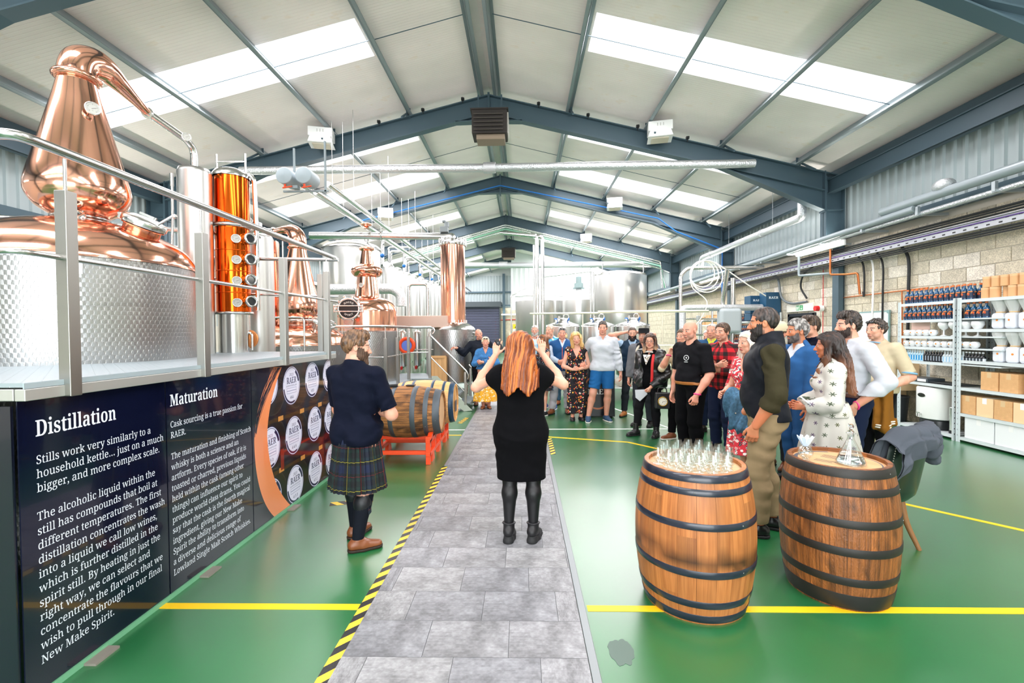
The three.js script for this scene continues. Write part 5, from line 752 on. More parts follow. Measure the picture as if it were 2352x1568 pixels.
// ---------- display stand ----------
{
  const tx = ctex(384, 600, (g) => { g.fillStyle = '#0d0f16'; g.fillRect(0, 0, 384, 600); g.strokeStyle = '#b5673f'; g.lineWidth = 20; g.beginPath(); g.ellipse(190, 310, 170, 200, 0, 1.2, 5.2); g.stroke(); g.lineWidth = 6; g.beginPath(); g.ellipse(190, 310, 160, 190, 0, 0.2, 1.4); g.stroke(); g.fillStyle = '#e9e6de'; g.font = 'bold 88px serif'; g.textAlign = 'center'; g.fillText('RAER', 195, 335); });
  const t = thing('display_stand', 'black bar height display stand with an orange ring and RAER lettering', 'stand', [1.5, 0, -9.25], -0.06);
  obj('carcass', [rbox(0.66, 1.0, 0.46, 0.008, 0, 0.53, 0), rbox(0.72, 0.03, 0.5, 0.006, 0, 1.045, 0)], mat(0x0d0f14, 0.3), t);
  obj('printed_front', put(new THREE.PlaneGeometry(0.64, 0.98), 0, 0.53, 0.2315), M({ map: tx, roughness: 0.25 }), t);
  for (const [x, z] of [[-0.27, 0.17], [0.27, 0.17], [-0.27, -0.17], [0.27, -0.17]]) obj('castor', cyl(0.025, 0.025, 0.03, 14, x, 0.016, z, 0, 0, 1.57), rubber, t);
}
// ---------- stock shelves on the right ----------
const shelfMat = mat(0xd6dee0, 0.45, 0.15);
const SX = 6.86, SD = 0.5;
function shelving(label, z0, z1, heights, top) {
  const t = thing('shelving_unit', label, 'shelving', [SX, 0, (z0 + z1) / 2]), L = Math.abs(z1 - z0);
  for (const s of [-1, 1]) for (const x of [-SD / 2, SD / 2]) { const p = obj('post', [box(0.045, top, 0.004, x, top / 2, s * L / 2), box(0.004, top, 0.045, x, top / 2, s * (L / 2 - 0.02))], shelfMat, t); obj('slots', [...Array(24)].map((_, i) => box(0.012, 0.02, 0.006, x, 0.1 + i * (top - 0.2) / 24, s * L / 2)), cable, p).userData.kind = 'stuff'; }
  heights.forEach((y) => obj('shelf', [box(SD, 0.004, L - 0.02, 0, y - 0.002, 0), box(0.006, 0.045, L - 0.02, -SD / 2 + 0.004, y - 0.0225, 0), box(0.006, 0.045, L - 0.02, SD / 2 - 0.004, y - 0.0225, 0)], shelfMat, t));
  return t;
}
shelving('white slotted shelving unit stocked with blue bottles above a white boiler', -8.14, -7.1, [2.15, 1.87, 1.6, 1.42, 1.18, 0.83, 0.08], 2.18);
shelving('white slotted shelving unit stocked with cardboard boxes and bagged jars', -7.05, -5.2, [2.15, 1.71, 1.24, 0.83, 0.44, 0.08], 2.18);
// tall gin bottle
const blueGlass = M({ color: 0x0d4f78, roughness: 0.06, physical: true, clearcoat: 0.6, clearcoatRoughness: 0.05 }), tealGlass = M({ color: 0x14708c, roughness: 0.06, physical: true, clearcoat: 0.6 }), orangeCap = mat(0xe4793a, 0.5);
const ginLabel = ctex(128, 128, (g) => { g.fillStyle = '#1c2f4a'; g.fillRect(0, 0, 128, 128); for (let i = 0; i < 30; i++) { g.fillStyle = ['#e0662a', '#c2481f', '#f08a3c', '#2a5c80'][i % 4]; g.beginPath(); g.ellipse(hash(i, 1, 1) * 128, 30 + hash(i, 2, 1) * 98, 12, 5, i, 0, 7); g.fill(); } g.fillStyle = '#e8e4da'; g.fillRect(20, 18, 88, 16); });
const ginLabelMat = M({ map: ginLabel, roughness: 0.5 });
function ginBottle(m, labelMat, cap, label, group, s = 1) {
  const t = thing('bottle', label, 'bottle', [0, 0, 0], 0, group);
  obj('body', lathe([[0, 0], [0.036, 0], [0.039, 0.006], [0.039, 0.135], [0.034, 0.155], [0.016, 0.172], [0.0145, 0.2], [0.018, 0.203], [0.018, 0.21], [0, 0.21]].map(([a, b]) => [a * s, b * s]), 20), m, t);
  obj('label', lathe([[0.0394, 0.02], [0.0396, 0.022], [0.0396, 0.12], [0.0394, 0.122]].map(([a, b]) => [a * s, b * s]), 20), labelMat, t);
  obj('cap', cyl(0.018 * s, 0.017 * s, 0.03 * s, 14, 0, 0.222 * s, 0), cap, t);
  t.userData.made = 0; return t;
}
function rowOf(proto, spots, label) { spots.forEach(([x, y, z], i) => { const o = proto.userData.made++ ? dup(proto, [x, y, z], rr(-0.3, 0.3)) : (proto.position.set(x, y, z), proto); delete o.userData.made; o.userData.label = typeof label === 'function' ? label(i) : label; }); }
{
  const p = ginBottle(blueGlass, ginLabelMat, orangeCap, 'x', 'blue gin bottles on the top shelves'), made = { n: 0 };
  const keep = (spots, label, group) => spots.forEach((s, i) => { const o = made.n++ ? dup(p, s, rr(-1.9, -1.2)) : p; o.position.set(...s); o.rotation.y = rr(-1.9, -1.2); o.userData = { label: ORD[i] + ' ' + label, category: 'bottle', group }; });
  keep([...Array(13)].map((_, i) => [6.68, 2.151, -8.05 + i * 0.092]), "blue bottle from left in the front row on the topmost shelf", 'front row of blue bottles on the topmost shelf');
  keep([...Array(13)].map((_, i) => [6.78, 2.151, -8.0 + i * 0.092]), "blue bottle from left in the rear row on the topmost shelf", 'rear row of blue bottles on the topmost shelf');
  keep([...Array(11)].map((_, i) => [6.67, 1.871, -8.06 + i * 0.09]), "blue bottle from left in the front row, second shelf from top", 'front row of blue bottles one shelf below the top');
  keep([...Array(10)].map((_, i) => [6.77, 1.871, -8.01 + i * 0.09]), "blue bottle from left in the rear row, second shelf from top", 'rear row of blue bottles one shelf below the top');
  keep([...Array(4)].map((_, i) => [6.68, 1.871, -6.98 + i * 0.09]), "blue bottle from left beside the bagged jars, second shelf from top", 'blue bottles left of the bagged jars');
}
tag(obj('stock_shelf', box(0.48, 0.02, 0.62, SX, 1.86, -6.75), shelfMat), 'short shelf under the blue bottles left of the bagged jars', 'shelf');
tag(obj('stock_shelf', [box(0.48, 0.02, 0.62, SX, 1.41, -6.75), box(0.48, 0.02, 0.62, SX, 1.59, -6.75)], shelfMat), 'short double shelf under the white bowls left of the bagged jars', 'shelf');
// white frosted bowls and goblets
{
  const w = mat(0xeceeee, 0.3), dot = mat(0xe8902c, 0.5);
  const bowl = thing('glass_bowl', 'x', 'bowl'); obj('bowl', lathe([[0, 0], [0.03, 0.0], [0.055, 0.03], [0.06, 0.06], [0.05, 0.09], [0.03, 0.1], [0, 0.1]], 20), w, bowl); obj('sticker', put(new THREE.SphereGeometry(0.012, 8, 6), -0.058, 0.055, 0, 0, 0, 0, [0.4, 1, 1]), dot, bowl);
  let n = 0; const add = (s, label, group, i) => { const o = n++ ? dup(bowl, s, rr(-0.3, 0.3)) : bowl; o.position.set(...s); o.userData = { label: label + ', ' + ORD[i] + ' from left', category: 'bowl', group }; };
  for (let i = 0; i < 11; i++) add([6.68, 1.421, -8.05 + i * 0.118], 'round white frosted bowl with an orange sticker on the narrow shelf', 'white frosted bowls on the narrow shelf', i);
  for (let i = 0; i < 5; i++) add([6.68, 1.601, -8.05 + i * 0.125], 'round white frosted bowl on the shelf with the goblets', 'white frosted bowls beside the goblets', i);
  const gob = thing('goblet', 'x', 'goblet'); obj('cup', lathe([[0, 0.0], [0.045, 0], [0.045, 0.006], [0.012, 0.02], [0.012, 0.09], [0.05, 0.12], [0.075, 0.17], [0.07, 0.22], [0, 0.22]], 22), w, gob); n = 0;
  for (let i = 0; i < 4; i++) { const s = [6.69, 1.601, -7.38 + i * 0.18]; const o = n++ ? dup(gob, s, 0) : gob; o.position.set(...s); o.userData = { label: 'tall white frosted goblet on the shelf with bowls, ' + ORD[i] + ' from left', category: 'goblet', group: 'white frosted goblets' }; }
  tag(obj('price_card', box(0.004, 0.24, 0.36, 6.79, 1.72, -7.92), mat(0xf0cdbf, 0.6)), 'pink and white card standing behind the white bowls', 'card');
}
// small mixers
{
  const lab = (a, b) => M({ map: ctex(64, 64, (g) => { g.fillStyle = a; g.fillRect(0, 0, 64, 64); g.fillStyle = b; g.fillRect(6, 20, 52, 22); }), roughness: 0.4 });
  const kinds = [[M({ color: 0xaecbd8, roughness: 0.08 }), lab('#2f8fc8', '#e9f2f4'), 'pale small bottle with a bright blue label on the mixer shelf', 8], [mat(0x16181d, 0.15), lab('#20242c', '#b9c3cf'), 'dark small bottle with a grey label on the mixer shelf', 7], [M({ color: 0xc3ced2, roughness: 0.08 }), lab('#9fc4dc', '#ffffff'), 'clear small bottle with a pale label on the mixer shelf', 7], [mat(0x15181c, 0.15), lab('#343e46', '#cfd6da'), 'dark small bottle right of the shelf post', 6]];
  let k = 0; kinds.forEach(([m, l, label, n]) => { const p = ginBottle(m, l, mat(0xd0d3d4, 0.4), label, 'small bottles: ' + label, 0.8); for (let i = 0; i < n; i++, k++) { const s = [6.67, 1.181, -8.07 + k * 0.047 * 1.05]; const o = i ? dup(p, s, -1.57) : p; o.position.set(...s); o.rotation.y = -1.57; delete o.userData.made; o.userData.label = ORD[i] + ' from left: ' + label; } });
}
tag(obj('stock_shelf', box(0.48, 0.02, 0.62, SX, 1.17, -6.75), shelfMat), 'short shelf under the dark small bottles right of the post', 'shelf');
// cardboard tubes, bagged jars, boxes
const card = M({ map: tex(128, 128, (u, v) => { const n = pfbm(u, v, 8, 4); return [216 + (n - 0.5) * 20, 168 + (n - 0.5) * 20, 116 + (n - 0.5) * 18]; }), roughness: 0.75 }), cardPale = mat(0xeccb9e, 0.75), tape = mat(0xd9b98c, 0.4);
{
  const p = thing('cardboard_tube', 'x', 'tube'); obj('tube', cyl(0.058, 0.058, 0.15, 26, 0, 0.075, 0), mat(0xdfae7c, 0.6), p); obj('lid', cyl(0.0592, 0.0592, 0.03, 26, 0, 0.1352, 0), mat(0xe9bd8e, 0.6), p); let n = 0;
  const add = (s, label, group) => { const o = n++ ? dup(p, s, 0) : p; o.position.set(...s); o.userData = { label, category: 'tube', group }; };
  for (let i = 0; i < 12; i++) { add([6.69 + (i % 3 === 2 ? 0.06 : 0), 2.152, -6.72 + i * 0.122], `${ORD[i]} cardboard tube from left in the lower layer on the top shelf`, 'lower layer of cardboard tubes'); add([6.69, 2.305, -6.70 + i * 0.122], `${ORD[i]} cardboard tube from left in the upper layer on the top shelf`, 'upper layer of cardboard tubes'); }
}
{
  const film = M({ physical: true, color: 0xf1f3f2, roughness: 0.45, transmission: 0.35, thickness: 0 }), jarM = mat(0xdfe3ea, 0.4), p = thing('bagged_jar', 'x', 'jar'); obj('jar', [rbox(0.15, 0.22, 0.15, 0.04, 0, 0.11, 0, 0, 0, 0, 3)], jarM, p); obj('sticker', cyl(0.014, 0.014, 0.004, 12, -0.076, 0.12, 0.02, 0, 0, 1.57), mat(0xe88a2c, 0.5), p);
  obj('bag_top', lathe([[0.06, 0.2], [0.045, 0.23], [0.07, 0.3], [0.1, 0.38], [0.105, 0.42]], 9).toNonIndexed(), film, p); p.children[2].geometry.computeVertexNormals(); obj('tie', torus(0.046, 0.007, 0, 0.23, 0), mat(0xd9b27a, 0.6), p);
  let n = 0; for (const [y, l] of [[1.711, 'upper'], [1.241, 'lower']]) for (let i = 0; i < 8; i++) { const s = [6.72, y, -6.55 + i * 0.175 + (y < 1.5 ? 0.02 : 0)]; const o = n++ ? dup(p, s, rr(-0.3, 0.3)) : p; o.position.set(...s); o.userData = { label: `${ORD[i]} white bagged jar from left on the ${l} jar shelf`, category: 'jar', group: `bagged jars on the ${l} shelf` }; }
}
function carton(w, h, d, pos, label, m = card, group) { const t = thing('carton', label, 'box', pos); obj('body', rbox(w, h, d, 0.004, 0, h / 2, 0), m, t); obj('tape', [box(0.002, h * 0.3, 0.06, -w / 2 - 0.0005, h * 0.84, 0), box(w, 0.001, 0.06, 0, h + 0.0005, 0)], m === card ? tape : whitePlastic, t); if (group) t.userData.group = group; return t; }
[[-6.62, 'brown carton left on the shelf below the bagged jars'], [-6.36, 'brown carton in the middle of the shelf below the bagged jars'], [-5.9, 'large brown carton on the shelf below the bagged jars']].forEach(([z, l], i) => carton(0.36, i === 2 ? 0.3 : 0.26, i === 2 ? 0.42 : 0.24, [6.82, 0.832, z], l));
['first', 'second', 'third', 'fourth', 'fifth', 'sixth'].forEach((w, i) => carton(0.4, 0.27, 0.235, [6.83, 0.442, -6.92 + i * 0.25], `${w} plain carton from the post on the second lowest shelf`, i % 2 ? cardPale : card));
['first', 'second', 'third'].forEach((w, i) => carton(0.44, 0.32, 0.42, [6.85, 0.082, -6.75 + i * 0.44], `${w} large white carton from the post on the bottom shelf`, mat(0xe8ebec, 0.6)));
{ const t = thing('boiler', 'white cylindrical boiler with a tap and oval badge on the lowest shelf', 'boiler', [6.82, 0.08, -7.62]); const w = mat(0xf0f1ee, 0.3);
  obj('base', lathe([[0.2, 0], [0.22, 0.02], [0.22, 0.14], [0.2, 0.16], [0, 0.16]], 36), mat(0x24282b, 0.35), t); obj('drum', lathe([[0.2, 0.16], [0.265, 0.18], [0.265, 0.66], [0.25, 0.68], [0, 0.69]], 48), w, t); obj('tap', [cyl(0.012, 0.012, 0.06, 10, -0.285, 0.24, 0, 0, 0, 1.57), cyl(0.014, 0.018, 0.05, 10, -0.31, 0.225, 0), box(0.01, 0.012, 0.06, -0.31, 0.262, 0)], inox, t); obj('badge', put(new THREE.SphereGeometry(0.07, 20, 12), -0.265, 0.55, 0, 0, 0, 0, [0.06, 0.5, 1]), M({ color: 0x22241e, roughness: 0.3 }), t); obj('handle', torus(0.04, 0.008, -0.1, 0.63, -0.25, 0, 0.4), inox, t); }
{ const t = thing('steel_canister', 'slim steel canister beside the white boiler', 'canister', [6.72, 0.08, -7.22]); obj('body', lathe([[0, 0], [0.06, 0], [0.06, 0.4], [0.05, 0.42], [0, 0.42]], 28), inox, t); obj('base_ring', cyl(0.062, 0.062, 0.05, 28, 0, 0.026, 0), cable, t); obj('hose', torus(0.05, 0.01, 0, 0.55, 0, 0, 1.2, 0), cable, t); }
{ const t = thing('laminator', 'dark flat office machine with papers on the shelf above the boiler', 'office machine', [6.76, 0.832, -7.8]); obj('body', rbox(0.3, 0.07, 0.44, 0.015, 0, 0.035, 0), mat(0x3b444b, 0.4), t); obj('front', box(0.004, 0.04, 0.16, -0.151, 0.035, 0.12), whitePlastic, t); obj('lid', rbox(0.3, 0.012, 0.6, 0.004, 0.02, 0.02, 0.5), mat(0x20242a, 0.4), t); }
tag(obj('waste_bin', lathe([[0.14, 0], [0.18, 0.46], [0.19, 0.47], [0.19, 0.5], [0.165, 0.5], [0.13, 0.02], [0, 0.02]], 30, 6.8, 0.01, -8.42), mat(0x20252a, 0.5)), 'dark grey round bin left of the shelves', 'bin');
tag(obj('pallet_boxes', [rbox(0.5, 0.5, 0.5, 0.01, 6.9, 0.85, -8.6), rbox(0.55, 0.6, 0.5, 0.01, 6.9, 0.3, -8.9)], cardPale), 'pale carton heap left of the shelving by the wall', 'box');
// ---------- stock shelves farther back ----------
shelving('pale shelving unit packed with small bottles behind the bearded men', -14.9, -12.7, [1.98, 1.66, 1.34, 1.02, 0.6, 0.1], 2.2);
shelving('pale shelving unit with cartons on top farthest along the wall', -17.2, -14.95, [1.92, 1.6, 1.3, 0.9, 0.5, 0.1], 2.05);
{
  const kinds = [[1.66, blueGlass, 'dark blue bottle on the upper bottle shelf in the far unit', orangeCap], [1.34, mat(0x5b2a18, 0.15), 'amber bottle on the middle shelf in the far unit', orangeCap], [1.02, blueGlass, 'dark blue bottle on the lower bottle shelf in the far unit', orangeCap], [1.98, mat(0x2c2f3c, 0.2), 'small dark bottle on top of the far unit', mat(0x23304a, 0.4)], [0.6, mat(0x4a2418, 0.15), 'amber bottle on the lowest bottle shelf in the far unit', orangeCap]];
  for (const [y, m, label, cap] of kinds) { const p = ginBottle(m, ginLabelMat, cap, label, label, 1.0); for (let i = 0; i < 17; i++) { const s = [6.7, y + 0.001, -14.8 + i * 0.125]; const o = i ? dup(p, s, -1.57) : p; o.position.set(...s); o.rotation.y = -1.57; delete o.userData.made; o.userData.label = label + ', ' + ORD[i] + ' from left'; } }
}
[[-17.0, 0.28, 'small carton at the far end on top of the far shelves'], [-16.4, 0.34, 'taped carton on top of the far shelves'], [-15.75, 0.3, 'plain carton in the middle on top of the far shelves'], [-15.2, 0.38, 'carton with an open flap on top of the far shelves']].forEach(([z, h, l]) => carton(0.45, h, 0.5, [6.86, 1.922, z], l));
{ const tx = ctex(256, 384, (g) => { g.fillStyle = '#1d4a68'; g.fillRect(0, 0, 256, 384); g.fillStyle = '#eef2f4'; g.font = 'bold 62px serif'; g.textAlign = 'center'; g.fillText('RAER', 128, 120); });
  for (const [x, z, h, l] of [[6.72, -13.35, 0.5, 'dark blue carton lettered RAER on the left atop the shelving'], [6.95, -12.95, 0.56, 'taller dark blue carton lettered RAER on the right atop the shelving']]) { const t = thing('gift_carton', l, 'box', [x, 2.0, z]); obj('body', rbox(0.4, h, 0.36, 0.004, 0, h / 2 + 0.2, 0), mat(0x1f4f6f, 0.4), t); obj('lettered_face', put(new THREE.PlaneGeometry(0.38, h - 0.02), 0, h / 2 + 0.2, 0.182), M({ map: tx, roughness: 0.4 }), t); obj('lower_box', rbox(0.4, 0.19, 0.36, 0.004, 0, 0.095, 0), mat(0x1f4f6f, 0.4), t); } }
// ---------- figures: distance fields meshed by surface nets ----------
class Field {
  constructor(lo, hi, cell) { this.c = cell; this.o = lo; this.n = [0, 1, 2].map((i) => Math.ceil((hi[i] - lo[i]) / cell) + 2); this.F = new Float32Array(this.n[0] * this.n[1] * this.n[2]).fill(9); }
  each(p, m, fn) {
    const { c, o, n, F } = this, lo = [], hi = [];
    for (let i = 0; i < 3; i++) { lo[i] = Math.max(0, Math.floor((p.lo[i] - m - o[i]) / c)); hi[i] = Math.min(n[i] - 1, Math.ceil((p.hi[i] + m - o[i]) / c)); }
    for (let z = lo[2]; z <= hi[2]; z++) for (let y = lo[1]; y <= hi[1]; y++) { let k = (z * n[1] + y) * n[0] + lo[0]; for (let x = lo[0]; x <= hi[0]; x++, k++) F[k] = fn(F[k], p.f(o[0] + x * c, o[1] + y * c, o[2] + z * c)); }
  }
  add(p, k = 0.03) { this.each(p, k + this.c * 2, (a, b) => { const h = Math.max(k - Math.abs(a - b), 0) / (k || 1); return Math.min(a, b) - h * h * k * 0.25; }); return this; }
  sub(p, k = 0.01) { this.each(p, k + this.c * 2, (a, b) => { b = -b; const h = Math.max(k - Math.abs(a - b), 0) / (k || 1); return Math.max(a, b) + h * h * k * 0.25; }); return this; }
  cut(fn) { const { c, o, n, F } = this; let k = 0; for (let z = 0; z < n[2]; z++) for (let y = 0; y < n[1]; y++) for (let x = 0; x < n[0]; x++, k++) if (F[k] < 0.05) F[k] = Math.max(F[k], fn(o[0] + x * c, o[1] + y * c, o[2] + z * c)); return this; }
  warp(fn) { const { c, o, n, F } = this; let k = 0; for (let z = 0; z < n[2]; z++) for (let y = 0; y < n[1]; y++) for (let x = 0; x < n[0]; x++, k++) if (Math.abs(F[k]) < 0.04) F[k] += fn(o[0] + x * c, o[1] + y * c, o[2] + z * c); return this; }
  mesh(color) {
    const { F, n, c, o } = this, [nx, ny, nz] = n, id = new Int32Array(F.length).fill(-1), pos = [], idx = [], sy = nx, sz = nx * ny;
    const off = [0, 1, sy, sy + 1, sz, sz + 1, sz + sy, sz + sy + 1], ED = [[0, 1], [0, 2], [0, 4], [1, 3], [1, 5], [2, 3], [2, 6], [3, 7], [4, 5], [4, 6], [5, 7], [6, 7]], P = [[0, 0, 0], [1, 0, 0], [0, 1, 0], [1, 1, 0], [0, 0, 1], [1, 0, 1], [0, 1, 1], [1, 1, 1]];
    for (let z = 0; z < nz - 1; z++) for (let y = 0; y < ny - 1; y++) for (let x = 0, k = z * sz + y * sy; x < nx - 1; x++, k++) {
      let m = 0; for (let i = 0; i < 8; i++) if (F[k + off[i]] < 0) m |= 1 << i;
      if (!m || m === 255) continue;
      let X = 0, Y = 0, Z = 0, q = 0;
      for (const [a, b] of ED) { if (((m >> a) & 1) === ((m >> b) & 1)) continue; const fa = F[k + off[a]], fb = F[k + off[b]], t = clamp(fa / (fa - fb), 0, 1); X += P[a][0] + (P[b][0] - P[a][0]) * t; Y += P[a][1] + (P[b][1] - P[a][1]) * t; Z += P[a][2] + (P[b][2] - P[a][2]) * t; q++; }
      id[k] = pos.length / 3; pos.push(o[0] + (x + X / q) * c, o[1] + (y + Y / q) * c, o[2] + (z + Z / q) * c);
    }
    const quad = (a, b, d, e, flip) => { if (a < 0 || b < 0 || d < 0 || e < 0) return; flip ? idx.push(a, d, b, b, d, e) : idx.push(a, b, d, b, e, d); };
    for (let z = 1; z < nz - 1; z++) for (let y = 1; y < ny - 1; y++) for (let x = 1, k = z * sz + y * sy + 1; x < nx - 1; x++, k++) {
      const s = F[k] < 0;
      if (s !== F[k + 1] < 0) quad(id[k - sy - sz], id[k - sz], id[k - sy], id[k], !s);
      if (s !== F[k + sy] < 0) quad(id[k - 1 - sz], id[k - 1], id[k - sz], id[k], !s);
      if (s !== F[k + sz] < 0) quad(id[k - 1 - sy], id[k - sy], id[k - 1], id[k], !s);
    }
    const g = new THREE.BufferGeometry(); g.setAttribute('position', new THREE.Float32BufferAttribute(pos, 3)); g.setIndex(idx); g.computeVertexNormals();
    if (color) { const col = new Float32Array(pos.length), N = g.attributes.normal; for (let i = 0; i < pos.length / 3; i++) { const r = color(pos[3 * i], pos[3 * i + 1], pos[3 * i + 2], N.getX(i), N.getY(i), N.getZ(i)); col[3 * i] = r.r; col[3 * i + 1] = r.g; col[3 * i + 2] = r.b; } g.setAttribute('color', new THREE.BufferAttribute(col, 3)); }
    return g;
  }
}
const bnd = (pts, r) => ({ lo: [0, 1, 2].map((i) => Math.min(...pts.map((p) => p[i])) - r), hi: [0, 1, 2].map((i) => Math.max(...pts.map((p) => p[i])) + r) });
// tapered capsule; sx, sz stretch it across
function cap(a, b, ra, rb = ra, sx = 1, sz = 1) {
  const bx = b[0] - a[0], by = b[1] - a[1], bz = b[2] - a[2], L = bx * bx + by * by + bz * bz || 1e-9, m = Math.min(sx, sz), cx = (a[0] + b[0]) / 2, cz = (a[2] + b[2]) / 2;
  if (sx === 1 && sz === 1) return { f: (x, y, z) => { const px = x - a[0], py = y - a[1], pz = z - a[2], h = clamp((px * bx + py * by + pz * bz) / L, 0, 1); return Math.hypot(px - bx * h, py - by * h, pz - bz * h) - (ra + (rb - ra) * h); }, ...bnd([a, b], Math.max(ra, rb)) };
  return { f: (x, y, z) => { const px = x - a[0], py = y - a[1], pz = z - a[2], h = clamp((px * bx + py * by + pz * bz) / L, 0, 1); return (Math.hypot((px - bx * h) / sx, py - by * h, (pz - bz * h) / sz) - (ra + (rb - ra) * h)) * Math.min(1, m); }, ...bnd([a, b], Math.max(ra, rb) * Math.max(sx, sz, 1)) };
}
function ell(c, r) { const m = Math.min(...r); return { f: (x, y, z) => { const q = Math.hypot((x - c[0]) / r[0], (y - c[1]) / r[1], (z - c[2]) / r[2]); return (q - 1) * (q < 1 ? m : Math.min(m * 1.6, Math.max(...r))); }, lo: c.map((v, i) => v - r[i]), hi: c.map((v, i) => v + r[i]) }; }
const mix3 = (a, b, t) => [0, 1, 2].map((i) => a[i] + (b[i] - a[i]) * t);
const add3 = (a, b, k = 1) => [0, 1, 2].map((i) => a[i] + b[i] * k);
function bend(a, b, l1, l2, pole) { // middle joint of a two bone limb
  const A = V(...a), d = V(...b).sub(A), D = Math.min(d.length(), (l1 + l2) * 0.998), x = (D * D + l1 * l1 - l2 * l2) / (2 * D), h = Math.sqrt(Math.max(0, l1 * l1 - x * x)); d.normalize();
  const p = V(...pole); p.addScaledVector(d, -p.dot(d)).normalize(); return A.addScaledVector(d, x).addScaledVector(p, h).toArray();
}
const fbmC = (x, y, z, s) => fbm(x * s, y * s, z * s, 3) - 0.5;

// joints of the figure, in metres, x to its left, z forward
function skeleton(o) {
  const s = o.h / 1.75, f = o.female, w = o.w ?? 1, S = (p) => p.map((v) => v * s), J = { s, w, f };
  const sw = (f ? 0.163 : 0.188) * (0.5 + 0.5 * w);
  J.hip = { L: S([0.088 * (0.6 + 0.4 * w), 0.92, 0]), R: S([-0.088 * (0.6 + 0.4 * w), 0.92, 0]) };
  J.sh = { L: S([sw, 1.405, -0.012]), R: S([-sw, 1.405, -0.012]) };
  const ft = o.feet ?? {}; J.foot = {}; J.ank = {}; J.knee = {}; J.toe = {};
  for (const k of ['L', 'R']) { const g = k === 'L' ? 1 : -1, q = ft[k] ?? [0.1 * g, 0, 0.18 * g]; J.foot[k] = [q[0] * s, 0, q[1] * s]; J.toe[k] = q[2]; J.ank[k] = [q[0] * s, (o.heel ?? 0.085) * s, q[1] * s]; const ll = V(...J.hip[k]).distanceTo(V(...J.ank[k])) * 0.5025; J.knee[k] = bend(J.hip[k], J.ank[k], ll, ll, [Math.sin(q[2]) * 0.6, 0, 1]); }
  J.el = {}; J.wr = {};
  for (const k of ['L', 'R']) { const g = k === 'L' ? 1 : -1, A = (o.arms ?? {})[k] ?? {}; const hnd = A.at ?? [0.25 * g * (0.7 + 0.3 * w), 0.86, 0.06]; J.wr[k] = S(hnd); J.el[k] = A.elbow ? S(A.elbow) : bend(J.sh[k], J.wr[k], 0.295 * s, 0.255 * s, A.pole ?? [0.35 * g, -0.3, -1]); }
  J.headAt = add3(S([0, 1.632, 0.02]), o.headShift ?? [0, 0, 0]);
  return J;
}
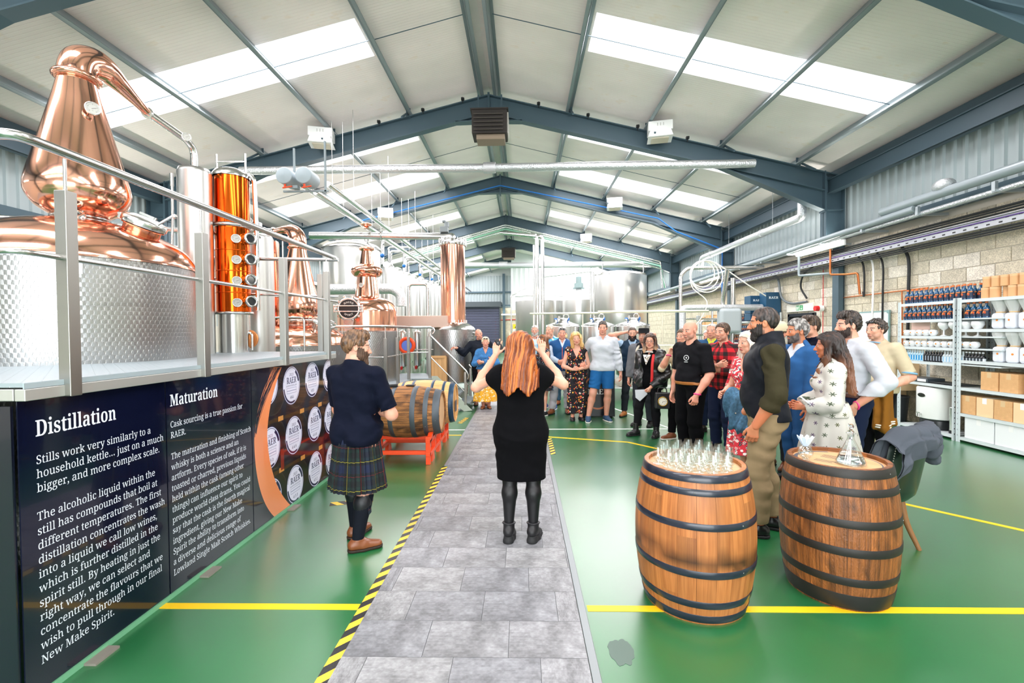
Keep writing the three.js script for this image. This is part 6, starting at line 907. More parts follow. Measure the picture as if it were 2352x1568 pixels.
// capsules of the body by region
function regions(o, J) {
  const { s, w, f } = J, S = (p) => p.map((v) => v * s), R = {}, b = o.belly ?? 0, c = (a, p, ra, rb, sx, sz) => [S(a), S(p), ra * s, rb * s, sx ?? 1, sz ?? 1];
  const hw = f ? 1.06 : 1;
  R.hips = [c([-0.075 * w * hw, 0.955, -0.005], [0.075 * w * hw, 0.955, -0.005], 0.108 * hw, 0.108 * hw, 1, 0.95), c([-0.06 * w, 0.9, -0.05], [-0.05 * w, 0.93, -0.05], 0.085 * hw, 0.08), c([0.06 * w, 0.9, -0.05], [0.05 * w, 0.93, -0.05], 0.085 * hw, 0.08)];
  R.waist = [c([-0.045 * w, 1.06, 0], [0.045 * w, 1.06, 0], f ? 0.1 : 0.113, f ? 0.1 : 0.113, 1, 0.95), c([-0.05 * w, 1.15, 0], [0.05 * w, 1.15, 0], f ? 0.098 : 0.115, f ? 0.098 : 0.115, 1, 0.95)];
  if (b) R.waist.push(c([-0.03, 1.04, 0.035 + b * 0.05], [0.03, 1.04, 0.035 + b * 0.05], 0.1 + 0.03 * b, 0.1 + 0.03 * b), c([0, 1.14, 0.03 + b * 0.04], [0, 1.14, 0.03 + b * 0.04], 0.1 + 0.02 * b, 0.1));
  R.chest = [c([-0.07 * w, 1.26, 0], [0.07 * w, 1.26, 0], f ? 0.105 : 0.122, f ? 0.105 : 0.122, 1, 0.95), c([-0.09 * w, 1.35, -0.01], [0.09 * w, 1.35, -0.01], f ? 0.088 : 0.1, f ? 0.088 : 0.1), c([0, 1.485, -0.02], [-0.13 * w, 1.405, -0.02], 0.05, 0.042), c([0, 1.485, -0.02], [0.13 * w, 1.405, -0.02], 0.05, 0.042), c([-0.11 * w, 1.375, -0.012], [0.11 * w, 1.375, -0.012], 0.072, 0.072)];
  if (f) R.chest.push(c([-0.072, 1.265, 0.07 * (0.7 + 0.3 * w)], [-0.07, 1.3, 0.055], 0.068 * (o.bust ?? 1), 0.05), c([0.072, 1.265, 0.07 * (0.7 + 0.3 * w)], [0.07, 1.3, 0.055], 0.068 * (o.bust ?? 1), 0.05));
  else R.chest.push(c([-0.07, 1.31, 0.06], [0.07, 1.31, 0.06], 0.062, 0.062));
  R.neck = [[S([0, 1.44, -0.02]), add3(J.headAt, [0, -0.09 * s, -0.03 * s]), (f ? 0.05 : 0.06) * s, (f ? 0.047 : 0.057) * s, 1, 1]];
  const a = (f ? 0.92 : 1.03) * (0.7 + 0.3 * w), l = (f ? 1.0 : 1) * (0.6 + 0.4 * w);
  for (const k of ['L', 'R']) {
    R['sh' + k] = [[mix3(S([0, 1.38, -0.015]), J.sh[k], 0.7), J.sh[k], 0.06 * s * a, 0.052 * s * a, 1, 1]];
    R['ua' + k] = [[J.sh[k], J.el[k], 0.05 * s * a, 0.041 * s * a, 1, 1]];
    R['fa' + k] = [[J.el[k], mix3(J.el[k], J.wr[k], 0.35), 0.042 * s * a, 0.043 * s * a, 1, 1], [mix3(J.el[k], J.wr[k], 0.35), J.wr[k], 0.043 * s * a, 0.0285 * s * Math.min(a, 1.05), 1, 1]];
    R['th' + k] = [[J.hip[k], J.knee[k], 0.092 * s * l, 0.06 * s * l, 1, 1]];
    const cal = add3(mix3(J.knee[k], J.ank[k], 0.3), [0, 0, -0.018 * s]);
    R['ca' + k] = [[J.knee[k], cal, 0.056 * s * l, 0.06 * s * l, 1, 1], [cal, J.ank[k], 0.06 * s * l, 0.038 * s, 1, 1]];
    const t = J.toe[k], fw = [Math.sin(t), 0, Math.cos(t)], F = J.foot[k], hl = o.heel ?? 0.085;
    R['ft' + k] = [[add3([F[0], (hl - 0.04) * s, F[2]], fw, -0.03 * s), add3([F[0], 0.028 * s, F[2]], fw, 0.15 * s), 0.034 * s, 0.024 * s, 1, 1]];
  }
  return R;
}
// a hand, rooted at the wrist: y along the fingers, x to the thumb, palm faces z
function handField(s, curl = 0.35, spread = 0.12, thumbOut = 0.5, cell = 0.0038) {
  const f = new Field([-0.06, -0.03, -0.04], [0.1, 0.21, 0.1], cell), tips = [];
  f.add(cap([0.004, -0.03, 0], [0.004, 0.015, 0], 0.024, 0.023, 1.05, 0.8), 0.01);
  const xs = [0.03, 0.0105, -0.0095, -0.029], ln = [0.95, 1.06, 1, 0.8];
  xs.forEach((x, i) => f.add(cap([x * 0.45 + 0.003, 0.01, 0], [x, 0.083 - Math.abs(i - 1.3) * 0.004, 0], 0.014, 0.0108), 0.014));
  f.add(cap([0.016, 0.025, 0.008], [0.03, 0.05, 0.01], 0.016, 0.012), 0.012);
  xs.forEach((x, i) => {
    let p = [x, 0.083 - Math.abs(i - 1.3) * 0.004, 0], a = 0; const c = Array.isArray(curl) ? curl[i] : curl, sp = (1.5 - i) * spread;
    [[0.043, 0.0098], [0.027, 0.009], [0.021, 0.0082]].forEach(([L, r], j) => { a += c * [1.15, 1.5, 0.9][j]; const q = [p[0] + Math.sin(sp) * L * ln[i] * Math.cos(a), p[1] + Math.cos(a) * L * ln[i], p[2] + Math.sin(a) * L * ln[i]]; f.add(cap(p, q, r, r - 0.0008), 0.004); p = q; });
    tips.push([p[0], p[1] + 0.002 * Math.cos(a), p[2] - 0.006 * Math.cos(a) + 0.004 * Math.sin(a)]);
  });
  const t1 = [0.02 + 0.026 * thumbOut + 0.008, 0.045, 0.012 + 0.02 * (1 - thumbOut)], t2 = add3(t1, [0.026 * thumbOut, 0.027, 0.01]), t3 = add3(t2, [0.014 * thumbOut - 0.004, 0.023, 0.008]);
  f.add(cap([0.014, 0.012, 0.006], t1, 0.0155, 0.0125), 0.01).add(cap(t1, t2, 0.0118, 0.0105), 0.004).add(cap(t2, t3, 0.0105, 0.0088), 0.004); tips.push(t3);
  return { f, tips };
}
const basis = (dir, thumb, side) => { const y = V(...dir).normalize(), x = V(...thumb); x.addScaledVector(y, -x.dot(y)).normalize(); const z = x.clone().cross(y); if (side === 'L') z.negate(); return new THREE.Matrix4().makeBasis(x, y, z); };
function headGeo(o, cell) {
  const h = o.head ?? {}, fem = o.female, f = new Field([-0.11, -0.2, -0.14], [0.11, 0.15, 0.14], cell), jw = fem ? 0.88 : 1.04;
  f.add(ell([0, 0.034, -0.014], [0.076, 0.087, 0.097]), 0.01).add(ell([0, -0.03, 0.022], [0.061, 0.085, 0.068]), 0.03);
  f.add(cap([-0.036 * jw, -0.072, 0.03], [0.036 * jw, -0.072, 0.03], 0.03), 0.02).add(cap([-0.012, -0.1, 0.062], [0.012, -0.1, 0.062], 0.015), 0.02).add(ell([0.042, -0.02, 0.06], [0.022, 0.022, 0.022]), 0.02).add(ell([-0.042, -0.02, 0.06], [0.022, 0.022, 0.022]), 0.02);
  f.add(cap([-0.036, 0.022, 0.072], [0.036, 0.022, 0.072], fem ? 0.011 : 0.0145), 0.012);
  for (const g of [1, -1]) f.sub(ell([g * 0.032, 0.001, 0.097], [0.018, 0.0115, 0.014]), 0.008);
  f.add(cap([0, 0.01, 0.086], [0, -0.034, 0.107], 0.0075, 0.012), 0.012).add(ell([0.011, -0.038, 0.096], [0.009, 0.008, 0.01]), 0.006).add(ell([-0.011, -0.038, 0.096], [0.009, 0.008, 0.01]), 0.006);
  f.add(cap([-0.019, -0.0665, 0.083], [0, -0.065, 0.0915], 0.0055, 0.0062), 0.004).add(cap([0.019, -0.0665, 0.083], [0, -0.065, 0.0915], 0.0055, 0.0062), 0.004).add(cap([-0.015, -0.0755, 0.083], [0.015, -0.0755, 0.083], 0.0075, 0.0075), 0.005).sub(cap([-0.017, -0.0702, 0.094], [0.017, -0.0702, 0.094], 0.0018), 0.003);
  for (const g of [1, -1]) { f.add(ell([g * 0.08, -0.006, -0.012], [0.009, 0.031, 0.018]), 0.008); f.sub(ell([g * 0.09, -0.004, -0.007], [0.008, 0.016, 0.009]), 0.004); f.add(ell([g * 0.032, 0.0, 0.0765], [0.0135, 0.0125, 0.0135]), 0.002); f.add(cap([g * 0.019, 0.0095, 0.087], [g * 0.045, 0.0085, 0.08], 0.0042), 0.005); }
  f.add(cap([0, -0.06, -0.02], [0, -0.19, -0.035], fem ? 0.05 : 0.058, fem ? 0.05 : 0.06), 0.025);
  const skin = C(o.skin), lip = C(o.lip ?? '#b0605a').lerp(skin, fem ? 0.15 : 0.45), white = C('#cfc6be'), iris = C('#30221a'), hairC = C(o.hairColor ?? '#3a2a20'), stub = o.stubble ?? 0, brow = C(o.browColor ?? o.hairColor ?? '#3a2a20'), blush = skin.clone().multiply(new THREE.Color(1.06, 0.84, 0.8)), out = new THREE.Color(), gz = o.gaze ?? 0;
  const col = (x, y, z) => {
    out.copy(skin); const ax = Math.abs(x);
    if (z > 0.03) { out.lerp(blush, 0.5 * Math.exp(-((ax - 0.042) ** 2 + (y + 0.03) ** 2) / 0.0006)); out.lerp(blush, 0.4 * Math.exp(-(ax * ax + (y + 0.034) ** 2) / 0.0003)); }
    if (stub && z > -0.01 && y < -0.042 && y > -0.125) out.lerp(hairC, stub * sstep(-0.04, -0.06, y));
    if (z > 0.076 && ax < 0.023 && y < -0.059 && y > -0.083) out.lerp(lip, 0.9);
    const de = Math.hypot(ax - 0.032, y, z - 0.0765); if (de < 0.0145 && y < 0.005 && y > -0.0068 && z > 0.083) { out.copy(white); if (Math.hypot(x - Math.sign(x) * 0.032 - gz, y - 0.0005) < 0.0068) out.copy(iris); } else if (de < 0.017 && y > 0.004 && y < 0.011 && z > 0.08) out.multiplyScalar(0.55);
    if (z > 0.055 && ax > 0.012 && ax < 0.052 && Math.abs(y - (0.0255 - (ax - 0.03) ** 2 * 6)) < (fem ? 0.0042 : 0.0056)) out.lerp(brow, fem ? 0.7 : 0.82);
    return out;
  };
  return f.mesh(col);
}
// hair and beard in the head's own axes
function hairGeo(kind, o, cell) {
  const long = kind.long ?? 0, f = new Field([-0.22, -0.12 - long, long > 0.1 ? -0.36 : -0.2], [0.22, 0.18, 0.2], cell), v = kind.vol ?? 0.012, top = kind.top ?? 0.012, line = kind.line ?? 0, sd = kind.seed ?? 1;
  f.add({ ...ell([0, 0.036, -0.017], [0.078 + v, 0.089 + top, 0.1 + v]) }, 0.01);
  if (kind.quiff) f.add(cap([-0.04, 0.1 + kind.quiff * 0.4, 0.045], [0.045, 0.1 + kind.quiff * 0.4, 0.04], 0.025 + kind.quiff * 0.3), 0.03);
  if (kind.bun) f.add(ell(kind.bun.slice(0, 3), [kind.bun[3], kind.bun[3] * 0.9, kind.bun[3]]), 0.02);
  const fall = kind.fall ?? 0.085, zf = (y) => y > 0.05 ? 0.044 - line + (y - 0.05) * 1.55 : y > -0.02 ? 0.026 - line * 0.4 + (y + 0.02) * 0.5 : 0.012 + (long ? 0.02 : 0);
  if (long) { const ym = -Math.min(0.2, long * 0.6), sp = kind.spread ?? 0.03; f.add(cap([0, 0.02, -0.05], [0, ym, -0.105 - (kind.out ?? 0) * 0.7], 0.085 + v, 0.08 + sp * 0.6, 1.1, 0.7), 0.03); if (long > 0.1) f.add(cap([0, ym + 0.04, -0.12 - (kind.out ?? 0) * 0.7], [0, -long, -0.15 - (kind.out ?? 0)], 0.085 + sp * 0.5, 0.075 + sp, 1.15, 0.45), 0.03); const fr = kind.front ?? long * 0.8; for (const g of [1, -1]) { f.add(cap([g * 0.075, 0.03, 0.005], [g * 0.09, -Math.min(0.13, fr), 0.02], 0.022 + v * 0.4, 0.022 + v * 0.5), 0.02); if (fr > 0.14) f.add(cap([g * 0.09, -0.13, 0.02], [g * fall, -fr, 0.06 + (kind.fz ?? 0.03)], 0.024 + v * 0.4, 0.022 + v * 0.4, 1, 0.9), 0.02); } }
  f.cut((x, y, z) => { const ax = Math.abs(x); const face = Math.min(z - zf(y), long ? Math.min(0.078 - ax + Math.max(0, (0.03 - y) * 0.25), y + 0.3) : 0.3, 0.2); const nape = long ? -1 : (z > -0.028 ? 0.014 : z > -0.06 ? 0.014 + (z + 0.028) * 2.3 : -0.06 + (z + 0.06) * 0.9) + (kind.nape ?? 0) - y; return Math.max(face > 0 && y < 0.13 ? face : -1, nape, kind.bald ? Math.min(y - kind.bald, z + 0.085) : -1, long && kind.hem ? (-long + 0.03 * Math.sin(x * 40 + sd) + 0.03 * fbmC(x * 3, sd, 0, 14)) - y : -1); });
  const a = kind.rough ?? 0.006; f.warp((x, y, z) => { const t = long ? x * 130 + z * 60 + 3 * fbmC(x, y * 0.4, z, 9) : Math.atan2(x, z) * 16 + 6 * fbmC(x, y, z, 22); return a * (Math.sin(t + sd) * 0.5 + 1.6 * fbmC(x * (kind.curl ? 1 : 1), y * (kind.curl ? 1 : 0.4), z, kind.curl ? 55 : 40) + (long ? 0.5 * Math.sin(t * 2.3) : 0)); });
  const c0 = C(kind.color), c1 = C(kind.color2 ?? kind.color), out = new THREE.Color();
  return f.mesh((x, y, z) => { const n = long ? fbm(x * 90 + z * 50, y * 3, z * 20, 3) : fbm(x * 70, y * 40, z * 70, 3); out.copy(c0).lerp(c1, kind.ombre ? clamp(sstep(-0.02, -long * 0.7, y) + (n - 0.5), 0, 1) : sstep(0.35, 0.7, n)); return out.multiplyScalar(0.72 + n * 0.55); });
}
function beardGeo(b, cell) {
  const f = new Field([-0.1, -0.19 - (b.len ?? 0), -0.05], [0.1, 0.0, 0.15], cell), t = b.t ?? 0.008;
  f.add(ell([0, -0.03, 0.022], [0.061 + t, 0.085 + t, 0.066 + t]), 0.01).add(cap([-0.038, -0.072, 0.03], [0.038, -0.072, 0.03], 0.031 + t), 0.02).add(cap([-0.014, -0.102 - (b.len ?? 0) * 0.6, 0.06], [0.014, -0.102 - (b.len ?? 0) * 0.6, 0.06], 0.018 + t + (b.len ?? 0) * 0.25), 0.03).add(cap([-0.022, -0.06, 0.082], [0.022, -0.06, 0.082], 0.006 + t * 0.4), 0.01);
  f.sub(ell([0, -0.0715, 0.1], [0.02, 0.0085, 0.03]), 0.004);
  f.cut((x, y, z) => { const ax = Math.abs(x), top = ax < 0.03 ? -0.047 + ax * -0.1 : -0.05 + (ax - 0.03) * (b.side ?? 1.35); return Math.max(y - top, 0.004 - z, z > 0.07 && y > -0.05 && ax < 0.012 ? y + 0.053 : -1); });
  f.warp((x, y, z) => 0.007 * fbmC(x, y, z, 75) + 0.003 * Math.sin(Math.atan2(x, z) * 30));
  const c = C(b.color), c2 = C(b.color2 ?? b.color), out = new THREE.Color(); return f.mesh((x, y, z) => out.copy(c).lerp(c2, fbm(x * 60, y * 60, z * 60, 2)).multiplyScalar(0.75 + 0.5 * fbm(x * 120, y * 60, z * 120, 2)));
}
const skinMat = M({ color: 0xffffff, vertexColors: true, roughness: 0.48 }), hairMat = M({ color: 0xffffff, vertexColors: true, roughness: 0.42 }), beardMat = M({ color: 0xffffff, vertexColors: true, roughness: 0.7 });
// cloth: body regions thickened, joined and cut. take: { region: [extra radius, from, to, least radius] }
function cloth(o, J, R, g) {
  const cell = g.cell ?? o.cell * 0.9, prims = [];
  for (const [tag, q] of Object.entries(g.take)) for (const key of (/^(sh|ua|fa|th|ca|ft)$/.test(tag) ? [tag + 'L', tag + 'R'] : [tag])) {
    const list = R[key], [t, , to = 1, least = 0] = Array.isArray(q) ? q : [q]; let total = list.length;
    if (/^(ua|fa|th|ca)/.test(key)) { // chain cut at a share of its length
      const A = list[0][0], B = list[list.length - 1][1];
      list.forEach(([a, b, ra, rb]) => { const L = V(...B).distanceTo(V(...A)), pa = V(...a).distanceTo(V(...A)) / L, pb = V(...b).distanceTo(V(...A)) / L; if (pa >= to - 0.01) return; const u = Math.min(1, (to - pa) / (pb - pa)); const e = mix3(a, b, u); prims.push(cap(a, e, Math.max(ra + t, least), Math.max(ra + (rb - ra) * u + t, least))); });
      if (to < 1) { const e = mix3(A, B, to), d = V(...B).sub(V(...A)).normalize(); (g.ends ??= []).push([e, d.toArray()]); }
    } else list.forEach(([a, b, ra, rb, sx, sz]) => prims.push(cap(a, b, ra + t, rb + t, sx, sz)));
  }
  for (const p of g.more?.(J) ?? []) prims.push(p);
  const lo = [0, 1, 2].map((i) => Math.min(...prims.map((p) => p.lo[i])) - 0.03), hi = [0, 1, 2].map((i) => Math.max(...prims.map((p) => p.hi[i])) + 0.03), f = new Field(lo, hi, cell);
  prims.forEach((p) => f.add(p, g.k ?? 0.035));
  const amp = g.wrinkle ?? 0.006, fr = g.fr ?? 11, sd = o.seed; if (amp) f.warp((x, y, z) => amp * (1.5 * fbmC(x * 0.8 + sd, y * 1.6, z * 0.8, fr) + 0.9 * Math.sin(y * 42 + (x - z) * 30 * (fbm(x * 2 + sd, y * 2, z * 2, 1) - 0.5) * 4 + 8 * fbmC(x, y, z, 4)) * sstep(0.45, 0.75, fbm(x * 5 + sd, y * 4, z * 5, 2))));
  if (g.hem !== undefined) { const hm = g.hem * J.s; f.cut((x, y) => hm + (g.hemWave ? g.hemWave(x) : 0) - y); }
  if (g.topAt !== undefined) { const tp = g.topAt * J.s; f.cut((x, y, z) => y - tp - (g.topSlope ?? 0) * z); }
  for (const [e, d] of g.ends ?? []) f.cut((x, y, z) => { const dx = x - e[0], dy = y - e[1], dz = z - e[2]; return dx * dx + dy * dy + dz * dz < 0.02 ? dx * d[0] + dy * d[1] + dz * d[2] : -1; });
  if (g.cut) f.cut((x, y, z) => g.cut(x / J.s, y / J.s, z / J.s) * J.s);
  for (const p of g.sub?.(J) ?? []) f.sub(p, 0.006);
  const geo = f.mesh(g.color);
  const P = geo.attributes.position, uv = new Float32Array(P.count * 2), k = g.back ? -1 : 1;
  for (let i = 0; i < P.count; i++) { uv[2 * i] = Math.atan2(P.getX(i) * k, P.getZ(i) * k) * (g.uvr ?? 0.17); uv[2 * i + 1] = P.getY(i); }
  geo.setAttribute('uv', new THREE.BufferAttribute(uv, 2)); return geo;
}
// flared skirt as one closed solid with hanging folds
function skirtGeo(o, J, g) {
  const s = J.s, seg = g.seg ?? 96, rows = 22, pos = [], idx = [], uv = [], y0 = g.top * s, y1 = g.bottom * s;
  const at = (v, a, inn) => { const y = y0 + (y1 - y0) * v, r = (g.r0 + (g.r1 - g.r0) * Math.pow(v, g.pow ?? 0.9)) * s, fold = (g.fold ?? 0.018) * s * v * (Math.sin(a * (g.n ?? 11) + (o.seed * 3)) + 0.4 * Math.sin(a * (g.n ?? 11) * 1.7 + 1 + v * 2)), pl = g.pleat ? g.pleat * s * (((a / 6.2832 * g.pn) % 1 + 1) % 1 - 0.5) * sstep(0.05, 0.3, v) : 0, R = r + fold + pl - inn; return [Math.sin(a) * R, y + (g.wave ? g.wave * Math.sin(a * 30) * v : 0), Math.cos(a) * R * (g.flat ?? 0.78) + (g.zc ?? 0) * s]; };
  const ring = (v, inn) => { for (let i = 0; i <= seg; i++) { const a = i / seg * Math.PI * 2 + (g.back ? 0 : Math.PI); pos.push(...at(v, a, inn)); uv.push((i / seg - 0.5) * 6.2832 * (g.uvr ?? 0.2), (y0 + (y1 - y0) * v)); } };
  for (let j = 0; j <= rows; j++) ring(j / rows, 0); for (let j = rows; j >= 0; j -= 2) ring(j / rows, 0.008);
  const total = pos.length / 3 / (seg + 1), w = seg + 1; for (let j = 0; j < total - 1; j++) for (let i = 0; i < seg; i++) { const a = j * w + i; idx.push(a, a + w, a + 1, a + 1, a + w, a + w + 1); }
  const ge = new THREE.BufferGeometry(); ge.setAttribute('position', new THREE.Float32BufferAttribute(pos, 3)); ge.setAttribute('uv', new THREE.Float32BufferAttribute(uv, 2)); ge.setIndex(idx); ge.computeVertexNormals(); return ge;
}
function shoeGeo(J, k, { r = 0.006, shaft = 0, low = 0, heel = 0, len = 1, sole = 0.022 }) {
  const s = J.s, F = J.foot[k], t = J.toe[k], fw = [Math.sin(t), 0, Math.cos(t)], P = (fz, y) => add3([F[0], y * s, F[2]], fw, fz * s), a = J.ank[k];
  const f = new Field([F[0] - 0.3, -0.01, F[2] - 0.3], [F[0] + 0.3, (0.14 + shaft) * s, F[2] + 0.3], 0.006);
  f.add(cap(P(-0.035, 0.05 + heel), P(0.03, 0.05 + heel * 0.7), (0.04 + r) * s, (0.041 + r) * s), 0.02).add(cap(P(0.05, 0.04 + heel * 0.3), P(0.155 * len, 0.028), (0.04 + r) * s, (0.03 + r) * s), 0.03);
  if (!low) f.add(cap([a[0], a[1] - 0.02, a[2]], [a[0], 0.1 * s + shaft * s, a[2]], 0.046 * s, 0.047 * s + shaft * 0.05), 0.02);
  f.cut((x, y) => sole * s - y).cut((x, y, z) => low && y > 0.06 * s ? y - 0.06 * s - 0.3 * Math.max(0, 0.02) : y - (0.1 + shaft) * s);
  const q = new Field([F[0] - 0.3, -0.01, F[2] - 0.3], [F[0] + 0.3, 0.12 * s + heel, F[2] + 0.3], 0.006);
  q.add(cap(P(-0.035, 0.02), P(0.03, 0.02), (0.042 + r) * s, (0.042 + r) * s), 0.02).add(cap(P(0.05, 0.02), P(0.155 * len, 0.018), (0.043 + r) * s, (0.035 + r) * s), 0.03);
  if (heel) q.add(cap(P(-0.035, 0.02), P(-0.03, 0.02 + heel), 0.034 * s, 0.04 * s), 0.01);
  q.cut((x, y, z) => { const d = ((x - F[0]) * fw[0] + (z - F[2]) * fw[2]); return Math.max(-y, y - sole * s - heel * s * sstep(0.09, -0.02, d), heel && d < 0.055 && d > 0.0 ? 0.0 - 1 : -1); });
  return [f.mesh(), q.mesh()];
}
function person(o) {
  o.seed = (o.seed ?? 1) + o.pos[0] * 3.7; o.cell ??= 0.012;
  const J = skeleton(o), R = regions(o, J), s = J.s, far = o.far ? 1.5 : 1, skin = C(o.skin), parts = [];
  const f = new Field([-0.75, -0.01, -0.75], [0.75, 1.72 * s, 0.75], o.cell * 1.15);
  for (const [tag, list] of Object.entries(R)) if (!(o.skip ?? []).includes(tag)) list.forEach(([a, b, ra, rb, sx, sz]) => f.add(cap(a, b, ra, rb, sx, sz), 0.03));
  const warm = skin.clone().multiply(new THREE.Color(1.04, 0.9, 0.86)), tights = o.tights ? C(o.tights) : null, sock = o.sock ? C(o.sock[0]) : null;
  parts.push(f.mesh((x, y, z) => tights && y < 0.95 * s ? tights : sock && y < o.sock[1] * s ? sock : fbm(x * 9, y * 9, z * 9, 2) > 0.55 ? warm : skin));
  const H = headGeo(o, 0.0042 * far), hm = new THREE.Matrix4().compose(V(...J.headAt), new THREE.Quaternion().setFromEuler(new THREE.Euler(o.look?.[1] ?? 0, o.look?.[0] ?? 0, o.look?.[2] ?? 0, 'YXZ')), V(s, s, s).multiplyScalar(o.hs ?? (0.4 + 0.6 / s)));
  parts.push(H.applyMatrix4(hm));
  for (const k of ['L', 'R']) {
    const A = (o.arms ?? {})[k] ?? {}; if (A.hand === 'none') continue;
    const d = A.dir ?? V(...J.wr[k]).sub(V(...J.el[k])).toArray(), th = A.thumb ?? [0, 0, 1], { f: hf, tips } = handField(1, A.curl ?? 0.35, A.spread ?? 0.06, A.thumbOut ?? 0.45, 0.0045 * far), nail = o.nails ? C(o.nails) : null;
    const hg = hf.mesh((x, y, z) => nail && tips.some((t) => Math.hypot(x - t[0], y - t[1], z - t[2]) < 0.0105) ? nail : (y > 0.07 ? warm : skin));
    parts.push(hg.applyMatrix4(new THREE.Matrix4().setPosition(...J.wr[k]).multiply(basis(d, th, k)).multiply(new THREE.Matrix4().makeScale(s * (o.female ? 0.92 : 1.02), s * (o.female ? 0.92 : 1), s * (o.female ? 0.92 : 1.02)))));
    if (k === 'R' || true) { const fx = parts[parts.length - 1]; if (new THREE.Matrix4().copy(basis(d, th, k)).determinant() < 0) { const ix = fx.index.array; for (let i = 0; i < ix.length; i += 3) { const t = ix[i]; ix[i] = ix[i + 1]; ix[i + 1] = t; } fx.computeVertexNormals(); } }
  }
  const body = new THREE.Mesh(mergeGeometries(parts), skinMat); body.name = numbered('person'); body.castShadow = body.receiveShadow = true; scene.add(body);
  body.position.set(o.pos[0], o.floor ?? 0.002, o.pos[1]); body.rotation.y = o.face * Math.PI / 180; tag(body, o.label, 'person');
  if (o.hair) for (const hk of [o.hair].flat()) obj('hair', hairGeo({ seed: o.seed, ...hk }, o, 0.005 * far).applyMatrix4(hm), hairMat, body);
  if (o.beard) obj('beard', beardGeo(o.beard, 0.0045 * far).applyMatrix4(hm), beardMat, body);
  for (const [name, geo, m] of o.onHead?.() ?? []) obj(name, join([geo].flat()).applyMatrix4(hm), m, body);
  for (const g of o.wear ?? []) obj(g.name, g.skirt ? skirtGeo(o, J, g) : cloth(o, J, R, { ...g }), g.mat, body);
  if (o.shoes) for (const k of ['L', 'R']) { const [a, b] = shoeGeo(J, k, o.shoes); const sh = obj('shoe', a, o.shoes.mat, body); obj('sole', b, o.shoes.soleMat ?? rubber, sh); }
  for (const [name, geo, m] of o.extra?.(J) ?? []) obj(name, geo, m, body);
  return { body, J };
}
// usual garments
const TOP = (name, mat, sleeve, { t = 0.012, hem = 0.9, neck = 0.075, v = 0, open = 0, wrinkle, cell, color, collar = 0, back, uvr, flare = 0.016, fr, slack = 0.012 } = {}) => {
  const take = { chest: t, waist: t + 0.006, hips: t + flare, sh: t * 0.7 };
  if (sleeve > 0) take.ua = [t * 0.8 + slack * 0.5, 0, Math.min(1, sleeve * 2)]; if (sleeve > 0.5) take.fa = [t * 0.7 + slack * 0.5, 0, (sleeve - 0.5) * 2, 0.036];
  return { name, mat, take, hem, wrinkle, cell, color, back, uvr, fr, k: 0.028, more: collar ? (J) => [cap([0, 1.44 * J.s, -0.03 * J.s], [0, (1.49 + collar * 0.3) * J.s, -0.015 * J.s], (0.075 + collar * 0.1) * J.s, (0.07 + collar * 0.1) * J.s)] : undefined,
    cut: (x, y, z) => { let d = neck - Math.hypot(x, (y - (collar ? 1.56 + collar : 1.53)) * 0.9, z - 0.03); if (collar) d = Math.max(y - 1.5 - collar * 0.35 + z * 0.25, Math.min(y - 1.46, 0.058 - Math.hypot(x, z + 0.01))); if (v && z > -0.02) d = Math.max(d, Math.min((y - v) * 0.42 - Math.abs(x), z)); if (open && z > 0 && y < 1.5) d = Math.max(d, open + Math.max(0, y - 1.1) * 0.12 - Math.abs(x)); return d; } };
};
const LEGS = (name, mat, len, { t = 0.012, waist = 0.96, knee = 0.068, ankle = 0.06, wrinkle = 0.006, cell, uvr } = {}) => ({ name, mat, uvr, take: len > 1 ? { hips: t, waist: t, th: [t, 0, 1, knee], ca: [t, 0, len - 1, ankle] } : { hips: t, waist: t, th: [t + 0.012, 0, len, knee] }, topAt: waist, wrinkle, cell, k: 0.03 });
const BELT = (mat, y = 1.0, t = 0.022) => ({ name: 'belt', mat, take: { hips: t, waist: t }, hem: y - 0.02, topAt: y + 0.02, wrinkle: 0, cell: 0.008, k: 0.03 });
// ---------- cloth patterns ----------
const weave = (v, k) => 1 + (hash(Math.floor(v * 997), k, 3) - 0.5) * 0.1;
const plaidTex = tex(64, 64, (u, v) => { const a = u < 0.5, b = v < 0.5; return a && b ? [24, 10, 12] : a || b ? [112, 14, 22] : [205, 24, 38]; });
const tartanTex = tex(256, 256, (u, v) => { const band = (t) => { t = t % 1; if (Math.abs(t - 0.25) < 0.008) return [150, 142, 40]; if (Math.abs(t - 0.75) < 0.007) return [130, 26, 26]; const d = Math.abs(t - 0.5); if (d > 0.36) return [14, 28, 62]; if (d > 0.2) return [8, 13, 18]; if (d > 0.1) return [12, 42, 36]; return [8, 12, 18]; }; const a = band(u), b = band(v), w = ((Math.floor(u * 256) + Math.floor(v * 256)) % 4) < 2; const m = (a[0] > 110 || b[0] > 110) ? (a[0] > 110 ? a : b) : [0, 1, 2].map((i) => (a[i] + b[i]) / 2); return w ? m : m.map((c) => c * 0.82); });
